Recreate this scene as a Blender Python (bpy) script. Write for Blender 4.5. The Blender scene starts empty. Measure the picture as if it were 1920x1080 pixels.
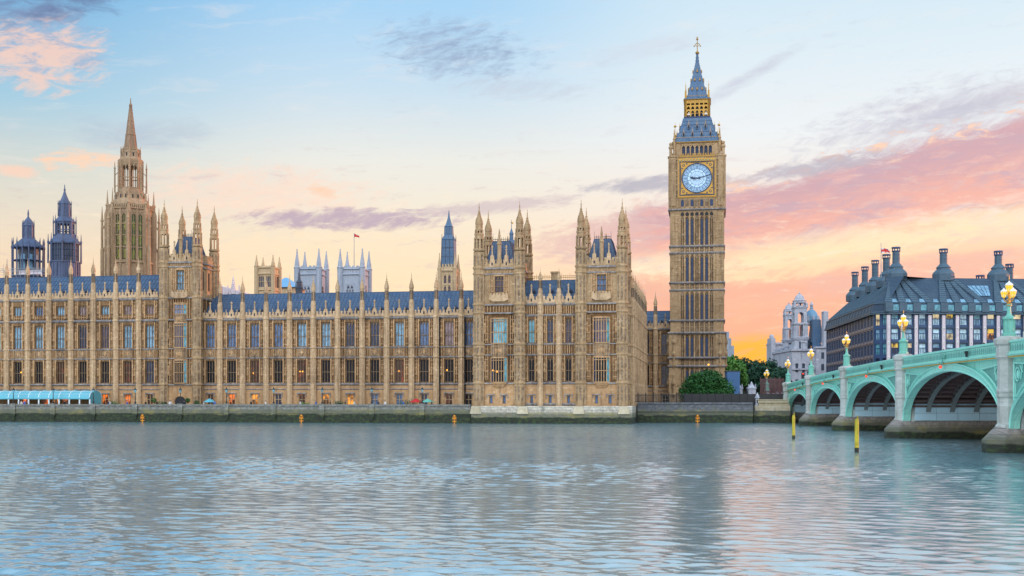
import bpy, bmesh, math, random
from math import sin, cos, tan, pi, radians, atan, atan2, sqrt
from mathutils import Vector, Matrix, noise as mnoise

# ------------------------------------------------------------------ camera
SC = bpy.context.scene
COL = SC.collection
F, TH, ZC, VH = 2200.0, atan(376 / 2200.0), 4.75, 751.0   # focal length in photo pixels, yaw, eye height, horizon row
TT = tan(TH)
cam_data = bpy.data.cameras.new("camera")
cam = bpy.data.objects.new("camera", cam_data)
COL.objects.link(cam)
cam.location = (0, 0, ZC)
cam.rotation_euler = (pi / 2, 0, TH)
cam_data.sensor_width = 36
cam_data.lens = 36 * F / 1920
cam_data.shift_y = (VH - 540) / 1920
cam_data.clip_start = 0.5
cam_data.clip_end = 20000
SC.camera = cam
SC.view_settings.view_transform = 'Standard'
SC.view_settings.look = 'None'
SC.view_settings.exposure = 0.0
SC.view_settings.gamma = 1.0
SC.cycles.use_denoising = True
SC.cycles.max_bounces = 6
SC.cycles.sample_clamp_indirect = 6.0

def srgb(r, g, b, k=1.0):
    f = lambda c: ((c / 255 + 0.055) / 1.055) ** 2.4 if c / 255 > 0.04045 else c / 255 / 12.92
    return (f(r) * k, f(g) * k, f(b) * k, 1.0)

# ------------------------------------------------------------------ node arithmetic
class N:
    """A tiny wrapper: arithmetic on node sockets."""
    def __init__(s, nt, sock): s.nt, s.s = nt, sock
    def _m(s, op, *o, clamp=False):
        n = s.nt.nodes.new('ShaderNodeMath'); n.operation = op; n.use_clamp = clamp
        for i, a in enumerate((s,) + o):
            if isinstance(a, N): s.nt.links.new(a.s, n.inputs[i])
            else: n.inputs[i].default_value = a
        return N(s.nt, n.outputs[0])
    def __add__(s, o): return s._m('ADD', o)
    __radd__ = __add__
    def __sub__(s, o): return s._m('SUBTRACT', o)
    def __mul__(s, o): return s._m('MULTIPLY', o)
    __rmul__ = __mul__
    def __truediv__(s, o): return s._m('DIVIDE', o)
    def __neg__(s): return s * -1.0
    def sq(s): return s * s
    def smooth(s, a, b, lo=0.0, hi=1.0):
        n = s.nt.nodes.new('ShaderNodeMapRange'); n.interpolation_type = 'SMOOTHSTEP'
        s.nt.links.new(s.s, n.inputs['Value'])
        n.inputs['From Min'].default_value = a; n.inputs['From Max'].default_value = b
        n.inputs['To Min'].default_value = lo; n.inputs['To Max'].default_value = hi
        return N(s.nt, n.outputs[0])
    def ramp(s, stops):
        n = s.nt.nodes.new('ShaderNodeValToRGB'); e = n.color_ramp.elements
        while len(e) > 1: e.remove(e[-1])
        e[0].position, e[0].color = stops[0]
        for p, c in stops[1:]:
            q = e.new(p); q.color = c
        s.nt.links.new(s.s, n.inputs[0])
        return N(s.nt, n.outputs[0])

def mixc(nt, fac, a, b, mode='MIX'):
    n = nt.nodes.new('ShaderNodeMix'); n.data_type = 'RGBA'; n.blend_type = mode
    for i, v in ((0, fac), (6, a), (7, b)):
        if isinstance(v, N): nt.links.new(v.s, n.inputs[i])
        else: n.inputs[i].default_value = v
    return N(nt, n.outputs[2])

def combine(nt, x, y, z=0.0):
    n = nt.nodes.new('ShaderNodeCombineXYZ')
    for i, v in enumerate((x, y, z)):
        if isinstance(v, N): nt.links.new(v.s, n.inputs[i])
        else: n.inputs[i].default_value = v
    return N(nt, n.outputs[0])

def noise(nt, vec, scale=1.0, detail=4.0, rough=0.55, dist=0.0):
    n = nt.nodes.new('ShaderNodeTexNoise')
    n.inputs['Scale'].default_value = scale; n.inputs['Detail'].default_value = detail
    n.inputs['Roughness'].default_value = rough; n.inputs['Distortion'].default_value = dist
    if vec is not None: nt.links.new(vec.s, n.inputs['Vector'])
    return N(nt, n.outputs[0])

def separate(nt, vec):
    n = nt.nodes.new('ShaderNodeSeparateXYZ'); nt.links.new(vec.s, n.inputs[0])
    return [N(nt, o) for o in n.outputs]

# ------------------------------------------------------------------ sky: low sun in the north-west, broken evening cloud
SUN_AZ, SUN_EL = radians(52), radians(4.5)        # azimuth from +Y towards +X
world = bpy.data.worlds.new("World"); SC.world = world
world.use_nodes = True
def build_sky():
    nt = world.node_tree; nt.nodes.clear()
    out = nt.nodes.new('ShaderNodeOutputWorld'); bg = nt.nodes.new('ShaderNodeBackground')
    nt.links.new(bg.outputs[0], out.inputs[0])
    tc = nt.nodes.new('ShaderNodeTexCoord')
    x, y, z = separate(nt, N(nt, tc.outputs['Generated']))
    p = x._m('ARCTAN2', y) * 57.29578
    q = z._m('ARCSINE') * 57.29578
    qq = q._m('MULTIPLY', 1 / 60.0, clamp=True)
    S = lambda el: max(0.0, el / 60.0)
    left = qq.ramp([(S(0), srgb(250, 206, 160)), (S(4.5), srgb(250, 210, 168)), (S(7.5), srgb(236, 216, 192)), (S(10.5), srgb(212, 214, 206)),
                    (S(13.5), srgb(160, 200, 222)), (S(18.5), srgb(112, 176, 222)), (S(30), srgb(150, 196, 226)), (1, srgb(150, 190, 222))])
    mid = qq.ramp([(S(0), srgb(252, 206, 150)), (S(5), srgb(251, 216, 174)), (S(8), srgb(246, 226, 200)), (S(11.5), srgb(233, 231, 224)),
                   (S(15), srgb(196, 219, 236)), (S(18.5), srgb(166, 208, 240)), (S(30), srgb(178, 212, 234)), (1, srgb(150, 192, 226))])
    right = qq.ramp([(S(0), srgb(255, 178, 88)), (S(1.6), srgb(255, 178, 110)), (S(2.8), srgb(252, 172, 136)), (S(5.2), srgb(246, 180, 156)), (S(7), srgb(252, 206, 172)),
                     (S(9), srgb(246, 226, 212)), (S(12.5), srgb(234, 236, 238)), (S(18.5), srgb(206, 227, 240)), (S(30), srgb(198, 220, 236)), (1, srgb(152, 194, 228))])
    c = mixc(nt, p.smooth(-34, -17), left, mid)
    c = mixc(nt, p.smooth(-13, 1), c, right)
    # cloud texture: streaks that lie along the horizon, warped
    nv = combine(nt, p * 0.16, q * 0.55)
    warp = noise(nt, nv, 1.4, 3) - 0.5
    nvw = combine(nt, p * 0.16 + warp * 0.5, q * 0.55 + warp * 0.9 - p * 0.02)
    n1 = noise(nt, nvw, 2.6, 9, 0.64)
    n2 = noise(nt, combine(nt, p * 0.42 + 7.3 + warp, q * 1.25 + warp * 1.6 - p * 0.16), 2.2, 9, 0.66)
    n3 = noise(nt, combine(nt, p * 0.09 + 3.1, q * 0.6 - p * 0.06 + warp), 2.6, 8, 0.64)
    def blob(p0, q0, sp, sq_, slope=0.0):
        dp = p - p0
        dq = q - q0 - dp * slope
        return ((dp / sp).sq() + (dq / sq_).sq()) * -1.0 + 1.0
    def cloud(c, p0, q0, sp, sq_, col, op, slope=0.0, n=n1, soft=0.35, amt=3.2, bias=0.0):
        b = blob(p0, q0, sp, sq_, slope)._m('MAXIMUM', -2.5) + (n - 0.5) * amt + bias
        return mixc(nt, b.smooth(0.0, soft * 2) * op, c, col)
    # thin high veils
    c = mixc(nt, n3.smooth(0.5, 0.78) * q.smooth(6, 10) * 0.35, c, srgb(238, 228, 224))
    c = mixc(nt, n1.smooth(0.55, 0.8) * q.smooth(13, 9) * 0.4, c, srgb(250, 226, 204))
    # pale lit streaks over the peach band
    c = cloud(c, -19, 5.5, 12, 3.4, srgb(253, 226, 190), 0.7, n=n2, soft=0.6)
    c = cloud(c, -22, 9.8, 7, 1.6, srgb(252, 216, 196), 0.65, 0.0, n=n2, soft=0.6)
    c = cloud(c, -3.0, 6.6, 3.4, 0.8, srgb(255, 238, 206), 0.85, n=n2, soft=0.6)
    # grey-lilac veil above the bank on the far right
    c = cloud(c, 9.5, 12.6, 7.0, 2.0, srgb(194, 190, 206), 0.9, 0.16, n=n2, soft=0.9, amt=3.6)
    # salmon sky under the bank, then the cream break that climbs to the right, then the dusty pink bank itself
    c = mixc(nt, (q - p * .03).smooth(6.6, 5.0) * q.smooth(1.2, 3.2) * p.smooth(-6.5, -2) * n3.smooth(.3, .6) * .75, c, srgb(243, 168, 146))
    c = cloud(c, 6.5, 7.25, 10, 1.0, srgb(254, 224, 184), 0.95, 0.15, n=n2, soft=0.5, amt=3.6)
    c = cloud(c, 4.0, 6.2, 7, 0.5, srgb(255, 214, 172), 0.75, 0.12, n=n2, soft=0.5, amt=3.6)
    c = cloud(c, 9.0, 5.9, 8, 0.8, srgb(236, 176, 162), 0.8, 0.12, n=n1, soft=0.5, amt=3.0)
    top = q - (p * 0.2 + 10.0) + (n1 - 0.5) * -2.4 + (n2 - 0.5) * -1.5
    low = q - (p * 0.11 + 7.1) + (n1 - 0.5) * 1.6 + (n2 - .5) * 1.6
    bank = top.smooth(0.35, -0.7) * low.smooth(-0.5, 0.9) * p.smooth(-7.5, -2.8)
    bankcol = mixc(nt, (q + (n2 - 0.5) * 2.6 - p * 0.15).smooth(7.3, 9.6), srgb(240, 168, 154), srgb(203, 154, 166))
    bankcol = mixc(nt, n3.smooth(0.48, 0.62) * 0.7, bankcol, srgb(192, 156, 176))
    bankcol = mixc(nt, n1.smooth(0.52, 0.68) * 0.6, bankcol, srgb(238, 178, 168))
    c = mixc(nt, bank * 0.95, c, bankcol)
    rim = top.smooth(-0.9, -0.2) * top.smooth(0.5, 0.0) * p.smooth(-3, 2)
    c = mixc(nt, rim * n2.smooth(0.5, 0.6), c, srgb(255, 208, 178))
    c = cloud(c, -3.2, 5.1, 4.5, 0.8, srgb(238, 172, 152), 0.75, 0.0, n=n1, soft=0.5)
    c = cloud(c, -5.5, 7.8, 4.0, 1.2, srgb(226, 182, 178), 0.75, 0.1, n=n2, soft=0.5)
    # broken veils: small pale and mauve scraps over the whole lower sky
    n4 = noise(nt, combine(nt, p * 0.5 + warp * 2.0, q * 1.9 + warp), 1.0, 6, 0.68)
    c = mixc(nt, n4.smooth(0.54, 0.74) * q.smooth(2.5, 5) * q.smooth(15, 9) * 0.55, c, srgb(214, 188, 190))
    c = mixc(nt, n4.smooth(0.46, 0.28) * q.smooth(2.5, 5) * q.smooth(13, 8) * 0.55, c, srgb(255, 232, 206))
    c = mixc(nt, n4.smooth(0.55, 0.78) * q.smooth(12, 15) * p.smooth(-22, -14) * 0.45, c, srgb(196, 206, 222))
    # yellow glow low by the tower
    c = mixc(nt, blob(2.2, 1.9, 3.4, 1.5).smooth(0, .8) * n2.smooth(0.3, 0.52) * 0.95, c, srgb(255, 178, 48))
    # separate clouds
    c = cloud(c, -12.4, 16.6, 4.6, 1.6, srgb(142, 158, 190), 0.85, -0.08, n=n2, soft=0.9, amt=4.0)
    c = cloud(c, -9.5, 14.9, 4.6, 0.7, srgb(196, 202, 216), 0.6, -0.05, n=n2, soft=0.8)
    c = cloud(c, -17.6, 8.7, 6.2, 0.62, srgb(188, 164, 182), 0.92, 0.02, n=n2, soft=0.5, amt=3.0)
    c = cloud(c, -10.5, 9.4, 5.0, 0.45, srgb(204, 182, 190), 0.7, 0.09, n=n2, soft=0.5, amt=2.6)
    c = cloud(c, -2.6, 10.4, 4.2, 0.5, srgb(176, 170, 186), 0.85, 0.05, n=n2, soft=0.5, amt=2.4)
    c = cloud(c, 4.8, 10.9, 4.5, 0.5, srgb(180, 172, 188), 0.8, 0.12, n=n2, soft=0.5, amt=2.6)
    c = cloud(c, 12.5, 13.2, 5.5, 1.2, srgb(196, 190, 204), 0.7, 0.14, n=n1, soft=0.8, amt=2.6)
    c = cloud(c, 1.5, 15.0, 3.6, 0.5, srgb(196, 198, 214), 0.75, 0.5, n=n2, soft=0.8, amt=2.2)
    c = cloud(c, -3.0, 16.6, 4.0, 0.6, srgb(206, 210, 224), 0.6, 0.16, n=n2, soft=0.8, amt=2.2)
    c = cloud(c, -27.0, 12.2, 3.8, 1.0, srgb(172, 186, 206), 0.75, 0.05, n=n1, soft=0.8, amt=2.4)
    c = cloud(c, -29.6, 11.0, 2.2, 0.6, srgb(254, 210, 178), 0.9, 0.1, n=n4, soft=0.6, amt=6.5)
    c = cloud(c, -32.6, 10.2, 1.2, 0.35, srgb(252, 208, 184), 0.8, 0.0, n=n2, soft=0.5, amt=1.8)
    c = cloud(c, -18.9, 10.0, 0.9, 0.35, srgb(252, 206, 176), 0.9, -0.2, n=n2, soft=0.5, amt=1.6)
    c = cloud(c, -31.8, 16.0, 3.4, 2.2, srgb(150, 172, 204), 0.8, 0.0, n=n1, soft=0.6, amt=3.0)
    c = cloud(c, -31.6, 15.2, 3.2, 1.8, srgb(246, 206, 188), 0.85, 0.1, n=n2, soft=0.6, amt=4.2)
    c = cloud(c, -31.8, 18.1, 5.4, 1.9, srgb(102, 120, 162), 0.95, 0.12, n=n1, soft=0.6, amt=3.0)
    c = cloud(c, 11, 13.0, 3.5, 0.35, srgb(190, 190, 206), 0.6, 0.12, n=n2, soft=0.6, amt=2.4)
    hi = z.smooth(.36, .62, 1.0, 1.35)
    c = mixc(nt, 1.0, c, combine(nt, hi, hi, hi), 'MULTIPLY')
    # the physical sky behind, and the brighter open sky in the east that lights the river fronts
    sky = nt.nodes.new('ShaderNodeTexSky'); sky.sky_type = 'NISHITA'; sky.sun_disc = False
    sky.sun_elevation = SUN_EL; sky.sun_rotation = SUN_AZ
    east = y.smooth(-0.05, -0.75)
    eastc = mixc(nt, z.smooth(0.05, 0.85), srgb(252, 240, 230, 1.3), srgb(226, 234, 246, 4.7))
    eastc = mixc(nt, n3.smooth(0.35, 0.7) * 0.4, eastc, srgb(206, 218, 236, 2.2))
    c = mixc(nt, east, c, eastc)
    c = mixc(nt, z.smooth(-0.02, -0.12), c, srgb(90, 110, 115))
    c = mixc(nt, 0.03, c, N(nt, sky.outputs[0]), 'ADD')
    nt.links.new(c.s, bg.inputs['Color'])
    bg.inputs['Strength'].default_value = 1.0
build_sky()

sun_data = bpy.data.lights.new("sun", 'SUN'); sun = bpy.data.objects.new("sun", sun_data); COL.objects.link(sun)
sun_data.energy = 3.4; sun_data.angle = radians(0.6); sun_data.color = (1.0, 0.40, 0.24)
sd = Vector((sin(SUN_AZ) * cos(SUN_EL), cos(SUN_AZ) * cos(SUN_EL), sin(SUN_EL)))
sun.rotation_euler = (-sd).to_track_quat('-Z', 'Y').to_euler()
sun.location = (200, 200, 200)

# ------------------------------------------------------------------ pixel geometry of the photograph -> metres
FW = Vector((-sin(TH), cos(TH))); RT = Vector((cos(TH), sin(TH)))
def X(u, Y):
    t = (u - 960) / F
    return Y * (t - TT) / (1 + t * TT)
def dep(x, y): return y * cos(TH) - x * sin(TH)
def Zh(v, x, y): return ZC + (VH - v) * dep(x, y) / F
def pt(u, v, d):
    w = RT * ((u - 960) / F * d) + FW * d
    return Vector((w.x, w.y, ZC + (VH - v) * d / F))

# ------------------------------------------------------------------ materials
MAT = {}
def new_mat(name):
    m = bpy.data.materials.new(name); m.use_nodes = True
    nt = m.node_tree; b = nt.nodes['Principled BSDF']
    MAT[name] = m
    return m, nt, b
def world_pos(nt):
    g = nt.nodes.new('ShaderNodeNewGeometry'); return N(nt, g.outputs['Position'])
def bump(nt, b, h, strength=0.3, dist=0.1):
    n = nt.nodes.new('ShaderNodeBump'); n.inputs['Strength'].default_value = strength; n.inputs['Distance'].default_value = dist
    nt.links.new(h.s, n.inputs['Height']); nt.links.new(n.outputs[0], b.inputs['Normal'])
def stone(name, base, dark, light, stain=0.5, course=0.45, blotch=1.0, rough=0.9, streak=0.6):
    """Weathered ashlar: mottled blocks, soot streaks running down, worn pale blocks."""
    m, nt, b = new_mat(name)
    P = world_pos(nt); x, y, z = separate(nt, P)
    h = x + y * 0.77
    big = noise(nt, combine(nt, h * 0.22, z * 0.16, y * 0.2), 1.0, 5, 0.6)
    fine = noise(nt, combine(nt, h * 1.7, z * 1.7, y), 1.0, 4, 0.7)
    run = noise(nt, combine(nt, h * 1.5, z * 0.16, y * 1.3), 1.0, 4, 0.6)
    blk = nt.nodes.new('ShaderNodeTexBrick')
    nt.links.new(combine(nt, h, z).s, blk.inputs['Vector'])
    blk.inputs['Scale'].default_value = 1.0; blk.inputs['Brick Width'].default_value = course * 2.1; blk.inputs['Row Height'].default_value = course
    blk.inputs['Mortar Size'].default_value = 0.025; blk.inputs['Color1'].default_value = (0.2, 0.2, 0.2, 1); blk.inputs['Color2'].default_value = (0.8, 0.8, 0.8, 1)
    blk.inputs['Mortar'].default_value = (0.1, 0.1, 0.1, 1)
    bw = N(nt, blk.outputs['Color'])
    c = mixc(nt, fine.smooth(0.3, 0.75) * blotch, base, light)
    c = mixc(nt, bw * 0.35, mixc(nt, 0.35, c, dark), c)
    c = mixc(nt, run.smooth(0.5, 0.72) * streak, c, dark)
    c = mixc(nt, bw.smooth(.72, .8) * fine.smooth(.4, .6) * .5, c, light)
    c = mixc(nt, big.smooth(0.5, 0.75) * stain, c, dark)
    zone = noise(nt, combine(nt, h * .045, z * .06), 1.0, 3, .55)
    c = mixc(nt, zone.smooth(.42, .68) * stain * .55, c, dark)
    nt.links.new(c.s, b.inputs['Base Color'])
    b.inputs['Roughness'].default_value = rough; b.inputs['Specular IOR Level'].default_value = 0.25
    bump(nt, b, fine + N(nt, blk.outputs['Fac']) * -0.5, 0.5, 0.08)
    return m
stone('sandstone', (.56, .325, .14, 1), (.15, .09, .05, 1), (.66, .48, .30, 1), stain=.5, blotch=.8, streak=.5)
stone('wall_stone', (.185, .092, .036, 1), (.026, .015, .009, 1), (.38, .24, .12, 1), stain=.65, blotch=.7, streak=.8, course=.35)  # dirty wall stone, darkened further to stand in for shade behind the tracery
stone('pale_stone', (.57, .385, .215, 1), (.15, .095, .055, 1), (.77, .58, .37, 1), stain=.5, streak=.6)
stone('string_stone', (.26, .235, .22, 1), (.05, .05, .065, 1), (.52, .48, .44, 1), stain=.5)
stone('carved_stone', (.24, .155, .09, 1), (.045, .03, .022, 1), (.56, .44, .30, 1), stain=.5, course=.3)
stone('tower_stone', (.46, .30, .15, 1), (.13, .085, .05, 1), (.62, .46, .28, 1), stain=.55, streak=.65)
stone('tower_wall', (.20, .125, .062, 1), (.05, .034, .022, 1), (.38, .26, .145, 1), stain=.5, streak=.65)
stone('frame_stone', (.24, .165, .10, 1), (.08, .055, .035, 1), (.38, .27, .17, 1), stain=.3, streak=.3)
stone('spire_stone', (.47, .32, .17, 1), (.17, .12, .085, 1), (.58, .43, .29, 1), stain=.4)
stone('church_stone', (.55, .41, .24, 1), (.28, .20, .12, 1), (.66, .52, .34, 1), stain=.3)
stone('fleche_stone', (.33, .22, .14, 1), (.12, .08, .06, 1), (.44, .31, .20, 1), stain=.4)
stone('abbey_stone', (.36, .42, .50, 1), (.20, .25, .33, 1), (.50, .54, .60, 1), stain=.35)  # bluish cast of skylit shade is mixed into the pale limestone colour
stone('portland_stone', (.46, .50, .58, 1), (.20, .23, .30, 1), (.66, .68, .72, 1), stain=.45, course=.6)
stone('pier_granite', (.46, .52, .50, 1), (.20, .20, .17, 1), (.62, .67, .65, 1), stain=.5, course=.7, streak=.7)
stone('plinth_stone', (.54, .46, .31, 1), (.26, .24, .17, 1), (.64, .60, .46, 1), stain=.4, course=.6)
stone('pink_stone', (.70, .64, .69, 1), (.42, .37, .42, 1), (.80, .75, .79, 1), stain=.2)

def tide_mat(name, base, light, lo=1.6, hi=2.6):
    """River wall stone: pale above, algae and black weed below the high-water line (a mark of the tide, with its own ragged edge)."""
    m, nt, b = new_mat(name)
    x, y, z = separate(nt, world_pos(nt))
    h = x + y
    nn = noise(nt, combine(nt, h * 0.3, z * 0.8), 1.0, 5, 0.65)
    n2 = noise(nt, combine(nt, h * 1.3, z * 1.8), 1.0, 4, 0.65)
    st = noise(nt, combine(nt, h * 0.9, z * 0.12), 1.0, 4, 0.6)
    blk = nt.nodes.new('ShaderNodeTexBrick'); nt.links.new(combine(nt, h, z).s, blk.inputs['Vector'])
    blk.inputs['Scale'].default_value = 1.0; blk.inputs['Brick Width'].default_value = 1.5; blk.inputs['Row Height'].default_value = .55
    blk.inputs['Mortar Size'].default_value = .03
    c = mixc(nt, n2.smooth(.35, .7), base, light)
    c = mixc(nt, N(nt, blk.outputs['Fac']) * .6, c, (.05, .05, .04, 1))
    c = mixc(nt, st.smooth(.52, .7) * .7, c, (.10, .115, .10, 1))
    zz = z + (nn - .5) * 1.3
    c = mixc(nt, zz.smooth(hi + .5, hi - .1) * .8, c, (.09, .10, .06, 1))
    c = mixc(nt, (nn.smooth(.5, .62) * zz.smooth(hi + .9, hi + .2)) * .6, c, (.22, .20, .06, 1))
    c = mixc(nt, zz.smooth(lo + .25, lo - .1), c, mixc(nt, n2.smooth(.45, .65), (.012, .017, .010, 1), (.03, .06, .014, 1)))
    nt.links.new(c.s, b.inputs['Base Color']); b.inputs['Roughness'].default_value = .75
    bump(nt, b, n2, .6, .15)
    return m
tide_mat('river_wall_stone', (.13, .135, .125, 1), (.25, .26, .235, 1), 1.75, 2.6)
tide_mat('bank_wall_stone', (.075, .085, .10, 1), (.15, .165, .185, 1), 1.5, 2.4)
tide_mat('pavilion_foot_stone', (.34, .32, .26, 1), (.54, .52, .44, 1), 1.2, 2.0)
tide_mat('pier_foot_stone', (.19, .175, .16, 1), (.34, .31, .29, 1), .7, 1.3)

def flat(name, col, rough=.6, metal=0.0, vary=.25, scale=.8, spec=.4):
    m, nt, b = new_mat(name)
    n = noise(nt, world_pos(nt), scale, 5, .6)
    c = mixc(nt, n.smooth(.3, .75) * vary, col, tuple(v * .45 for v in col[:3]) + (1,))
    nt.links.new(c.s, b.inputs['Base Color'])
    b.inputs['Roughness'].default_value = rough; b.inputs['Metallic'].default_value = metal; b.inputs['Specular IOR Level'].default_value = spec
    return m
flat('roof_iron', (.042, .088, .168, 1), .55, .0, .7, .35, .35)
flat('roof_iron_dark', (.03, .06, .13, 1), .5, 0, .4)
flat('spire_iron', (.045, .125, .26, 1), .5, 0, .5, .7, .4)
flat('vent_lead', (.075, .105, .19, 1), .5, 0, .5, .6)
flat('pale_roof', (.16, .36, .58, 1), .4, 0, .2)
flat('dome_copper', (.16, .34, .50, 1), .5, 0, .4)
flat('gilding', (.52, .30, .06, 1), .35, .35, .35, 1.5)
flat('gilt_dark', (.38, .22, .05, 1), .4, .2, .5, 2.0)
flat('iron_black', (.015, .018, .022, 1), .5, 0, .2)
flat('dark_void', (.018, .02, .026, 1), .7, 0, .1)
flat('blue_louvre', (.02, .045, .11, 1), .5, 0, .3)
flat('dial_glass', (.50, .72, .92, 1), .25, 0, .12, 1.0)
flat('dial_ring', (.28, .46, .66, 1), .3, 0, .15, 2.0)
flat('dial_ink', (.02, .045, .10, 1), .4, 0, .1)
flat('bridge_green', (.25, .68, .59, 1), .45, 0, .35, .5)
flat('bridge_green_dark', (.13, .38, .33, 1), .5, 0, .35, .8)
flat('bridge_gold', (.55, .36, .05, 1), .4, .2, .4, 3)
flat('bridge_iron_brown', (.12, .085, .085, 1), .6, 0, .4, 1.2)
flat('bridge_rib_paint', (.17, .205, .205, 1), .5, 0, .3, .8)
flat('hoarding_panel', (.46, .72, .84, 1), .5, 0, .2, .4)
flat('lamp_green', (.12, .40, .32, 1), .4, 0, .3, 2)
flat('tent_canvas', (.11, .42, .52, 1), .55, 0, .2, .4)
flat('tent_frame', (.70, .82, .88, 1), .5, 0, .1)
flat('post_yellow', (.50, .42, .03, 1), .6, 0, .8, 1.6)
flat('mark_orange', (.60, .22, .01, 1), .5, 0, .3, 2)
flat('slate_dark', (.055, .075, .11, 1), .5, 0, .5, .5)
flat('ph_bronze', (.04, .085, .19, 1), .35, .0, .3, .4)
flat('ph_roof', (.034, .064, .108, 1), .6, 0, .35, .6, .25)
flat('ph_duct', (.075, .13, .18, 1), .5, 0, .4, .9, .3)
flat('white_paint', (.78, .78, .76, 1), .4, 0, .1)
flat('red_paint', (.6, .03, .02, 1), .5, 0, .1)
flat('scaffold_steel', (.30, .34, .40, 1), .4, .4, .2)
flat('bark', (.06, .045, .03, 1), .9, 0, .5, 2)
flat('tarmac', (.05, .05, .052, 1), .9, 0, .3)
flat('paving', (.24, .22, .19, 1), .9, 0, .4)
flat('blue_hoarding', (.06, .16, .34, 1), .5, 0, .2, .3)
flat('rust_fence', (.13, .065, .07, 1), .7, 0, .4)
flat('flag_blue', (.03, .05, .25, 1), .8, 0, .1)

def worn(name, col, alt, stain, plate=(.9, 1.3), rough=.5, spec=.35, run=.5):
    """Weathered metal: plates that differ a little, dull patches and stains that have run down."""
    m = bpy.data.materials.get(name) or new_mat(name)[0]; nt = m.node_tree; b = nt.nodes['Principled BSDF']
    x, y, z = separate(nt, world_pos(nt)); h = x + y * .7
    blk = nt.nodes.new('ShaderNodeTexBrick'); nt.links.new(combine(nt, h, z).s, blk.inputs['Vector'])
    blk.inputs['Scale'].default_value = 1.0; blk.inputs['Brick Width'].default_value = plate[0]; blk.inputs['Row Height'].default_value = plate[1]; blk.inputs['Mortar Size'].default_value = .03
    blk.inputs['Color1'].default_value = (0, 0, 0, 1); blk.inputs['Color2'].default_value = (1, 1, 1, 1); blk.inputs['Mortar'].default_value = (.5, .5, .5, 1)
    big = noise(nt, combine(nt, h * .18, z * .3), 1.0, 5, .65); dr = noise(nt, combine(nt, h * 1.6, z * .22), 1.0, 5, .65); sp = noise(nt, combine(nt, h * 2.2, z * 2.2), 1.0, 4, .7)
    c = mixc(nt, N(nt, blk.outputs['Color']) * .45 + big.smooth(.35, .7) * .5, col, alt)
    c = mixc(nt, N(nt, blk.outputs['Fac']) * .55, c, stain)
    c = mixc(nt, dr.smooth(.5, .72) * run, c, stain)
    c = mixc(nt, (sp.smooth(.6, .75) * big.smooth(.45, .65)) * run, c, stain)
    nt.links.new(c.s, b.inputs['Base Color']); b.inputs['Roughness'].default_value = rough; b.inputs['Specular IOR Level'].default_value = spec
worn('roof_iron', (.045, .095, .185, 1), (.085, .125, .185, 1), (.022, .034, .055, 1), (.85, 1.1), .55, .35, .6)  # grey iron; the blue sky it mirrors is put into its colour
worn('spire_iron', (.05, .125, .245, 1), (.10, .165, .245, 1), (.03, .05, .085, 1), (.8, 1.0), .5, .4, .5)
worn('ph_roof', (.032, .062, .108, 1), (.055, .088, .13, 1), (.016, .026, .04, 1), (1.2, .8), .55, .3, .4)
worn('bridge_green', (.25, .68, .59, 1), (.33, .72, .60, 1), (.15, .36, .30, 1), (2.6, 5.0), .5, .4, .55)
worn('lamp_green', (.13, .42, .34, 1), (.16, .46, .38, 1), (.06, .20, .17, 1), (3, 3), .45, .4, .4)
def cloth(name, col): flat(name, col, .85, 0, .2, 4)
cloth('cloth_navy', (.02, .03, .08, 1)); cloth('cloth_white', (.7, .7, .7, 1)); cloth('cloth_red', (.5, .03, .03, 1))
cloth('cloth_blue', (.05, .15, .5, 1)); cloth('cloth_black', (.015, .015, .015, 1)); cloth('skin_tone', (.45, .26, .18, 1)); cloth('hair_brown', (.03, .018, .01, 1))

def glass(name, col, rough=.12, spec=.5):
    m, nt, b = new_mat(name)
    x, y, z = separate(nt, world_pos(nt))
    n = noise(nt, combine(nt, x * .9 + y, z * .7), 1.0, 3, .6)
    c = mixc(nt, n.smooth(.35, .7), col, tuple(v * .45 for v in col[:3]) + (1,))
    nt.links.new(c.s, b.inputs['Base Color'])
    b.inputs['Roughness'].default_value = rough; b.inputs['Specular IOR Level'].default_value = spec
    bump(nt, b, n, .12, .3)
    return m
glass('pane_bright', (.58, .86, .98, 1)); glass('pane_sky', (.22, .42, .58, 1)); glass('pane_blue', (.10, .19, .36, 1)); glass('pane_navy', (.035, .055, .115, 1)); glass('pane_dark', (.010, .013, .020, 1), .2, .2)  # blue and pale panes carry the reflected sky in their base colour
glass('pane_violet', (.085, .07, .11, 1)); glass('pane_teal', (.14, .42, .52, 1)); glass('pane_pink', (.30, .22, .24, 1)); glass('pane_green', (.06, .12, .03, 1)); glass('pane_leaf', (.42, .52, .04, 1))
def lit(name, col, strength, spread=.5, dark=(.03, .014, .008, 1)):
    """A window with lamps on behind it: patches of warm light, the rest dark room."""
    m, nt, b = new_mat(name)
    x, y, z = separate(nt, world_pos(nt))
    n = noise(nt, combine(nt, x * .8 + y * .6, z * .6), 1.0, 2, .5)
    b.inputs['Base Color'].default_value = dark; b.inputs['Roughness'].default_value = .15
    e = n.smooth(spread - .12, spread + .18)
    c = mixc(nt, e, tuple(v * .04 for v in col[:3]) + (1,), col)
    nt.links.new(c.s, b.inputs['Emission Color']); b.inputs['Emission Strength'].default_value = strength
    return m
lit('room_orange', (1.0, .20, .02, 1), 1.3, .52); lit('room_amber', (1.0, .36, .04, 1), 1.4, .5); lit('room_red', (.7, .09, .02, 1), .4, .62)
lit('office_yellow', (1.0, .66, .08, 1), .8, .42); lit('office_pale', (.95, .78, .45, 1), .75, .35)
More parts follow.
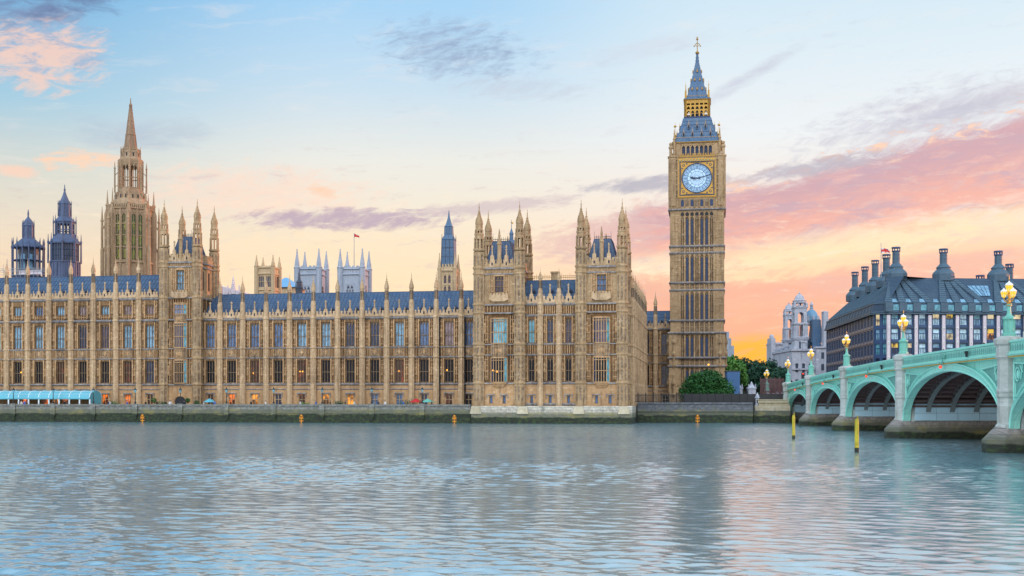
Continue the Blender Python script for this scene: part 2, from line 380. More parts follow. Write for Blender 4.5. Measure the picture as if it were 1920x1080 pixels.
def glow(name, col, s):
    m, nt, b = new_mat(name)
    n = noise(nt, world_pos(nt), 3.0, 2)
    b.inputs['Base Color'].default_value = tuple(v * .6 for v in col[:3]) + (1,)
    c = mixc(nt, n.smooth(.2, .8) * .4, col, tuple(v * .7 for v in col[:3]) + (1,))
    nt.links.new(c.s, b.inputs['Emission Color']); b.inputs['Emission Strength'].default_value = s
glow('lamp_amber', (1.0, .40, .03, 1), 2.2); glow('lantern_yellow', (1.0, .60, .02, 1), .62); glow('signal_red', (1, .05, .02, 1), 1.6); glow('signal_green', (.05, 1, .35, 1), 1.6)

def leaf_mat(name, a, b_, c_):
    m, nt, b = new_mat(name)
    P = world_pos(nt)
    n = noise(nt, P, .55, 4, .6); n2 = noise(nt, P, 2.4, 3, .6)
    c = mixc(nt, n.smooth(.35, .65), a, b_)
    c = mixc(nt, n2.smooth(.5, .75) * .7, c, c_)
    nt.links.new(c.s, b.inputs['Base Color']); b.inputs['Roughness'].default_value = .65; b.inputs['Specular IOR Level'].default_value = .3
leaf_mat('leaf_dark', (.012, .07, .016, 1), (.03, .13, .025, 1), (.06, .19, .04, 1))
leaf_mat('leaf_bright', (.05, .17, .03, 1), (.11, .27, .05, 1), (.18, .34, .07, 1))
leaf_mat('leaf_deep', (.012, .055, .035, 1), (.03, .095, .05, 1), (.05, .13, .06, 1))

# river water: the chop itself is modelled; this adds the finest ripples
def water_mat():
    m, nt, b = new_mat('river_water')
    P = world_pos(nt); x, y, z = separate(nt, P)
    w2 = noise(nt, combine(nt, x * 1.1, y * 1.9), 1.0, 4, .6, .7)
    w3 = noise(nt, combine(nt, x * 3.4, y * 6.5), 1.0, 3, .6, .4)
    bump(nt, b, (w2 * .5 + w3 * .2) * y.smooth(45, 190, 1.0, 5.0), .3, .10)
    silt = noise(nt, combine(nt, x * .02, y * .06), 1.0, 3, .5)
    c = mixc(nt, silt.smooth(.35, .65), (.12, .235, .275, 1), (.155, .265, .295, 1))
    nt.links.new(c.s, b.inputs['Base Color'])
    b.inputs['Roughness'].default_value = .08
    b.inputs['IOR'].default_value = 8.0
water_mat()

# ------------------------------------------------------------------ mesh helpers
class MB:
    """Collects boxes, prisms, tubes and sheets, and links them as ONE mesh object."""
    def __init__(s, org=(0, 0, 0)): s.v, s.f, s.m, s.mi, s.o = [], [], [], 0, Vector(org)
    def add(s, vs, fs):
        k = len(s.v); o = s.o
        s.v += [(a[0] - o.x, a[1] - o.y, a[2] - o.z) for a in vs]
        s.f += [tuple(i + k for i in f) for f in fs]; s.m += [s.mi] * len(fs)
    def box(s, x0, x1, y0, y1, z0, z1):
        s.add([(x0, y0, z0), (x1, y0, z0), (x1, y1, z0), (x0, y1, z0), (x0, y0, z1), (x1, y0, z1), (x1, y1, z1), (x0, y1, z1)],
              [(0, 3, 2, 1), (4, 5, 6, 7), (0, 1, 5, 4), (1, 2, 6, 5), (2, 3, 7, 6), (3, 0, 4, 7)])
    def frus(s, x0, x1, y0, y1, z0, X0, X1, Y0, Y1, z1):
        s.add([(x0, y0, z0), (x1, y0, z0), (x1, y1, z0), (x0, y1, z0), (X0, Y0, z1), (X1, Y0, z1), (X1, Y1, z1), (X0, Y1, z1)],
              [(0, 3, 2, 1), (4, 5, 6, 7), (0, 1, 5, 4), (1, 2, 6, 5), (2, 3, 7, 6), (3, 0, 4, 7)])
    def lathe(s, cx, cy, prof, n=8, rot=None, cap=True):
        """prof: [(radius to the corners, z)], a ring of n corners each."""
        if rot is None: rot = pi / n
        vs, fs = [], []
        for r, z in prof:
            vs += [(cx + r * cos(rot + 2 * pi * i / n), cy + r * sin(rot + 2 * pi * i / n), z) for i in range(n)]
        for k in range(len(prof) - 1):
            for i in range(n):
                j = (i + 1) % n
                fs.append((k * n + i, k * n + j, k * n + n + j, k * n + n + i))
        if cap:
            fs.append(tuple(range(n - 1, -1, -1))); fs.append(tuple((len(prof) - 1) * n + i for i in range(n)))
        s.add(vs, fs)
    def poly(s, pts, y0, y1):
        """An outline in x, z pushed from y0 to y1."""
        n = len(pts)
        s.add([(x, y0, z) for x, z in pts] + [(x, y1, z) for x, z in pts],
              [tuple(range(n)), tuple(range(2 * n - 1, n - 1, -1))] + [(i, n + i, n + (i + 1) % n, (i + 1) % n) for i in range(n)])
    def polyx(s, pts, x0, x1):
        n = len(pts)
        s.add([(x0, y, z) for y, z in pts] + [(x1, y, z) for y, z in pts],
              [tuple(range(n)), tuple(range(2 * n - 1, n - 1, -1))] + [(i, n + i, n + (i + 1) % n, (i + 1) % n) for i in range(n)])
    def polyz(s, pts, z0, z1):
        n = len(pts)
        s.add([(x, y, z0) for x, y in pts] + [(x, y, z1) for x, y in pts],
              [tuple(range(n - 1, -1, -1)), tuple(range(n, 2 * n))] + [(i, (i + 1) % n, n + (i + 1) % n, n + i) for i in range(n)])
    def tube(s, a, b, r0, r1=None, n=6):
        r1 = r0 if r1 is None else r1
        a, b = Vector(a), Vector(b); d = (b - a).normalized()
        u = d.orthogonal().normalized(); w = d.cross(u)
        ring = lambda c, r: [tuple(c + (u * cos(2 * pi * i / n) + w * sin(2 * pi * i / n)) * r) for i in range(n)]
        s.add(ring(a, r0) + ring(b, r1), [(i, (i + 1) % n, n + (i + 1) % n, n + i) for i in range(n)] + [tuple(range(n - 1, -1, -1)), tuple(range(n, 2 * n))])
    def path(s, pts, r, n=6):
        for a, b in zip(pts, pts[1:]): s.tube(a, b, r, r, n)
    def ball(s, c, rx, ry=None, rz=None, n=8, m=5):
        ry = ry or rx; rz = rz or rx
        s.v_prof = None
        vs, fs = [], []
        for k in range(1, m):
            t = pi * k / m
            vs += [(c[0] + rx * sin(t) * cos(2 * pi * i / n), c[1] + ry * sin(t) * sin(2 * pi * i / n), c[2] - rz * cos(t)) for i in range(n)]
        vs += [(c[0], c[1], c[2] - rz), (c[0], c[1], c[2] + rz)]
        L = len(vs)
        for k in range(m - 2):
            for i in range(n): fs.append((k * n + i, k * n + (i + 1) % n, (k + 1) * n + (i + 1) % n, (k + 1) * n + i))
        for i in range(n):
            fs.append((L - 2, (i + 1) % n, i)); fs.append((L - 1, (m - 2) * n + i, (m - 2) * n + (i + 1) % n))
        s.add(vs, fs)
    def wall(s, x0, x1, z0, z1, y, depth, holes, thick=None):
        """A wall sheet facing -y at y, with rectangular openings that have reveals running back to y + depth."""
        xs = sorted({x0, x1} | {h[0] for h in holes} | {h[1] for h in holes}); zs = sorted({z0, z1} | {h[2] for h in holes} | {h[3] for h in holes})
        xs = [a for a in xs if x0 <= a <= x1]; zs = [a for a in zs if z0 <= a <= z1]
        idx, vs, fs = {}, [], []
        def V(a, b):
            if (a, b) not in idx: idx[(a, b)] = len(vs); vs.append((a, y, b))
            return idx[(a, b)]
        for a, b in zip(xs, xs[1:]):
            for c, d in zip(zs, zs[1:]):
                mx, mz = (a + b) / 2, (c + d) / 2
                if any(h[0] < mx < h[1] and h[2] < mz < h[3] for h in holes): continue
                fs.append((V(a, c), V(b, c), V(b, d), V(a, d)))
        for h in holes:
            k = len(vs)
            vs += [(h[0], y, h[2]), (h[1], y, h[2]), (h[1], y, h[3]), (h[0], y, h[3]), (h[0], y + depth, h[2]), (h[1], y + depth, h[2]), (h[1], y + depth, h[3]), (h[0], y + depth, h[3])]
            fs += [(k, k + 1, k + 5, k + 4), (k + 1, k + 2, k + 6, k + 5), (k + 2, k + 3, k + 7, k + 6), (k + 3, k, k + 4, k + 7)]
        if thick:
            k = len(vs); vs += [(x0, y, z0), (x1, y, z0), (x1, y, z1), (x0, y, z1), (x0, y + thick, z0), (x1, y + thick, z0), (x1, y + thick, z1), (x0, y + thick, z1)]
            fs += [(k, k + 1, k + 5, k + 4), (k + 1, k + 2, k + 6, k + 5), (k + 2, k + 3, k + 7, k + 6), (k + 3, k, k + 4, k + 7), (k + 4, k + 5, k + 6, k + 7)]
        s.add(vs, fs)
    def turned(s, k0, M):
        """Apply a matrix to the vertices added since index k0."""
        for i in range(k0, len(s.v)): s.v[i] = tuple(M @ Vector(s.v[i]))
    def mesh(s, name, mats):
        me = bpy.data.meshes.new(name); me.from_pydata(s.v, [], s.f)
        for m in ([mats] if isinstance(mats, str) else mats): me.materials.append(MAT[m])
        if any(s.m): me.polygons.foreach_set('material_index', s.m)
        bm = bmesh.new(); bm.from_mesh(me); bmesh.ops.recalc_face_normals(bm, faces=bm.faces); bm.to_mesh(me); bm.free()
        return me
    def build(s, name, mats, parent=None, loc=(0, 0, 0), rot=0.0):
        o = bpy.data.objects.new(name, s.mesh(name, mats)); COL.objects.link(o)
        o.location = loc; o.rotation_euler = (0, 0, rot); o.parent = parent
        return o

def tag(o, label, cat, group=None, kind=None):
    if label: o['label'] = label
    if cat: o['category'] = cat
    if group: o['group'] = group
    if kind: o['kind'] = kind
    return o
def thing(name, label, cat, loc=(0, 0, 0), rot=0.0, group=None):
    o = bpy.data.objects.new(name, None); COL.objects.link(o); o.location = loc; o.rotation_euler = (0, 0, rot); o.empty_display_size = .5
    return tag(o, label, cat, group)
def setting(name, mb, mat):
    o = mb.build(name, mat); o['kind'] = 'structure'; return o
def kids(o):
    if o.name not in KIDS: KIDS[o.name] = [c for c in COL.objects if c.parent == o]
    return KIDS[o.name]
KIDS = {}
def dup(o, parent=None, d=(0, 0, 0), rot=None, children=None, at=None, label=None):
    """A copy of a thing or part, with copies of what hangs under it; d moves it, at places it."""
    c = o.copy(); COL.objects.link(c); c.parent = parent
    c.location = Vector(at) if at is not None else o.location + Vector(d)
    if rot is not None: c.rotation_euler = (0, 0, rot)
    if label: c['label'] = label
    for ch in (children if children is not None else kids(o)): dup(ch, c)
    return c
def paint(o, mat):
    """This copy's own material, on a mesh it shares with its fellows."""
    o.material_slots[0].link = 'OBJECT'; o.material_slots[0].material = MAT[mat]
def four(parts, root):
    """The three other faces of a square tower, turned about its axis."""
    for o in parts:
        for k in (1, 2, 3): dup(o, root, rot=k * pi / 2)

R8 = 1 / cos(pi / 8)
def ogee(r, z0, h):
    return [(r, z0), (r * 1.15, z0 + .05 * h), (r * 1.12, z0 + .14 * h), (r * .95, z0 + .26 * h), (r * .62, z0 + .38 * h), (r * .38, z0 + .48 * h), (r * .25, z0 + .56 * h), (r * .36, z0 + .58 * h), (r * .34, z0 + .61 * h),
            (r * .17, z0 + .64 * h), (r * .12, z0 + .78 * h), (r * .2, z0 + .80 * h), (r * .08, z0 + .83 * h), (r * .05, z0 + h)]

def window_frame(mb, xc, w, z0, z1, y, lights=3, transoms=(.5,), arched=True, t=.09, head=True):
    """Stone frame, mullions, transoms and pointed light heads, standing in an opening."""
    a, b = xc - w / 2, xc + w / 2
    mb.box(a, a + t, y, y + .22, z0, z1); mb.box(b - t, b, y, y + .22, z0, z1)
    mb.box(a + t, b - t, y - .06, y + .24, z0, z0 + t)
    mb.box(a + t, b - t, y, y + .22, z1 - t, z1)
    lw = w / lights
    for i in range(1, lights): mb.box(a + i * lw - t / 2, a + i * lw + t / 2, y + .01, y + .2, z0 + t, z1 - t)
    for tr in transoms:
        zt = z0 + (z1 - z0) * tr
        mb.box(a + t, b - t, y - .03, y + .19, zt - t * .6, zt + t * .6)
    if arched:
        for i in range(lights):
            x0, x1 = a + i * lw + t * .5, a + (i + 1) * lw - t * .5
            xm, zt, zb = (x0 + x1) / 2, z1 - t, z1 - t - lw * 1.15
            mb.poly([(x0, zt), (x0, zb), (x0 + lw * .1, zb + lw * .55), (xm, zt)], y + .03, y + .17)
            mb.poly([(x1, zt), (xm, zt), (x1 - lw * .1, zb + lw * .55), (x1, zb)], y + .03, y + .17)

def add_window(root, name, xc, w, z0, z1, yf, lights=3, transoms=(.5,), arched=True, mat='pane_dark', stone_='frame_stone', rec=.22):
    o = Vector(root.location)
    mb = MB(o); window_frame(mb, xc, w, z0, z1, yf + rec, lights, transoms, arched)
    wn = mb.build(name, stone_, root)
    mb = MB(o); mb.box(xc - w / 2 + .01, xc + w / 2 - .01, yf + rec + .23, yf + rec + .27, z0 + .01, z1 - .01)
    pn = mb.build('pane', mat, wn)
    KIDS[wn.name] = [pn]
    return wn
def copy_window(proto, root, dx, mat):
    c = dup(proto, root, (dx, 0, 0), children=[])
    p = kids(proto)[0].copy(); COL.objects.link(p); p.parent = c; paint(p, mat)
    return c
def glow_in(wn, root, pts, r=.2):
    """Lamps burning behind one window."""
    mb = MB(root.location)
    for x, y, z in pts: mb.ball((x, y, z), r, .08, r)
    return mb.build('room_lamp', 'lamp_amber', wn)

def carved(root, xc, w, z0, z1, yf, rnd):
    """A frieze panel: framed, with a shield between two beasts, worked in relief."""
    mb = MB(root.location); h = z1 - z0; zc = (z0 + z1) / 2
    mb.box(xc - w / 2, xc + w / 2, yf - .04, yf - .005, z0, z1)
    mb.mi = 1
    mb.box(xc - w / 2 - .14, xc - w / 2, yf - .2, yf - .005, z0, z1); mb.box(xc + w / 2, xc + w / 2 + .14, yf - .2, yf - .005, z0, z1)
    mb.poly([(xc - .2 * w * .7, zc + .3 * h), (xc - .2 * w * .7, zc - .05 * h), (xc, zc - .32 * h), (xc + .2 * w * .7, zc - .05 * h), (xc + .2 * w * .7, zc + .3 * h)], yf - .16, yf - .04)
    mb.ball((xc, yf - .1, zc + .4 * h), .16, .12, .14)
    for sgn in (-1, 1):
        mb.tube((xc + sgn * .24 * w, yf - .09, zc + .22 * h), (xc + sgn * .36 * w, yf - .09, zc - .34 * h), .1, .07, 5)
        mb.tube((xc + sgn * .20 * w, yf - .09, zc + .0 * h), (xc + sgn * .44 * w, yf - .09, zc + .36 * h), .07, .05, 5)
        mb.ball((xc + sgn * .25 * w, yf - .1, zc + .34 * h), .12, .1, .12)
        mb.tube((xc + sgn * .14 * w, yf - .08, zc - .36 * h), (xc + sgn * .46 * w, yf - .08, zc - .22 * h), .06, .04, 5)
    return mb.build('carved_panel', ['carved_stone', 'sandstone'], root)

def buttress(root, x, yf, zb, z_main, z_slit0, z_shaft, z_fin, r=.6, rings=(), foot=None):
    """Octagonal buttress that runs up into a lantern, an ogee cap and a finial."""
    mb = MB(root.location); y = yf - .3
    R = r * R8
    prof = [(R * 1.18, zb), (R * 1.18, (foot or zb + 5) - .2), (R, (foot or zb + 5) + .1)]
    for z in rings: prof += [(R, z - .28), (R * 1.3, z - .08), (R * 1.3, z + .12), (R, z + .25)]
    prof += [(R, z_main), (R * 1.12, z_main + .2), (R * .95, z_main + .5), (R * .92, z_slit0), (R * .76, z_slit0 + .15), (R * .72, z_shaft)]
    mb.lathe(x, y, prof)
    # sunk face: thin rolls up the three visible sides
    for k in range(8):
        a = 2 * pi * k / 8
        if sin(a) > .3: continue
        cx, cy = x + cos(a + pi / 8) * R, y + sin(a + pi / 8) * R
        mb.box(cx - .05, cx + .05, cy - .05, cy + .05, (foot or zb + 5) + .3, z_main)
    b = mb.build('buttress', 'pale_stone', root)
    mb = MB(root.location)
    for k in (4, 5, 6, 7, 0):
        a = 2 * pi * k / 8
        c = Vector((x + cos(a) * r * .73, y + sin(a) * r * .73, 0)); tdir = Vector((-sin(a), cos(a), 0)) * .09
        for z0_, z1_ in ((z_slit0 + .45, z_shaft - .35),):
            o_ = Vector((cos(a), sin(a), 0)) * .03
            mb.add([tuple(c + o_ - tdir + Vector((0, 0, z0_))), tuple(c + o_ + tdir + Vector((0, 0, z0_))), tuple(c + o_ + tdir + Vector((0, 0, z1_))), tuple(c + o_ - tdir + Vector((0, 0, z1_))),
                    tuple(c - o_ - tdir + Vector((0, 0, z0_))), tuple(c - o_ + tdir + Vector((0, 0, z0_))), tuple(c - o_ + tdir + Vector((0, 0, z1_))), tuple(c - o_ - tdir + Vector((0, 0, z1_)))],
                   [(0, 1, 2, 3), (4, 5, 6, 7), (0, 1, 5, 4), (2, 3, 7, 6), (0, 3, 7, 4), (1, 2, 6, 5)])
    sl = mb.build('lantern_dark_strip', 'dark_void', b)  # dark boxes laid on the faces, standing in for shaded slits
    mb = MB(root.location); mb.lathe(x, y, ogee(R * .76, z_shaft, z_fin - z_shaft))
    # crockets on the cap
    for k in range(4):
        a = 2 * pi * k / 4 + pi / 4
        for q in (.22, .34, .46):
            rr = R * (1.0 - q * 1.3)
            mb.ball((x + cos(a) * rr, y + sin(a) * rr, z_shaft + q * (z_fin - z_shaft)), .09, n=5, m=4)
    p = mb.build('pinnacle', 'pale_stone', b)
    KIDS[b.name] = [sl, p]
    return b

def battlement(mb, x0, x1, z0, z1, y, t=.3, step=.75, gap=.45):
    """One pierced parapet outline with merlons, from x0 to x1."""
    zm = z0 + (z1 - z0) * .5
    n = max(1, int(round((x1 - x0) / step))); w = (x1 - x0) / n
    pts = [(x0, z0), (x1, z0)]
    for i in range(n - 1, -1, -1):
        a = x0 + i * w
        pts += [(a + w, zm), (a + w * .78, zm), (a + w * .78, z1), (a + w * .22, z1), (a + w * .22, zm)]
    pts.append((x0, zm))
    clean = [p for i, p in enumerate(pts) if p != pts[i - 1]]
    mb.poly(clean, y, y + t)

def gablet(root, xc, y, z0, zt, zf):
    """Little stepped gable over a bay with its finial and two flanking pinnacles."""
    mb = MB(root.location)
    mb.poly([(xc - .55, z0), (xc + .55, z0), (xc + .55, z0 + .5 * (zt - z0)), (xc + .4, z0 + .55 * (zt - z0)), (xc + .38, zt - .15), (xc + .16, zt), (xc - .16, zt), (xc - .38, zt - .15), (xc - .4, z0 + .55 * (zt - z0)), (xc - .55, z0 + .5 * (zt - z0))], y, y + .35)
    mb.lathe(xc, y + .17, [(.17, zt), (.13, zt + .45 * (zf - zt)), (.2, zt + .5 * (zf - zt)), (.2, zt + .55 * (zf - zt)), (.09, zt + .6 * (zf - zt)), (.2, zf - .45), (.23, zf - .3), (.1, zf - .1), (.04, zf)], 6)
    g = mb.build('gablet', 'pale_stone', root)
    mb = MB(root.location); mb.box(xc - .14, xc + .14, y - .03, y - .002, z0 + .35, z0 + .95)
    n = mb.build('niche', 'dark_void', g); KIDS[g.name] = [n]
    for sx in (-1.3, 1.3):
        mb = MB(root.location)
        mb.lathe(xc + sx, y + .15, [(.13, z0), (.12, z0 + .9), (.17, z0 + .95), (.07, z0 + 1.15), (.11, z0 + 1.6), (.03, z0 + 1.95)], 6)
        KIDS[g.name].append(mb.build('side_pinnacle', 'pale_stone', g))
    return g

def roof_slope(root, x0, x1, y0, y1, z0, z1, rib=1.0, back=True, mat='roof_iron', depth=12):
    mb = MB(root.location)
    mb.polyx([(y0, z0), (y1, z1), (y1 + .6, z1), (2 * y1 - y0 + .6, z0)], x0, x1)
    r = mb.build('roof', mat, root)
    mb = MB(root.location); n = int((x1 - x0) / rib)
    nrm = Vector((0, -(z1 - z0), (y1 - y0))).normalized() * .09
    for i in range(n + 1):
        x = x0 + .05 + (x1 - x0 - .1) * i / max(n, 1)
        mb.polyx([(y0 + nrm.y, z0 + nrm.z), (y1 + nrm.y, z1 + nrm.z), (y1, z1), (y0, z0)], x - .05, x + .05)
    for k in range(1, 5):
        f = k / 5; y, z = y0 + (y1 - y0) * f, z0 + (z1 - z0) * f
        mb.polyx([(y + nrm.y * .6, z + nrm.z * .6 - .06), (y + nrm.y * .6, z + nrm.z * .6 + .06), (y, z + .06), (y, z - .06)], x0, x1)
    mb.box(x0, x1, y1 - .05, y1 + .65, z1, z1 + .12)
    rb = mb.build('roof_rib', mat, r); KIDS[r.name] = [rb]
    return r
def dormer(root, x, y, z, w=.8, h=.9, parent=None):
    mb = MB(root.location)
    mb.poly([(x - w / 2, z), (x + w / 2, z), (x + w / 2, z + h * .6), (x, z + h), (x - w / 2, z + h * .6)], y, y + 1.6)
    mb.mi = 1
    mb.box(x - w * .34, x + w * .34, y - .03, y - .004, z + .1, z + h * .58)
    return mb.build('dormer', ['roof_iron_dark', 'dark_void'], parent or root)

def ribs_strip(mb, x0, x1, z0, z1, y, n, t=.09, d=.12):
    for i in range(n + 1):
        x = x0 + (x1 - x0) * i / n
        mb.box(x - t / 2, x + t / 2, y - d, y - .003, z0, z1)

random.seed(11)
# storey heights shared by the whole river front (metres above low water)
ZT, Z_B1, Z_L0, Z_L1, Z_P0, Z_P1, Z_U0, Z_U1, Z_C = 2.95, 8.4, 8.75, 13.75, 14.3, 16.5, 16.75, 22.1, 23.05

def river_wing(root, bx, yf, panes_u, panes_l, doors, third=False, panes_t=None, lamps=(), roof_dy=7.5, z_ridge=29.1, x_end=None, skip_first=False, skip_last=False):
    """One long range of the river front: bays between octagonal buttresses, two or three storeys, parapet and iron roof."""
    o = root.location
    cen = [(a + b) / 2 for a, b in zip(bx, bx[1:])]
    zc = 28.0 if third else Z_C
    W = 2.0
    holes = []
    for c in cen:
        holes += [(c - W / 2, c + W / 2, Z_L0, Z_L1), (c - W / 2, c + W / 2, Z_U0, Z_U1)]
        if third: holes.append((c - .95, c + .95, 24.4, 26.6))
    for c, d in zip(cen, doors):
        if d: holes.append((c - .75, c + .75, ZT, 6.2))
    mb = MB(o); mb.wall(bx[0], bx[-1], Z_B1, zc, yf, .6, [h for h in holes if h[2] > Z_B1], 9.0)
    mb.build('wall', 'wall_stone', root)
    mb = MB(o); mb.wall(bx[0], bx[-1], ZT, Z_B1, yf, .6, [h for h in holes if h[2] < Z_B1], 9.0)
    mb.build('ground_storey', 'sandstone', root)
    # blind tracery between window and buttress, and over each window
    mb = MB(o)
    for i, c in enumerate(cen):
        l, r = bx[i] + .75, bx[i + 1] - .75
        spans = [(Z_L0 - .1, Z_P0 - .2), (Z_U0 - .1, Z_C - .45)] + ([(23.6, zc - .4)] if third else [])
        for z0, z1 in spans:
            for s in (-1, 1):
                mb.box(c + s * (W / 2 + .24) - .13, c + s * (W / 2 + .24) + .13, yf - .26, yf - .003, z0, z1)
                xe = l if s < 0 else r
                xi = c + s * (W / 2 + .37)
                a, b = min(xe, xi), max(xe, xi)
                xm = (a + b) / 2
                mb.box(xm - .05, xm + .05, yf - .13, yf - .003, z0, z1)
                for f in (.10, .34, .52, .74, .9):
                    z = z0 + (z1 - z0) * f
                    mb.box(a + .02, b - .02, yf - .1, yf - .004, z - .07, z + .07)
                # canopied niche block
                zn = z0 + (z1 - z0) * .45
                mb.lathe(xm, yf - .1, [(.1, zn - .9), (.26, zn - .6), (.26, zn - .4), (.17, zn - .35), (.15, zn + .4), (.2, zn + .55), (.28, zn + .65), (.2, zn + .95), (.05, zn + 1.3)], 6)
        for z0, z1 in ((Z_U1, Z_C - .35), (Z_L1, Z_P0 - .15)) + (((26.6, zc - .35),) if third else ()):
            if z1 - z0 > .25: ribs_strip(mb, c - W / 2, c + W / 2, z0 + .02, z1, yf, 6, .08, .14)
        if third: ribs_strip(mb, c - .9, c + .9, 23.35, 24.35, yf, 3, .12, .14); mb.box(c - .9, c + .9, yf - .12, yf - .004, 23.8, 23.95)
        # frieze compartments beside the carved panel
        for s in (-1, 1):
            xe = l if s < 0 else r
            xi = c + s * (W / 2 + .28)
            ribs_strip(mb, min(xe, xi), max(xe, xi), Z_P0 + .15, Z_P1 - .15, yf, 2, .12, .14)
    mb.build('tracery_molding', 'sandstone', root)
    # string courses
    for z, h, p in ((Z_B1, .3, .34), (Z_B1 - 1.1, .16, .16), (Z_P0, .22, .28), (Z_P1, .22, .28), (Z_C, .34, .40)) + (((zc, .34, .4),) if third else ()):
        mb = MB(o); mb.polyx([(yf - p, z - h * .2), (yf - p, z + h * .3), (yf - .003, z + h * .8), (yf - .003, z - h), (yf - p * .35, z - h * .9)], bx[0], bx[-1])
        mb.build('string_course', 'string_stone', root)
    # ground-floor plinth and door hoods
    dp = None
    for c, d in zip(cen, doors):
        if not d: continue
        if dp is None:
            dp = add_window(root, 'terrace_door', c, 1.5, ZT, 6.2, yf, 2, (.62,), False, d, 'pale_stone', .1)
            mb = MB(o); mb.box(c - 1.05, c + 1.05, yf - .28, yf - .004, 6.28, 6.52); mb.box(c - 1.05, c - .9, yf - .2, yf - .004, 5.6, 6.28); mb.box(c + .9, c + 1.05, yf - .2, yf - .004, 5.6, 6.28)
            hood = mb.build('hood_mold', 'string_stone', dp); KIDS[dp.name].append(hood); c_d = c
        else:
            w = copy_window(dp, root, c - c_d, d); dup(hood, w)
    # windows
    pu = pl = p3 = None
    lamp_at = dict(lamps)
    for i, c in enumerate(cen):
        mu, ml = panes_u[i % len(panes_u)], panes_l[i % len(panes_l)]
        if pu is None:
            wu = pu = add_window(root, 'tall_window', c, W, Z_U0, Z_U1, yf, 3, (.44,), True, mu)
            wl = pl = add_window(root, 'lower_window', c, W, Z_L0, Z_L1, yf, 3, (.47,), False, ml)
            cv = cv0 = carved(root, c, 1.9, Z_P0 + .2, Z_P1 - .2, yf, random); c0 = c
            ga0 = gablet(root, c, yf - .3, zc + .3, zc + 2.1, zc + 4.0)
            if third: w3 = p3 = add_window(root, 'attic_window', c, 1.9, 24.4, 26.6, yf, 3, (), True, panes_t[0])
        else:
            copy_window(pu, root, c - c0, mu); wl = copy_window(pl, root, c - c0, ml); dup(cv0, root, (c - c0, 0, 0)); dup(ga0, root, (c - c0, 0, 0))
            if third: copy_window(p3, root, c - c0, panes_t[i % len(panes_t)])
        if i in lamp_at: glow_in(wl, root, [(c + dx, yf + .40, z) for dx, z in lamp_at[i]], .19)
    # parapet, bay by bay
    for a, b in zip(bx, bx[1:]):
        mb = MB(o); battlement(mb, a + .5, b - .5, zc + .25, zc + 1.55, yf - .28)
        mb.build('parapet', 'pale_stone', root)
    # buttresses
    b0 = None
    use = bx[1 if skip_first else 0:-1 if skip_last else None]
    for x in use:
        if b0 is None:
            b0 = buttress(root, x, yf, ZT, zc, zc + 3.4, zc + 6.2, zc + 9.8, .56, (Z_P0, Z_P1, Z_C) + ((zc,) if third else ()), Z_B1); xb = x
        else: dup(b0, root, (x - xb, 0, 0))
    xa, xz = bx[0], (x_end or bx[-1])
    roof_slope(root, xa, xz, yf + 1.2, yf + roof_dy, zc + .4, z_ridge, .85)
    d0 = None
    for i, c in enumerate(cen):
        for s in (-1.0, 1.0):
            if third and s > 0: continue
            if d0 is None: d0 = dormer(root, c + s, yf + 1.9, zc + 1.6); xd = c + s
            else: dup(d0, root, (c + s - xd, 0, 0))

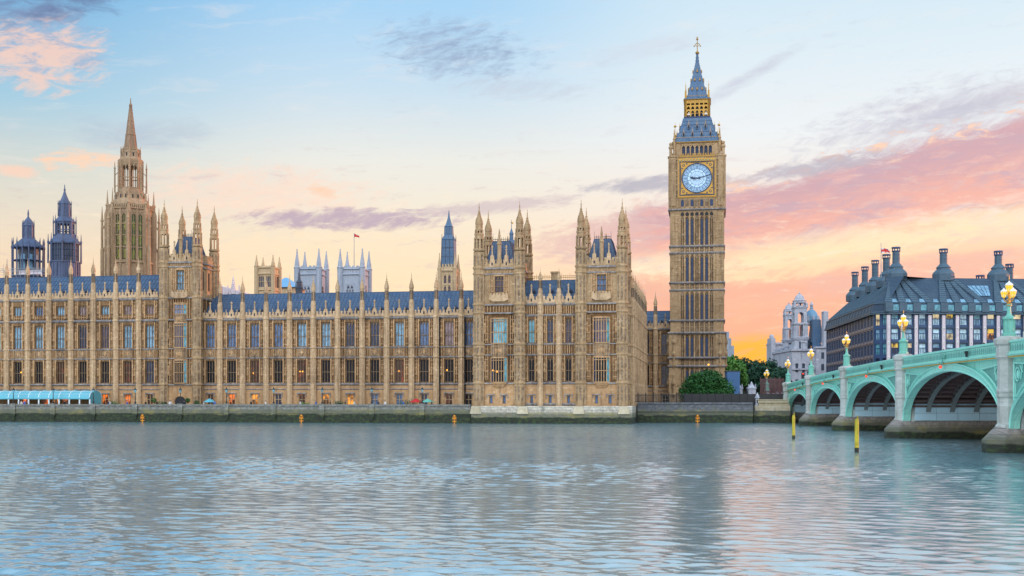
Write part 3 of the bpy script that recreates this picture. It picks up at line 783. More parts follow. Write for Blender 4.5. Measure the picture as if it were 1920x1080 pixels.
# ------------------------------------------------------------------ water, ground, terrace
def sheet(name, pts, z, mat):
    mb = MB(); mb.add([(x, y, z) for x, y in pts], [tuple(range(len(pts)))]); return setting(name, mb, mat)
def river():
    """The river as one sheet of real chop: many short crossing waves, finer near the near bank, plus flat water out to the sides."""
    import numpy as np
    rng = np.random.RandomState(5)
    ny, nx = 800, 760
    ys = [12.0]
    while len(ys) < ny: ys.append(ys[-1] * 1.0039 + .0)
    ys = np.array(ys); ys = 12 + (ys - 12) * (276 - 12) / (ys[-1] - 12)
    f = np.linspace(-1.0, 1.0, nx)
    Xg = (ys[:, None] * .80 + 8) * f[None, :] - ys[:, None] * .17
    Yg = np.repeat(ys[:, None], nx, 1)
    Z = np.zeros_like(Xg)
    for k in range(70):
        lam = .38 * (1.9 / .38) ** rng.rand(); th = rng.normal(1.42, .5)
        a = .0044 * lam ** .85
        kx, ky = 2 * np.pi / lam * np.cos(th), 2 * np.pi / lam * np.sin(th)
        ph = rng.rand() * 6.28
        wob = .8 * np.sin(Xg * .07 * rng.rand() + Yg * .05 * rng.rand() + rng.rand() * 6)
        c = np.sin(kx * Xg + ky * Yg + ph + wob)
        Z += a * (c - .25 * np.cos(2 * (kx * Xg + ky * Yg + ph + wob)))
    calm = .62 + .75 * np.sin(Xg * .021 + 1.3 * np.sin(Yg * .045)) * np.sin(Yg * .06 + 1.1 * np.sin(Xg * .013) + 1)
    edge = np.clip((1 - np.abs(f))[None, :] * 12, 0, 1) * np.clip((ys - 12) / 3, 0, 1)[:, None] * np.clip((276 - ys) / 4, 0, 1)[:, None]
    Z *= np.clip(calm, .4, 1.35) * edge
    vs = np.stack([Xg, Yg, Z], 2).reshape(-1, 3)
    idx = np.arange(ny * nx).reshape(ny, nx)
    q = np.stack([idx[:-1, :-1], idx[:-1, 1:], idx[1:, 1:], idx[1:, :-1]], 2).reshape(-1, 4)
    nv = len(vs)
    xl0, xr0, xl1, xr1 = Xg[0, 0], Xg[0, -1], Xg[-1, 0], Xg[-1, -1]
    ext = np.array([[-2500, 12, 0], [xl0, 12, 0], [xl1, 276, 0], [-2500, 276, 0], [2500, 12, 0], [xr0, 12, 0], [xr1, 276, 0], [2500, 276, 0], [-2500, -300, 0], [2500, -300, 0]])
    me = bpy.data.meshes.new('river')
    faces = q.tolist() + [[nv, nv + 1, nv + 2, nv + 3], [nv + 5, nv + 4, nv + 7, nv + 6], [nv + 8, nv + 9, nv + 4, nv + 5, nv + 1, nv]]
    me.from_pydata(np.vstack([vs, ext]).tolist(), [], faces)
    me.materials.append(MAT['river_water']); me.polygons.foreach_set('use_smooth', [True] * len(faces))
    o = bpy.data.objects.new('river', me); COL.objects.link(o); o['kind'] = 'structure'
river()
YW, YF = 240.0, 250.0                                              # river wall, palace front
XE, XN = X(1178, 241), X(1420, 262)
mb = MB(); mb.add([(-2500, YW + .9, 2.9), (XE - .3, YW + .9, 2.9), (XE - .3, 262, 2.9), (-2500, 262, 2.9)], [(0, 1, 2, 3)]); setting('terrace', mb, 'paving')
mb = MB(); mb.box(-3000, 3000, 262.5, 6000, -2, 4.0); mb.box(XE + .1, X(1411, 253), 252.6, 262.48, -2, 3.6); setting('ground', mb, 'tarmac')

def river_wall(name, x0, x1, y, z, mat, label, thick=.9, pier_x=(), notch=.8):
    t = thing(name, label, 'river wall', (x0, y, 0))
    mb = MB(t.location); mb.polyx([(y + .55, -3), (y + .05, z - 2.0), (y, z - .32), (y + thick, z - .32), (y + thick, -3)], x0, x1); mb.build('wall', mat, t)
    mb = MB(t.location); mb.polyx([(y - .22, z - .34), (y - .24, z - .08), (y - .1, z), (y + thick + .1, z), (y + thick + .1, z - .34)], x0, x1); mb.build('coping', mat, t)
    mb = MB(t.location); mb.polyx([(y - .14, z - 1.95), (y - .16, z - 1.75), (y + .03, z - 1.6), (y + .04, z - 2.1)], x0, x1); mb.build('string_course', mat, t)
    p0 = None
    for x in pier_x:
        if p0 is None:
            mb = MB(t.location); mb.box(x - .55, x + .55, y - .3, y - .02, z - 2.5, z + .12); mb.frus(x - .2, x + .2, y - .1, y, z - 3.5, x - .5, x + .5, y - .28, y, z - 2.5)
            p0 = mb.build('wall_pier', mat, t); xp = x
        else: dup(p0, t, (x - xp, 0, 0), children=[])
    return t
XP0 = X(884, 240)
lamp_us = [25, 99.5, 175, 253.5, 338, 424.5, 513, 604, 697, 791.5]
river_wall('river_wall', X(-260, 240), XP0 - .2, YW, 3.95, 'river_wall_stone', 'long grey embankment wall with black weed below the terrace of the palace', pier_x=[X(u, 240) for u in [-120, -48] + lamp_us])
YB = 252.0
river_wall('river_wall', XE + 1.2, X(1412, YB), YB, 4.35, 'bank_wall_stone', 'dark bluish river wall below the railing and the round green tree')
def bank_steps():
    t = thing('river_wall', 'low stepped stone wall between the dark river wall and the first bridge pier', 'river wall', (X(1412, 254), 254, 0))
    x0, x1 = X(1413, 254), X(1478, 262)
    mb = MB(t.location); mb.box(x0, x1, 254, 262, -2, 2.6); mb.build('wall', 'bank_wall_stone', t)
    mb = MB(t.location); mb.box(x0 + .4, x1, 255.5, 262, 2.6, 3.6); mb.box(x0 + 1.2, x1, 257.5, 262, 3.6, 4.3); mb.build('step', 'plinth_stone', t)
    mb = MB(t.location); mb.box(x0 + 1.0, x1, 257.2, 257.6, 4.3, 4.85); mb.box(x0 + 1.0, x1, 257.0, 257.7, 4.85, 5.0); mb.build('parapet', 'plinth_stone', t)
bank_steps()
river_wall('river_wall', X(1478, 262) + .3, 700, 261.6, 4.9, 'river_wall_stone', 'grey embankment wall running on beyond the bridge arches')
def foot_wall():
    t = thing('river_wall', 'pale stone plinth with green weed under the twin towered pavilion', 'river wall', (XP0, 239.6, 0))
    x0, x1 = XP0, XE + .9; o = t.location
    mb = MB(o); mb.polyx([(240.2, -3), (239.6, 1.8), (239.55, 3.0), (240.0, 3.62), (252.5, 3.62), (252.5, -3)], x0, x1); mb.build('wall', 'pavilion_foot_stone', t)
    mb = MB(o)
    for u in (892, 980, 1085, 1170):
        x = X(u, 239.6); mb.frus(x - 1.2, x + 1.2, 239.3, 240, 2.0, x - .9, x + .9, 239.5, 240, 3.5)
    mb.build('buttress_mold', 'plinth_stone', t)
foot_wall()

# ------------------------------------------------------------------ river-front ranges
W1 = thing('palace_wing', 'long gothic range of three storeys at the left edge with blue iron roof', 'palace', (X(-66, 250), 250, ZT), group='ranges of the gothic palace')
bxl = [X(u, 249.7) for u in (-66, -27, 12.5, 52, 92, 133, 175, 217, 260)] + [X(301.5, 250)]
river_wing(W1, bxl, YF, ['pane_navy', 'pane_teal', 'pane_sky', 'pane_sky', 'pane_sky', 'pane_navy', 'pane_violet', 'pane_sky', 'pane_sky'],
           ['pane_dark', 'room_red', 'pane_dark', 'pane_dark', 'room_red', 'pane_dark', 'pane_dark', 'room_red', 'pane_navy'],
           ['room_amber', 'room_orange', 'room_orange', 'pane_dark', 'room_amber', 'room_amber', 'room_orange', 'room_orange', 'room_red'], third=True,
           panes_t=['pane_blue', 'pane_sky', 'pane_sky', 'pane_blue', 'pane_sky', 'pane_pink', 'pane_sky', 'pane_pink', 'pane_pink'],
           lamps={1: [(.55, 11.3)], 6: [(-.3, 12.0), (-.35, 9.2)], 7: [(-.3, 10.6), (.1, 10.7)], 8: [(.55, 11.6)]}.items(), z_ridge=34.2, roof_dy=8.0, skip_last=True)
W2 = thing('palace_wing', 'gothic range of two tall storeys between the four turret tower and the pavilion', 'palace', (X(378, 250), 250, ZT), group='ranges of the gothic palace')
bxm = [X(376, 250)] + [X(u, 249.7) for u in (412.5, 455, 499, 543, 587.5, 633, 679, 725, 771.5, 818, 865)] + [X(892, 250)]
river_wing(W2, bxm, YF, ['pane_blue', 'pane_blue', 'pane_blue', 'pane_blue', 'pane_sky', 'pane_sky', 'pane_navy', 'pane_navy', 'pane_sky', 'pane_blue', 'pane_pink', 'pane_blue'],
           ['pane_dark', 'pane_dark', 'room_red', 'pane_dark', 'room_red', 'pane_dark', 'pane_dark', 'pane_dark', 'room_red', 'pane_dark', 'pane_dark', 'pane_dark'],
           ['room_red', 'room_orange', 'room_amber', 'pane_navy', 'room_red', 'room_amber', 'room_amber', 'pane_blue', 'pane_blue', 'pane_navy', 'room_red', 'pane_dark'],
           lamps={1: [(-.1, 10.9)], 2: [(-.1, 11.2), (.5, 11.2)], 4: [(.55, 11.2)], 5: [(-.3, 12.1), (.3, 11.4), (-.4, 11.4)], 7: [(.5, 12.0)], 8: [(-.3, 11.8), (.1, 11.8)], 10: [(.6, 12.3)]}.items(), z_ridge=29.3, skip_first=True, skip_last=True)
def drainpipes():
    for u in (824, 871.5):
        mb = MB((X(u, 249.5), 249.5, ZT)); x = X(u, 249.5)
        mb.tube((x, 249.75, ZT), (x, 249.75, 22.6), .13, .13, 6); mb.box(x - .25, x + .25, 249.5, 249.95, 22.5, 23.0)
        for z in (6, 10, 14, 18): mb.box(x - .2, x + .2, 249.6, 249.9, z, z + .15)
        mb.build('drainpipe', 'iron_black', W2, )
        o = COL.objects[-1]
        o.location = Vector((x, 249.5, ZT)) - W2.location
drainpipes()
WN = thing('palace_wing', 'sunlit side range with close set pinnacles running back from the pavilion to the clock tower', 'palace', (XE - .3, 252.5, ZT), pi / 2, 'ranges of the gothic palace')
bxn = [XE - .3 + 5.45 * k for k in range(10)]
river_wing(WN, bxn, 252.5, ['pane_dark', 'pane_navy'], ['pane_dark'], ['pane_dark', None], z_ridge=28.0)
WL = thing('palace_wing', 'short shaded range with one turret between the side range and the clock tower', 'palace', (X(1190, 303), 303, ZT), group='ranges of the gothic palace')
bxk = [X(1190, 303), X(1229, 302.7), X(1266, 303)]
river_wing(WL, bxk, 303, ['pane_navy', 'pane_navy'], ['pane_dark', 'pane_navy'], [None, 'pane_dark'], z_ridge=28.2, skip_first=True, skip_last=True)

# ------------------------------------------------------------------ square turreted towers
def turret(root, x, y, r, z0, z_solid, tiers, z_shaft, z_fin, rings=(), mat='tower_stone'):
    mb = MB(root.location); R = r * R8
    prof = [(R, z0)]
    for z in rings: prof += [(R, z - .35), (R * 1.22, z - .1), (R * 1.22, z + .15), (R, z + .3)]
    prof += [(R, z_solid)]
    mb.lathe(x, y, prof)
    for k in range(8):
        a = 2 * pi * k / 8 + pi / 8
        mb.box(x + cos(a) * R - .06, x + cos(a) * R + .06, y + sin(a) * R - .06, y + sin(a) * R + .06, z0, z_solid)
    for za, zb in tiers:                                            # open lantern tiers: corner posts between rings
        mb.lathe(x, y, [(R, za - .55), (R * 1.14, za - .3), (R * 1.14, za - .05), (R * .96, za)])
        for k in range(8):
            a = 2 * pi * k / 8 + pi / 8
            cx, cy = x + cos(a) * R * .84, y + sin(a) * R * .84
            mb.lathe(cx, cy, [(.17, za), (.17, zb)], 5)
        mb.lathe(x, y, [(R * .93, zb - .25), (R * .93, zb)])
        mb.lathe(x, y, [(R * .9, zb - .02), (R * .82, zb + .5)])
        R *= .80
    mb.lathe(x, y, [(R, tiers[-1][1]), (R * 1.12, z_shaft - .1), (R, z_shaft)])
    t = mb.build('turret', mat, root)
    mb = MB(root.location); R0 = r
    lv = [z0 + .6] + [z for z in rings if z > z0 + 1] + [z_solid]
    for a_, b_ in zip(lv, lv[1:]):
        if b_ - a_ < 1.6: continue
        n = 2 if b_ - a_ > 4 else 1
        for k in range(8):
            a = 2 * pi * k / 8
            if sin(a) > .5: continue
            d = Vector((cos(a), sin(a), 0)); e = Vector((-sin(a), cos(a), 0)) * (r * .2)
            for j in range(n):
                za, zb = a_ + .55 + (b_ - a_ - .9) * j / n, a_ + .35 + (b_ - a_ - .9) * (j + 1) / n
                c = Vector((x, y, 0)) + d * (r + .004); c2 = c + d * .03
                vs = []
                for q in (c, c2): vs += [tuple(q - e + Vector((0, 0, za))), tuple(q + e + Vector((0, 0, za))), tuple(q + e + Vector((0, 0, zb - .3))), tuple(q + Vector((0, 0, zb))), tuple(q - e + Vector((0, 0, zb - .3)))]
                mb.add(vs, [(0, 1, 2, 3, 4), (9, 8, 7, 6, 5)] + [(i, 5 + i, 5 + (i + 1) % 5, (i + 1) % 5) for i in range(5)])
    np_ = mb.build('niche_shade', 'carved_stone', t)  # dark slabs on the turret faces, painting in the shade of niches
    mb = MB(root.location); mb.lathe(x, y, ogee(R * 1.0, z_shaft, z_fin - z_shaft))
    for k in range(4):
        a = 2 * pi * k / 4 + pi / 4
        for q, f in ((.1, 1.16), (.2, 1.08), (.3, .85), (.42, .55), (.5, .4)): mb.ball((x + cos(a) * R * f, y + sin(a) * R * f, z_shaft + q * (z_fin - z_shaft)), .12, n=5, m=4)
    p = mb.build('pinnacle', mat, t); KIDS[t.name] = [np_, p]
    return t

def square_tower(root, x0, x1, y0, y1, z0, lv, zw, oriels, pane_top, panes_o, mat='sandstone', r=1.05, base_win=None, arch_door=False):
    """lv: (string above the range, lower band, upper band, merlon top, solid top, shaft top, finial top); zw: big traceried window."""
    o = root.location
    zs, zb1, zb2, zm, z_sol, z_sh, z_fi = lv
    xc = (x0 + x1) / 2
    yw = y0 - .1
    ow = (x1 - x0) * .40
    holes = [(xc - .95, xc + .95, zw[0], zw[1])] + [(xc - ow / 2, xc + ow / 2, a, b) for a, b in oriels]
    if base_win: holes += [(xc + s - .35, xc + s + .35, base_win[0], base_win[1]) for s in base_win[2]]
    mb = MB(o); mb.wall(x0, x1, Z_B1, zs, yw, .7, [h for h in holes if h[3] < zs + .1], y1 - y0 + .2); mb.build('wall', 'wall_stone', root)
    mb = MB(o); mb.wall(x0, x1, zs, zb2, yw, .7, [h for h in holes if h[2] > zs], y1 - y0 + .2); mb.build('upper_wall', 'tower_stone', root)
    mb = MB(o); mb.wall(x0, x1, z0, Z_B1, yw, .7, [h for h in holes if h[2] < Z_B1 and h[3] < Z_B1], y1 - y0 + .2); mb.build('ground_storey', mat, root)
    # side (facing right) windows: two tall lights
    mb = MB(o)
    for f in (.33, .67):
        yy = y0 + (y1 - y0) * f
        mb.box(x1 + .004, x1 + .05, yy - .35, yy + .35, zw[0] + .2, zw[1] - .2)
    mb.build('side_window', 'pane_dark', root)
    mb = MB(o)
    for f in (.2, .5, .8):
        yy = y0 + (y1 - y0) * f
        mb.box(x1 + .004, x1 + .2, yy - .1, yy + .1, z0, zb1 - .3)
    for s in (-1, 1):                                                # stacks of statue niches beside the window
        for k in range(3):
            zz = zw[0] + .3 + k * (zw[1] - zw[0]) * .33
            xx = xc + s * 1.5
            mb.lathe(xx, yw - .08, [(.28, zz - .3), (.3, zz), (.12, zz + .05), (.14, zz + .75), (.3, zz + .9), (.05, zz + 1.15)], 6)
        mb.box(xc + s * 2.05 - .09, xc + s * 2.05 + .09, yw - .2, yw - .003, zs + .4, zb1 - .3)
        mb.box(xc + s * 1.06 - .1, xc + s * 1.06 + .1, yw - .28, yw - .003, zw[0], zw[1] + .3)
    mb.poly([(xc - 1.16, zw[1]), (xc + 1.16, zw[1]), (xc + .8, zw[1] + .42), (xc, zw[1] + .7), (xc - .8, zw[1] + .42)], yw - .2, yw - .003)
    for a, b in ((z0 + 5.5, Z_P0 - .2), (Z_U0, Z_C - .6)):
        for s in (-1, 1):
            for f in (.56, .66, .78): 
                xx = xc + s * (x1 - x0) / 2 * f
                mb.box(xx - .07, xx + .07, yw - .15, yw - .003, a, b)
            for f in (.12, .36, .6, .85): mb.box(xc + min(s * (x1 - x0) * .27, s * (x1 - x0) * .42), xc + max(s * (x1 - x0) * .27, s * (x1 - x0) * .42), yw - .1, yw - .004, a + (b - a) * f - .08, a + (b - a) * f + .08)
            xx = xc + s * (x1 - x0) / 2 * .72
            mb.lathe(xx, yw - .12, [(.1, (a + b) / 2 - .9), (.28, (a + b) / 2 - .4), (.15, (a + b) / 2), (.16, (a + b) / 2 + .6), (.3, (a + b) / 2 + .9), (.04, (a + b) / 2 + 1.5)], 6)
    ribs_strip(mb, x0 + 1.2, x1 - 1.2, zb1 + .15, zb2 - .2, yw, 10, .14, .16)
    ribs_strip(mb, x0 + 1.2, x1 - 1.2, Z_P0 + .15, Z_P1 - .15, yw, 9, .12, .14)
    if zs - Z_C > 1: ribs_strip(mb, x0 + 1.2, x1 - 1.2, Z_C + .15, zs - .3, yw, 10, .14, .16)
    mb.build('tracery_molding', mat, root)
    # great window and its balcony
    wn = add_window(root, 'great_window', xc, 1.9, zw[0], zw[1], yw, 3, (.36, .74), True, pane_top)
    mb = MB(o); mb.poly([(xc - 2, zw[0] - 1.5), (xc - 1.2, zw[0] - 1.9), (xc + 1.2, zw[0] - 1.9), (xc + 2, zw[0] - 1.5), (xc + 2, zw[0] - .9), (xc - 2, zw[0] - .9)], yw - .8, yw - .004)
    battlement(mb, xc - 2, xc + 2, zw[0] - .895, zw[0] - .15, yw - .8, .2, .66)
    mb.build('balcony', 'pale_stone', root)
    # canted oriels, one per storey
    for (a, b), pm in zip(oriels, panes_o):
        c, f = ow * .32, .75                                         # half width of the front light, projection
        mb = MB(o)
        for i in range(5):
            xx = xc - c + 2 * c * i / 4; mb.box(xx - .07, xx + .07, yw - f, yw - f + .2, a, b)
        for s in (-1, 1): mb.box(xc + s * ow / 2 - .1, xc + s * ow / 2 + .1, yw - .22, yw - .004, a, b)
        hexa = [(xc - ow / 2 - .1, yw - .004), (xc - c - .08, yw - f - .1), (xc + c + .08, yw - f - .1), (xc + ow / 2 + .1, yw - .004)]
        for z, h in ((a - .2, .2), (a + (b - a) * .44, .13), (a + (b - a) * .9, .14), (b, .3)): mb.polyz(hexa, z, z + h)
        w = mb.build('oriel_window', mat, root)
        mb = MB(o); mb.box(xc - c, xc + c, yw - f + .08, yw - f + .12, a, b); p = mb.build('pane', pm, w)
        for s in (-1, 1):
            mb = MB(o); mb.add([(xc + s * c, yw - f + .1, a), (xc + s * ow / 2, yw - .05, a), (xc + s * ow / 2, yw - .05, b), (xc + s * c, yw - f + .1, b)], [(0, 1, 2, 3)])
            mb.build('side_pane', 'pane_teal' if s > 0 else 'pane_navy', w)
        last = w
    for (a0, b0), (a1, b1) in zip(oriels, oriels[1:]):
        mb = MB(o); mb.polyz([(xc - ow / 2 - .05, yw - .003), (xc - ow * .34, yw - .72), (xc + ow * .34, yw - .72), (xc + ow / 2 + .05, yw - .003)], b0 + .3, a1 - .2)
        mb.mi = 1
        ribs_strip(mb, xc - ow * .3, xc + ow * .3, b0 + .4, a1 - .3, yw - .72, 6, .1, .1)
        mb.ball((xc, yw - .78, (b0 + a1) / 2), .35, .15, .5); mb.ball((xc - .55, yw - .78, (b0 + a1) / 2 - .1), .2, .12, .6); mb.ball((xc + .55, yw - .78, (b0 + a1) / 2 - .1), .2, .12, .6)
        mb.build('carved_panel', ['carved_stone', 'sandstone'], root)
    a = oriels[0][0]
    if not arch_door:
        mb = MB(o)
        for k, (wd, f, zz) in enumerate(((ow * .5, .7, a - .45), (ow * .42, .5, a - .8), (ow * .34, .28, a - 1.15))): mb.polyz([(xc - wd, yw - .003), (xc - wd * .75, yw - f), (xc + wd * .75, yw - f), (xc + wd, yw - .003)], zz, zz + .28)
        mb.build('corbel', mat, root)
    if base_win:
        b0 = None
        for s in base_win[2]:
            if b0 is None:
                b0 = add_window(root, 'slit_window', xc + s, .7, base_win[0], base_win[1], yw, 1, (), False, 'pane_blue', 'sandstone', .3); s0 = s
                mb = MB(o); mb.box(xc + s - .8, xc + s + .8, yw - .22, yw - .004, base_win[1] + .1, base_win[1] + .32); mb.box(xc + s - .8, xc + s - .65, yw - .18, yw - .004, base_win[1] - .5, base_win[1] + .1); mb.box(xc + s + .65, xc + s + .8, yw - .18, yw - .004, base_win[1] - .5, base_win[1] + .1)
                KIDS[b0.name].append(mb.build('hood_mold', 'string_stone', b0))
            else: dup(b0, root, (s - s0, 0, 0))
    if arch_door:
        mb = MB(o); pts = [(xc - 1.3 + .0, z0), (xc + 1.3, z0)] + [(xc + 1.3 * cos(t), z0 + 1.6 + 1.1 * sin(t)) for t in [pi * k / 8 for k in range(9)]]
        mb.poly(pts, yw - .09, yw - .005); d = mb.build('arched_door', 'dark_void', root)
        mb = MB(o)
        for k in range(8):
            t0, t1 = pi * k / 8, pi * (k + 1) / 8
            mb.tube((xc + 1.5 * cos(t0), yw - .1, z0 + 1.6 + 1.3 * sin(t0)), (xc + 1.5 * cos(t1), yw - .1, z0 + 1.6 + 1.3 * sin(t1)), .2)
        mb.build('door_arch', 'sandstone', d)
    # strings and bands, a little proud of each wall
    for z, h, p in ((Z_B1, .3, .3), (Z_P0, .22, .25), (Z_P1, .22, .25), (Z_C, .3, .34), (zs, .32, .36), (zb1, .26, .3), (zb2, .34, .4)):
        mb = MB(o); mb.box(x0 - p, x1 + p, yw - p, y1 + p, z - h * .7, z + h * .3); mb.build('string_course', 'string_stone', root)
    mb = MB(o)
    battlement(mb, x0 + .7, x1 - .7, zb2 + .1, zm, yw - .1); battlement(mb, x0 + .7, x1 - .7, zb2 + .1, zm, y1 - .2)
    k0 = len(mb.v)
    for xx in (x0 - .2, x1 - .1):
        n = int((y1 - y0 - 1.4) / .75); w = (y1 - y0 - 1.4) / n; zmid = (zb2 + zm) / 2
        pts = [(y0 + .7, zb2 + .1), (y1 - .7, zb2 + .1)]
        for i in range(n - 1, -1, -1):
            q = y0 + .7 + i * w
            pts += [(q + w, zmid), (q + w * .78, zmid), (q + w * .78, zm), (q + w * .22, zm), (q + w * .22, zmid)]
        pts.append((y0 + .7, zmid)); pts = [p for i, p in enumerate(pts) if p != pts[i - 1]]
        mb.polyx(pts, xx, xx + .3)
    mb.build('parapet', mat if mat != 'sandstone' else 'tower_stone', root)
    g = gablet(root, xc - 1.5, yw - .15, zb2 + .2, zm + .9, zm + 3.0)
    dup(g, root, (3.0, 0, 0))
    mb = MB(o); mb.lathe(xc, yw + .1, [(.42, zb2), (.42, zm + 3.0), (.6, zm + 3.2), (.45, zm + 3.5), (.22, zm + 4.6), (.28, zm + 4.8), (.05, zm + 6.4)], 8); mb.build('centre_pinnacle', 'tower_stone', root)
    dup(COL.objects[-1], root, (0, y1 - y0, 0), children=[])
    # iron roof: truncated pyramid with cresting
    i0, i1, zr = .9, 2.5, zm + 4.2
    mb = MB(o); mb.frus(x0 + i0, x1 - i0, y0 + i0, y1 - i0, zb2 + .1, x0 + i1, x1 - i1, y0 + i1, y1 - i1, zr); rf = mb.build('roof', 'roof_iron', root)
    mb = MB(o)
    for k in range(8):
        f = k / 7; xa, xb = x0 + i0 + (x1 - x0 - 2 * i0) * f, x0 + i1 + (x1 - x0 - 2 * i1) * f
        mb.tube((xa, y0 + i0, zb2 + .2), (xb, y0 + i1, zr), .07, .07, 4)
        ya, yb = y0 + i0 + (y1 - y0 - 2 * i0) * f, y0 + i1 + (y1 - y0 - 2 * i1) * f
        mb.tube((x1 - i0, ya, zb2 + .2), (x1 - i1, yb, zr), .07, .07, 4)
    mb.build('roof_rib', 'roof_iron_dark', rf)
    mb = MB(o)
    for k in range(9):
        f = k / 8; xx = x0 + i1 + (x1 - x0 - 2 * i1) * f
        mb.tube((xx, y0 + i1, zr - .05), (xx, y0 + i1, zr + (1.5 if k in (0, 8) else .8)), .06, .03, 4)
    mb.box(x0 + i1, x1 - i1, y0 + i1 - .05, y0 + i1 + .05, zr + .3, zr + .4); mb.box(x0 + i1, x1 - i1, y0 + i1 - .05, y0 + i1 + .05, zr - .1, zr)
    mb.build('roof_cresting_trim', 'iron_black', rf)
    t0 = turret(root, x0, y0, r, z0, z_sol, [(z_sol + .7, z_sol + (z_sh - z_sol) * .52), (z_sol + (z_sh - z_sol) * .52 + 1.0, z_sh - .9)], z_sh, z_fi, [Z_B1, Z_P0, Z_P1, Z_C, zs, zb1, zb2])
    for x, y in ((x1, y0), (x0, y1), (x1, y1)): dup(t0, root, (x - x0, y - y0, 0))

Z3 = 28.0
TA = thing('palace_tower', 'square tower with four openwork turrets rising from the river front beside the tall spire', 'tower', (X(339, 248.5), 248.5, ZT), group='square turreted towers')
square_tower(TA, X(308, 248.5), X(370, 248.5), 248.5, 257.6, ZT, (Z3, 35.0, 36.0, 37.9, 39.2, 45.6, 50.2), (29.7, 34.2), [(Z_L0, Z_L1), (Z_U0, Z_U1), (24.3, 26.5)], 'pane_sky', ['pane_dark', 'pane_navy', 'pane_blue'], arch_door=True, r=.98)
LV = (24.8, 31.2, 32.4, 34.2, 35.8, 41.4, 46.2)
YP = 241.0
TB = thing('palace_tower', 'turreted tower at the end of the pavilion nearest the long river range', 'tower', (X(936, YP), YP, 3.6), group='square turreted towers')
square_tower(TB, X(898.4, YP), X(974.4, YP), YP, 251.2, 3.6, LV, (27.3, 30.7), [(Z_L0 - .1, Z_L1 - .2), (Z_U0, 21.7)], 'pane_violet', ['pane_dark', 'pane_teal'], base_win=(4.1, 5.8, (-1.75, 1.05)))
TC = thing('palace_tower', 'turreted tower at the end of the pavilion nearest the clock tower', 'tower', (X(1128, YP), YP, 3.6), group='square turreted towers')
square_tower(TC, X(1089.6, YP), X(1166.7, YP), YP, 251.2, 3.6, LV, (27.3, 30.7), [(Z_L0 - .1, Z_L1 - .2), (Z_U0, 21.7)], 'pane_blue', ['pane_dark', 'pane_violet'], base_win=(4.1, 5.8, (-1.05, 1.75)))

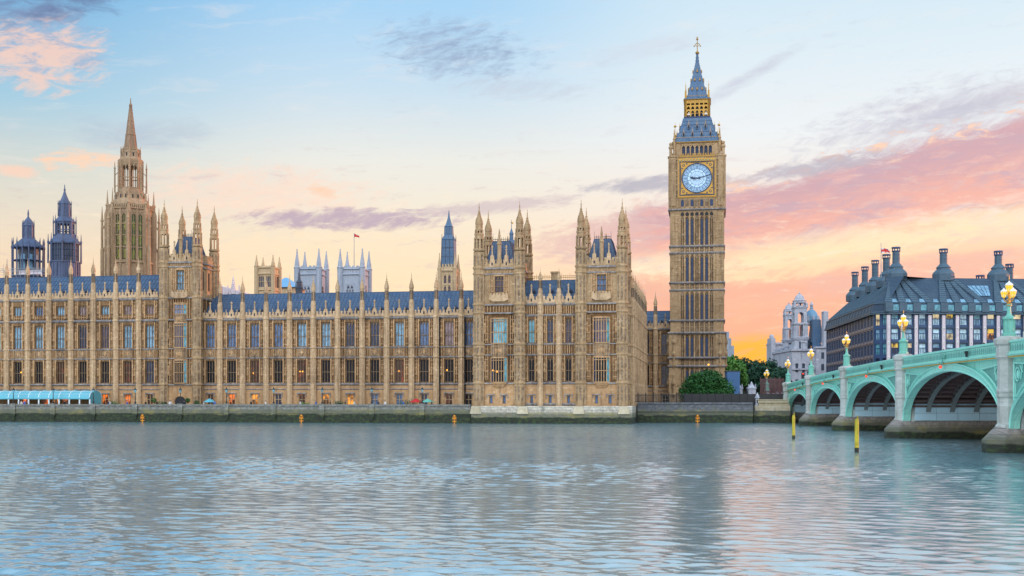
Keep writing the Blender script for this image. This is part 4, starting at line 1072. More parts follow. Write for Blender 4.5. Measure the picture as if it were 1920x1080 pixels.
glow_in([o for o in COL.objects if o.parent == TB and o.name.startswith('oriel_window')][0], TB, [(X(926, YP), YP - .75, 11.0), (X(933, YP), YP - .75, 10.8)], .22)
def pavilion_middle():
    y = YP + .5
    x0, x1 = X(974.4, YP) + .6, X(1089.6, YP) - .6
    t = thing('palace_pavilion', 'middle block of the pavilion with three window bays between its two turreted towers', 'palace', ((x0 + x1) / 2, y, 3.6))
    o = t.location; zc = 24.8
    cs = [X(u, y) for u in (996.7, 1031.6, 1066)]
    holes = []
    for c in cs: holes += [(c - .62, c + .62, Z_L0, Z_L1 - .2), (c - .62, c + .62, Z_U0, 21.7), (c - .35, c + .35, 4.1, 5.8)]
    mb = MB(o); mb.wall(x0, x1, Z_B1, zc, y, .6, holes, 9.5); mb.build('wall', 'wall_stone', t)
    mb = MB(o); mb.wall(x0, x1, 3.6, Z_B1, y, .6, [h for h in holes if h[3] < Z_B1], 9.5); mb.build('ground_storey', 'sandstone', t)
    mu = ['pane_teal', 'pane_navy', 'pane_violet']
    for i, c in enumerate(cs):
        if i == 0:
            a = add_window(t, 'tall_window', c, 1.24, Z_U0, 21.7, y, 2, (.46,), True, mu[0]); b = add_window(t, 'lower_window', c, 1.24, Z_L0, Z_L1 - .2, y, 2, (.47,), True, 'pane_dark')
            s = add_window(t, 'slit_window', c, .7, 4.1, 5.8, y, 1, (), False, 'pane_blue', 'sandstone', .3); c0 = c
            mb = MB(o); mb.box(c - .85, c + .85, y - .22, y - .004, 5.9, 6.12); mb.box(c - .85, c - .7, y - .18, y - .004, 5.2, 5.9); mb.box(c + .7, c + .85, y - .18, y - .004, 5.2, 5.9)
            KIDS[s.name].append(mb.build('hood_mold', 'string_stone', s))
            g = gablet(t, c, y - .3, zc + .2, zc + 2.2, zc + 4.2)
        else:
            copy_window(a, t, c - c0, mu[i]); copy_window(b, t, c - c0, 'pane_dark'); dup(s, t, (c - c0, 0, 0)); dup(g, t, (c - c0, 0, 0))
    mb = MB(o)
    for c in cs:
        for z0, z1 in ((Z_L0, Z_P0 - .2), (Z_U0, 22.3)):
            for s in (-1, 1):
                mb.box(c + s * .8 - .1, c + s * .8 + .1, y - .25, y - .003, z0, z1)
                mb.box(c + s * 1.15 - .05, c + s * 1.15 + .05, y - .14, y - .003, z0, z1)
                for f in (.12, .38, .62, .88): mb.box(c + s * 1.1 - .22, c + s * 1.1 + .22, y - .1, y - .004, z0 + (z1 - z0) * f - .08, z0 + (z1 - z0) * f + .08)
                zn = (z0 + z1) / 2; mb.lathe(c + s * 1.2, y - .12, [(.1, zn - .8), (.26, zn - .4), (.14, zn), (.15, zn + .5), (.26, zn + .8), (.04, zn + 1.3)], 6)
        ribs_strip(mb, c - 1.2, c + 1.2, Z_P0 + .15, Z_P1 - .15, y, 5, .14, .15)
        ribs_strip(mb, c - 1.4, c + 1.4, 22.75, zc - .35, y, 6, .16, .18)
    mb.build('tracery_molding', 'sandstone', t)
    for z, h, p in ((Z_B1, .3, .32), (Z_P0, .22, .28), (Z_P1, .22, .28), (22.5, .28, .34), (zc, .34, .4), (4.0, .3, .3)):
        mb = MB(o); mb.polyx([(y - p, z - h * .2), (y - p, z + h * .3), (y - .003, z + h * .8), (y - .003, z - h), (y - p * .35, z - h * .9)], x0, x1); mb.build('string_course', 'string_stone', t)
    b0 = None
    for u in (1013.5, 1048.5):
        x = X(u, y)
        if b0 is None: b0 = buttress(t, x, y, 3.6, zc, zc + 2.8, zc + 5.2, zc + 7.4, .5, (Z_P0, Z_P1, 22.5, zc), Z_B1); xb = x
        else: dup(b0, t, (x - xb, 0, 0))
    xs = [x0] + [X(1013.5, y), X(1048.5, y)] + [x1]
    for a, b in zip(xs, xs[1:]):
        mb = MB(o); battlement(mb, a + .4, b - .4, zc + .2, zc + 1.6, y - .28); mb.build('parapet', 'pale_stone', t)
    roof_slope(t, x0 - .3, x1 + .3, y + 1.2, y + 7.2, zc + .4, 30.4, .85)
    mb = MB(o)
    n = 26
    for k in range(n + 1):
        x = x0 + (x1 - x0) * k / n; mb.tube((x, y + 7.5, 30.4), (x, y + 7.5, 31.6 + (.35 if k % 4 == 0 else 0)), .05, .04, 4)
    mb.box(x0, x1, y + 7.45, y + 7.55, 31.0, 31.1); mb.box(x0, x1, y + 7.45, y + 7.55, 31.35, 31.43)
    mb.build('roof_cresting_trim', 'gilt_dark', t)
    xk = X(1041, y + 8)
    mb = MB(o); mb.box(xk - .8, xk + .8, y + 7.4, y + 8.6, 29, 32.0); mb.box(xk - .95, xk + .95, y + 7.25, y + 8.75, 32.0, 32.35); mb.build('chimney', 'tower_stone', t)
    for c in cs: dormer(t, c, y + 3.4, 27.4, .7, .8)
pavilion_middle()

# ------------------------------------------------------------------ clock tower
CTX, CTY, CTZ = X(1306.8, 300), 306.44, 4.4
CT = thing('clock_tower', 'tall gothic clock tower with round white dial and blue iron spire', 'clock tower', (CTX, CTY, CTZ))
SCT = dep(CTX, 300) / F
cz = lambda v: ZC + (VH - v) * SCT - CTZ
def clock_tower():
    A = 6.44
    bands = [(686.7, 671), (624.4, 601), (544, 530), (474.3, 461.6)]
    zt = cz(395)
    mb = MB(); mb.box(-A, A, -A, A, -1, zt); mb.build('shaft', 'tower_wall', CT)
    # corner piers
    mb = MB()
    for sx in (-1, 1):
        for sy in (-1, 1):
            mb.box(*sorted((sx * (A + .22), sx * 4.35)), *sorted((sy * (A + .22), sy * 4.35)), -1, cz(400))
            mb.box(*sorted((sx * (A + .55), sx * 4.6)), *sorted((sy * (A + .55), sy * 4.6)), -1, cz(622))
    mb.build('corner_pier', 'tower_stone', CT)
    pw = 8.48 / 7
    face = []
    mb = MB()
    stages = [(0.5, cz(688)), (cz(670), cz(626)), (cz(600), cz(546)), (cz(528.5), cz(476)), (cz(460), cz(404))]
    for i in range(8):
        x = -4.24 + i * pw
        for z0, z1 in stages: mb.box(x - .17, x + .17, -A - .34, -A - .003, z0, z1)
    for (v0, v1) in bands:
        for i in range(8):
            x = -4.24 + i * pw; mb.box(x - .17, x + .17, -A - .3, -A - .003, cz(v0) + .15, cz(v1) - .25)
        mb.box(-4.3, 4.3, -A - .09, -A - .004, (cz(v0) + cz(v1)) / 2 - .1, (cz(v0) + cz(v1)) / 2 + .1)
    for s in (-1, 1):                                               # panelling on the corner piers
        for k in range(3):
            x = s * (4.75 + k * .75)
            for z0, z1 in stages: mb.box(x - .07, x + .07, -A - .34, -A - .224, z0 + (26 if z0 < 1 else 0) * 0, z1)
        for z0, z1 in stages:
            for f in (.25, .5, .75): mb.box(*sorted((s * 4.5, s * 6.5)), -A - .30, -A - .224, z0 + (z1 - z0) * f - .07, z0 + (z1 - z0) * f + .07)
    for z0, z1 in stages:                                           # cusped heads of the panels
        for i in range(7):
            x = -4.24 + (i + .5) * pw
            mb.poly([(x - .43, z1 - .02), (x - .43, z1 - .7), (x, z1 - .1), (x + .43, z1 - .7), (x + .43, z1 - .02)], -A - .2, -A - .004)
            if i in (0, 3, 6):
                mb.box(x - .06, x + .06, -A - .14, -A - .004, z0, z1)
    face.append(mb.build('panel_molding', 'tower_stone', CT))
    mb = MB()
    for z0, z1 in stages:
        for i in (0, 3, 6):
            x = -4.24 + (i + .5) * pw
            for f in (.36, .9): mb.box(x - .3, x + .3, -A - .15, -A - .141 + .0, z0 + (z1 - z0) * f - .35, z0 + (z1 - z0) * f + .25)
    for v0, v1 in bands:
        for i in range(7):
            x = -4.24 + (i + .5) * pw
            mb.box(x - .32, x + .32, -A - .03, -A - .005, cz(v0) + .3, (cz(v0) + cz(v1)) / 2 - .15); mb.box(x - .32, x + .32, -A - .03, -A - .005, (cz(v0) + cz(v1)) / 2 + .15, cz(v1) - .35)
    face.append(mb.build('panel_print', 'carved_stone', CT))
    sl = None
    for z0, z1 in stages:
        first = None
        for i in (1, 2, 4, 5):
            x = -4.24 + (i + .5) * pw
            if first is None:
                mb = MB(); mb.box(x - .26, x + .26, -A - .05, -A - .004, z0 + .25, z1 - .9)
                for f in (.33, .66): mb.box(x - .3, x + .3, -A - .09, -A - .051, z0 + (z1 - z0) * f - .08, z0 + (z1 - z0) * f + .08)
                first = mb.build('slit_window', 'blue_louvre', CT); xf = x; face.append(first); KIDS[first.name] = []
            else:
                c = dup(first, CT, (x - xf, 0, 0)); KIDS[c.name] = []
                # the copies on the other faces need their own turn about the tower's axis
    # copies of the slits share an origin offset, so turn each about the axis
    for o in [c for c in COL.objects if c.parent == CT and c.name.startswith('slit_window')]:
        if o in face: continue
        for k in (1, 2, 3):
            q = o.location.copy(); q.rotate(Matrix.Rotation(k * pi / 2, 3, 'Z')); c = dup(o, CT, rot=k * pi / 2, children=[]); c.location = q
    # door and blind arches at the foot, statue tabernacles on the lower corners
    mb = MB()
    for s in (-1, 1):
        x = s * 5.75
        for zb in (cz(745), cz(690), cz(668)):
            mb.lathe(x, -A - .75, [(.12, zb), (.45, zb + .6), (.45, zb + .9), (.25, zb + 1.0), (.27, zb + 3.0), (.5, zb + 3.3), (.5, zb + 3.8), (.3, zb + 4.4), (.05, zb + 6.0)], 6)
    face.append(mb.build('niche_canopy', 'tower_stone', CT))
    for v0, v1 in bands:
        for v, p in ((v0, .55), (v1, .6)):
            q = A + p + (.35 if v > 620 else 0); z = cz(v)
            mb = MB(); mb.lathe(0, 0, [((q - .25) * sqrt(2), z - .32), (q * sqrt(2), z - .05), (q * sqrt(2), z + .12), ((q - .3) * sqrt(2), z + .28)], 4, pi / 4); mb.build('string_course', 'string_stone', CT)
    # corbelled arcade under the clock
    B = 7.0
    s2 = sqrt(2)
    mb = MB(); mb.lathe(0, 0, [((A + .2) * s2, cz(404)), ((A + .25) * s2, cz(398)), ((B - .1) * s2, cz(393)), ((B - .1) * s2, cz(371))], 4, pi / 4); mb.build('corbel_stage', 'tower_stone', CT)
    mb = MB(); mb.lathe(0, 0, [((B - .1) * s2, cz(395)), ((B + .25) * s2, cz(393.5)), ((B + .25) * s2, cz(392)), ((B) * s2, cz(391))], 4, pi / 4); mb.build('string_course', 'string_stone', CT)
    mb = MB()
    for i in range(7):
        x = -4.24 + (i + .5) * pw
        pts = [(x - .4, cz(404) + .0), (x + .4, cz(404)), (x + .4, cz(400)), (x, cz(397.5)), (x - .4, cz(400))]
        mb.poly(pts, -A - .36, -A - .30)
    face.append(mb.build('arch_print', 'dark_void', CT))
    mb = MB(); mb2 = MB()
    for i in range(7):
        x = -4.24 + (i + .5) * pw
        pts = [(x - .36, cz(387)), (x + .36, cz(387)), (x + .36, cz(376.5)), (x, cz(373.5)), (x - .36, cz(376.5))]
        (mb if i % 2 == 0 else mb2).poly(pts, -B + .06, -B + .094)
    a = mb.build('arcade_print', 'blue_louvre', CT); b = mb2.build('arcade_print', 'carved_stone', CT); face += [a, b]
    mb = MB()
    for i in range(8):
        x = -4.24 + i * pw; mb.lathe(x, -B - .02, [(.16, cz(389)), (.13, cz(387)), (.13, cz(377)), (.2, cz(375)), (.2, cz(372.5))], 6)
    for s in (-1, 1):
        for k in range(3): mb.box(s * (4.85 + k * .75) - .1, s * (4.85 + k * .75) + .1, -B - .1, -B + .095, cz(390), cz(373))
    face.append(mb.build('arcade_molding', 'tower_stone', CT))
    # clock stage
    z0, z1 = cz(371), cz(295)
    mb = MB(); mb.box(-B + .3, B - .3, -B + .3, B - .3, z0, z1)
    for sx in (-1, 1):
        for sy in (-1, 1):
            mb.lathe(sx * 5.9, sy * 5.9, [(1.35, z0 - 2), (1.35, z1)], 8)
            mb.lathe(sx * 5.9, sy * 5.9, [(1.35, z1), (1.55, z1 + .1), (1.55, z1 + .45), (1.2, z1 + .6)], 8)
    mb.build('clock_stage', 'tower_stone', CT)
    mb = MB()
    for s in (-1, 1):
        for k in range(4):
            x = s * (4.8 + k * .62); mb.box(x - .09, x + .09, -B - .16, -B + .31, z0, z1)
        for f in (.2, .32, .55, .68, .95): mb.box(*sorted((s * 4.6, s * 6.8)), -B - .08, -B + .3, z0 + (z1 - z0) * f - .12, z0 + (z1 - z0) * f + .12)
    face.append(mb.build('panel_molding', 'tower_stone', CT))
    zc = cz(334.6); H = 4.12
    yf = -B - .02
    mb = MB()                                                       # gilded surround: outer strip, dark band, inner square
    mb.wall(-H - .6, H + .6, zc - H - .75, zc + H + .9, yf, .3, [(-H + .02, H - .02, zc - H + .02, zc + H - .02)])
    for z in (zc + H + .25, zc + H + .62, zc - H - .5): mb.box(-H - .62, H + .62, yf - .12, yf - .003, z - .08, z + .08)
    fr = mb.build('dial_surround', 'gilding', CT); face.append(fr)
    mb = MB()
    for s in (-1, 1):
        mb.box(*sorted((s * (H - .0), s * (H + .24))), yf - .1, yf - .004, zc - H - .24, zc + H + .24)
        mb.box(-H, H, yf - .09, yf - .004, *sorted((zc + s * H, zc + s * (H + .24))))
    d1 = mb.build('dial_edging', 'dial_ink', fr)
    mb = MB()
    for i in range(12): mb.lathe(-4.3 + 8.6 * i / 11, yf - .06, [(.16, zc + H + .34), (.16, zc + H + .54)], 4)
    d4 = mb.build('crest_trim', 'lamp_green', fr)
    mb = MB()                                                       # corner spandrels
    n = 24; R1 = 3.75
    for q in range(4):
        a0 = q * pi / 2
        arc = [(R1 * cos(a0 + pi / 2 * k / n), zc + R1 * sin(a0 + pi / 2 * k / n)) for k in range(n + 1)]
        cx = H * (1 if cos(a0 + pi / 4) > 0 else -1); czz = zc + H * (1 if sin(a0 + pi / 4) > 0 else -1)
        mb.poly(arc + [(cx, czz)], yf + .06, yf + .12)
        mb.mi = 1
        ux, uz = (1 if cx > 0 else -1), (1 if czz > zc else -1)
        for dx, dz, r in ((.78, .78, .36), (.42, 1.6, .2), (1.6, .42, .2)):
            k0 = len(mb.v); px, pz = cx - ux * dx, czz - uz * dz
            mb.poly([(px + r * cos(t), pz + r * sin(t)) for t in [2 * pi * j / 10 for j in range(10)]], yf + .03, yf + .058)
        mb.mi = 0
        mb.poly([(cx - ux * .78 + .2 * cos(t), czz - uz * .78 + .2 * sin(t)) for t in [2 * pi * j / 8 for j in range(8)]], yf + .0, yf + .028)
    d2 = mb.build('spandrel', ['gilding', 'dial_ink'], fr)
    mb = MB()
    ring = lambda r0, r1, ya, yb: [mb.add([(r * cos(2 * pi * j / 64 + d), y, zc + r * sin(2 * pi * j / 64 + d)) for y in (ya, yb) for r in (r0, r1) for d in (0, 2 * pi / 64)],
                                          [(0, 1, 3, 2), (4, 6, 7, 5), (2, 3, 7, 6), (0, 4, 5, 1)]) for j in range(64)]
    ring(3.52, 3.78, yf - .04, yf + .1)
    d3 = mb.build('dial_edging', 'dial_ink', fr)
    KIDS[fr.name] = [d1, d2, d3, d4]
    mb = MB(); mb.poly([(3.55 * cos(2 * pi * j / 64), zc + 3.55 * sin(2 * pi * j / 64)) for j in range(64)], yf + .1, yf + .2)
    dial = mb.build('clock_dial', 'dial_glass', CT); face.append(dial)
    # numeral ring, chapter lines and Roman numerals made of strokes
    mb = MB(); ring(2.38, 3.22, yf + .085, yf + .096); rg = mb.build('numeral_ring', 'dial_ring', dial)
    mb = MB()
    ring(3.24, 3.30, yf + .06, yf + .08); ring(2.30, 2.38, yf + .06, yf + .08); ring(1.72, 1.77, yf + .06, yf + .08)
    def stroke(r0, t0, r1, t1, w):
        """A stroke between polar points (clockwise angle from twelve, offset t metres along the tangent)."""
        pass
    def bar(hour, x0, r0, x1, r1, w):
        th = 2 * pi * hour / 12
        e = Vector((cos(th), -sin(th))); rad = Vector((sin(th), cos(th)))     # tangent clockwise, radial (x, z)
        a, b = e * x0 + rad * r0, e * x1 + rad * r1
        dv = (b - a).normalized(); nn = Vector((-dv.y, dv.x)) * w / 2
        mb.poly([((a + nn).x, zc + (a + nn).y), ((b + nn).x, zc + (b + nn).y), ((b - nn).x, zc + (b - nn).y), ((a - nn).x, zc + (a - nn).y)], yf + .05, yf + .075)
    rom = ['XII', 'I', 'II', 'III', 'IV', 'V', 'VI', 'VII', 'VIII', 'IX', 'X', 'XI']
    wd = {'I': .15, 'V': .36, 'X': .36}
    for h, s in enumerate(rom):
        tot = sum(wd[c] for c in s); x = -tot / 2
        for c in s:
            m = x + wd[c] / 2; k = wd[c] * .36
            if c == 'I': bar(h, m, 2.5, m, 3.1, .06)
            if c == 'V': bar(h, m, 2.5, m - k, 3.1, .05); bar(h, m, 2.5, m + k, 3.1, .05)
            if c == 'X': bar(h, m - k, 2.5, m + k, 3.1, .05); bar(h, m + k, 2.5, m - k, 3.1, .05)
            x += wd[c]
        bar(h + .5, 0, 1.74, 0, 3.5, .07)
    for k in range(60): bar(k / 5, 0, 3.3, 0, 3.48, .05)
    for k in range(24): bar(k / 2, 0, .5, 0, 1.74, .025)
    nm = mb.build('numeral_print', 'dial_ink', dial)
    hands = []
    for name, ang, L, w in (('hour_hand', (9 + 13 / 60) / 12 * 360, 1.75, .42), ('minute_hand', 13 / 60 * 360, 3.4, .26)):
        mb = MB(); th = radians(ang); dv = Vector((sin(th), cos(th))); nn = Vector((cos(th), -sin(th)))
        P = lambda a, b: ((dv * a + nn * b).x, zc + (dv * a + nn * b).y)
        yy = yf - (.05 if name[0] == 'h' else .12)
        if name[0] == 'h': mb.poly([P(-.8, w * .5), P(-.5, w * .35), (P(L * .6, w * .35)), P(L * .62, w * .75), P(L * .8, w * .6), P(L, 0), P(L * .8, -w * .6), P(L * .62, -w * .75), P(L * .6, -w * .35), P(-.5, -w * .35), P(-.8, -w * .5)], yy, yy + .06)
        else: mb.poly([P(-1.0, w * .6), P(0, w * .5), P(L, .05), P(L, -.05), P(0, -w * .5), P(-1.0, -w * .6)], yy, yy + .06)
        hands.append(mb.build(name, 'dial_ink', dial))
    KIDS[dial.name] = [rg, nm] + hands
    # balcony and belfry
    C = 5.9
    zb0, zb1 = cz(295), cz(265)
    mb = MB(); mb.box(-C + .5, C - .5, -C + .5, C - .5, zb0, zb1); mb.build('belfry_core', 'blue_louvre', CT)
    mb = MB()
    for i in range(8):
        x = -3.9 + 7.8 * i / 7; mb.box(x - .17, x + .17, -C, -C + .5, zb0, cz(272))
    pts = []
    for i in range(7):
        x = -3.9 + 7.8 * (i + .5) / 7
        mb.poly([(x - .42, cz(271)), (x - .42, cz(274.5)), (x, cz(271.4)), (x + .42, cz(274.5)), (x + .42, cz(271))], -C + .05, -C + .4)
    mb.box(-C + .2, C - .2, -C + .02, -C + .5, cz(271), zb1)
    for s in (-1, 1): mb.box(*sorted((s * 4.05, s * (C))), -C - .04, -C + 1.6, zb0, zb1)
    face.append(mb.build('belfry_arcade', 'tower_stone', CT))
    mb = MB()
    battlement(mb, -4.4, 4.4, zb0 + .05, zb0 + 1.0, -B + .2, .2, .63)
    face.append(mb.build('balcony_railing', 'gilt_dark', CT))
    for s in (-1, 1):
        mb = MB(); mb.lathe(s * 6.55, -6.55, [(.4, z1 + .3), (.4, z1 + 2.2), (.6, z1 + 2.4), (.6, z1 + 2.8), (.15, z1 + 3.2), (.15, z1 + 3.3)], 8); mb.ball((s * 6.55, -6.55, z1 + 3.5), .45)
        mb.lathe(s * 5.7, -6.3, [(.3, z1 + .3), (.28, z1 + 4.6), (.4, z1 + 4.8), (.22, z1 + 5.2), (.05, z1 + 7.3)], 8)
        mb.tube((s * 5.7, -6.3, z1 + 3.2), (s * 4.9, -5.8, z1 + 4.4), .14); mb.build('corner_pinnacle', 'tower_stone', CT)
        o = COL.objects[-1]; dup(o, CT, rot=pi, children=[])
    # lower roof
    mb = MB(); e = zb1
    mb.lathe(0, 0, [((C + .25) * s2, e - .1), ((C + .25) * s2, cz(263.5)), ((C - .25) * s2, cz(261)), (5.3 * s2, cz(256.5)), (4.75 * s2, cz(250)), (4.15 * s2, cz(236)), (3.5 * s2, cz(216))], 4, pi / 4)
    rf = mb.build('lower_roof', 'spire_iron', CT)
    mb = MB()
    for q in range(4):
        k0 = len(mb.v)
        for k in range(13):
            f = -1 + 2 * k / 12
            pr = [(C - .25, cz(261)), (5.3, cz(256.5)), (4.75, cz(250)), (4.15, cz(236)), (3.5, cz(216))]
            for (a, za), (b, zb_) in zip(pr, pr[1:]): mb.tube((f * a, -a - .01, za), (f * b, -b - .01, zb_), .07, .07, 4)
        for zz, a in ((cz(243), 4.47), (cz(229), 3.95), (cz(222), 3.7)): mb.box(-a, a, -a - .08, -a + .05, zz - .05, zz + .05)
        mb.turned(k0, Matrix.Rotation(q * pi / 2, 3, 'Z'))
    r1 = mb.build('roof_rib', 'spire_iron', rf)
    mb = MB(); mb.lathe(0, 0, [((C + .3) * s2, cz(266.5)), ((C + .42) * s2, cz(265.5)), ((C + .3) * s2, cz(264.5))], 4, pi / 4)
    for q in range(4):
        k0 = len(mb.v)
        for i in range(22):
            x = -5.3 + 10.6 * i / 21; mb.lathe(x, -5.36, [(.1, cz(256.3)), (.14, cz(255.2)), (.03, cz(254))], 4)
        mb.turned(k0, Matrix.Rotation(q * pi / 2, 3, 'Z'))
    mb.build('roof_cresting_trim', 'gilding', rf)
    def lucarne(x, v, a, w=.62, h=1.5):
        mb = MB(); z = cz(v)
        mb.poly([(x - w / 2, z), (x + w / 2, z), (x + w / 2, z + h * .5), (x, z + h), (x - w / 2, z + h * .5)], -a - .35, -a + .8)
        mb.mi = 1; mb.poly([(x - w * .3, z + .15), (x + w * .3, z + .15), (x + w * .3, z + h * .5), (x, z + h * .8), (x - w * .3, z + h * .5)], -a - .38, -a - .352)
        mb.mi = 2; mb.tube((x, -a - .2, z + h - .05), (x, -a - .2, z + h + .9), .07, .03, 4)
        mb.tube((x - w * .6, -a - .3, z + h * .42), (x, -a - .3, z + h + .05), .06, .06, 4); mb.tube((x + w * .6, -a - .3, z + h * .42), (x, -a - .3, z + h + .05), .06, .06, 4)
        o = mb.build('dormer', ['spire_iron', 'dark_void', 'gilding'], CT); KIDS[o.name] = []; face.append(o)
    for x in (-3.35, -1.15, 1.15, 3.35): lucarne(x, 254, 4.85)
    for x in (-2.1, 0, 2.1): lucarne(x, 238.5, 4.2)
    for s in (-1, 1):
        mb = MB(); mb.lathe(s * 5.5, -5.5, [(.2, cz(258)), (.16, cz(252)), (.3, cz(251)), (.1, cz(249.5)), (.06, cz(237))], 6); mb.ball((s * 5.5, -5.5, cz(234)), .38, .38, .3); mb.tube((s * 5.5, -5.5, cz(234)), (s * 5.5, -5.5, cz(226)), .06, .04, 4)
        o = mb.build('corner_finial', 'gilding', CT); dup(o, CT, rot=pi, children=[])
    # gilded open lantern
    L = 3.05; zl0, zl1 = cz(215), cz(180.5)
    mb = MB(); mb.box(-L - .3, L + .3, -L - .3, L + .3, zl0 - .2, zl0 + .35); mb.box(-1.35, 1.35, -1.35, 1.35, zl0, zl1); mb.build('lantern_core', 'blue_louvre', CT)
    mb = MB()
    zm = cz(201)
    for i in range(6):
        x = -2.75 + 5.5 * i / 5; mb.box(x - .16, x + .16, -L - .12, -L + .2, zl0 + .3, zl1)
    for i in range(5):
        x = -2.75 + 5.5 * (i + .5) / 5
        for zz in (cz(193), zm): mb.poly([(x - .4, zz + .35), (x - .4, zz - .4), (x, zz + .1), (x + .4, zz - .4), (x + .4, zz + .35)], -L - .05, -L + .15)
    mb.box(-L, L, -L - .08, -L + .18, cz(187), zl1 - .0); mb.box(-L, L, -L - .02, -L + .14, cz(206.5), cz(205.5))
    for s in (-1, 1): mb.lathe(s * (L - .05), -L + .05, [(.34, zl0), (.34, zl1)], 8)
    face.append(mb.build('lantern_arcade', 'gilding', CT))
    mb = MB()
    for i in range(12): mb.box(-2.7 + 5.4 * i / 11 - .07, -2.7 + 5.4 * i / 11 + .07, -L - .12, -L - .085, cz(186.6), cz(182))
    face.append(mb.build('lantern_dark_strip', 'gilt_dark', CT))
    # upper spire
    mb = MB(); mb.lathe(0, 0, [((L + .28) * s2, zl1), ((L + .3) * s2, cz(178)), (2.75 * s2, cz(174.5)), (2.45 * s2, cz(171)), (1.95 * s2, cz(157)), (1.38 * s2, cz(140)), (.78 * s2, cz(118)), (.42 * s2, cz(105)), (.2 * s2, cz(87))], 4, pi / 4)
    sp = mb.build('spire', 'spire_iron', CT)
    mb = MB()
    for q in range(4):
        k0 = len(mb.v)
        pr = [(2.45, cz(171)), (1.95, cz(157)), (1.38, cz(140)), (.78, cz(118)), (.42, cz(105)), (.22, cz(88))]
        for (a, za), (b, zb_) in zip(pr, pr[1:]):
            for f in (-1, -.5, 0, .5): mb.tube((f * a, -a, za), (f * b, -b, zb_), .06, .06, 4)
        for k in range(14):
            f = k / 13; i = min(int(f * 4.99), 4); ff = f * 5 - i
            a = pr[i][0] + (pr[i + 1][0] - pr[i][0]) * min(ff, 1); zz = pr[i][1] + (pr[i + 1][1] - pr[i][1]) * min(ff, 1)
            mb.ball((a, -a, zz), .13, n=5, m=4)
        mb.turned(k0, Matrix.Rotation(q * pi / 2, 3, 'Z'))
    mb.build('roof_rib', 'spire_iron', sp)
    mb = MB()
    mb.lathe(0, 0, [((L + .32) * s2, cz(180.6)), ((L + .42) * s2, cz(179.8)), ((L + .32) * s2, cz(179))], 4, pi / 4)
    for q in range(4):
        k0 = len(mb.v)
        for i in range(14): mb.lathe(-2.5 + 5 * i / 13, -2.62, [(.09, cz(173.4)), (.11, cz(172.3)), (.03, cz(170.6))], 4)
        for xs_, v, a in (((-1.25, 0, 1.25), 160, 2.12), ((-.65, .65), 141.5, 1.5), ((0,), 124, 1.0)):
            for x in xs_: mb.poly([(x - .2, cz(v)), (x + .2, cz(v)), (x + .2, cz(v) + .35), (x, cz(v) + .8), (x - .2, cz(v) + .35)], -a - .25, -a + .4)
        mb.turned(k0, Matrix.Rotation(q * pi / 2, 3, 'Z'))
    mb.build('spire_trim', 'gilt_dark', sp)
    for s in (-1, 1):
        mb = MB(); mb.lathe(s * 2.9, -2.9, [(.3, cz(178)), (.26, cz(164)), (.12, cz(162)), (.06, cz(150))], 6); mb.tube((s * 2.9 - .3, -2.9, cz(153)), (s * 2.9 + .3, -2.9, cz(153)), .04, .04, 4); mb.tube((s * 2.9, -2.9, cz(152)), (s * 2.9, -2.9, cz(144.5)), .04, .03, 4)
        o = mb.build('corner_finial', 'gilding', CT); dup(o, CT, rot=pi, children=[])
    mb = MB(); mb.lathe(0, 0, [(.2, cz(88)), (.5, cz(86.5)), (.55, cz(84.5)), (.2, cz(82.5)), (.12, cz(80)), (.08, cz(57))], 8)
    for s in (-1, 1):
        mb.path([(0, 0, cz(66)), (s * .4, 0, cz(68)), (s * .7, 0, cz(71.5)), (s * .8, 0, cz(73.5))], .09); mb.ball((s * .78, 0, cz(72.5)), .18)
        mb.path([(0, 0, cz(74)), (s * .35, 0, cz(71)), (s * .5, 0, cz(70))], .06)
    mb.ball((0, 0, cz(59)), .32); mb.tube((-.25, 0, cz(55.5)), (.25, 0, cz(55.5)), .05); mb.tube((0, 0, cz(58)), (0, 0, cz(53.5)), .06, .05)
    mb.build('cross_finial', 'gilt_dark', CT)
    four(face, CT)
clock_tower()

# ------------------------------------------------------------------ octagonal towers behind the river front
def octo(root, prof, mat, name, n=8):
    mb = MB(); mb.lathe(0, 0, [(r, z) for r, z in prof], n); return mb.build(name, mat, root)

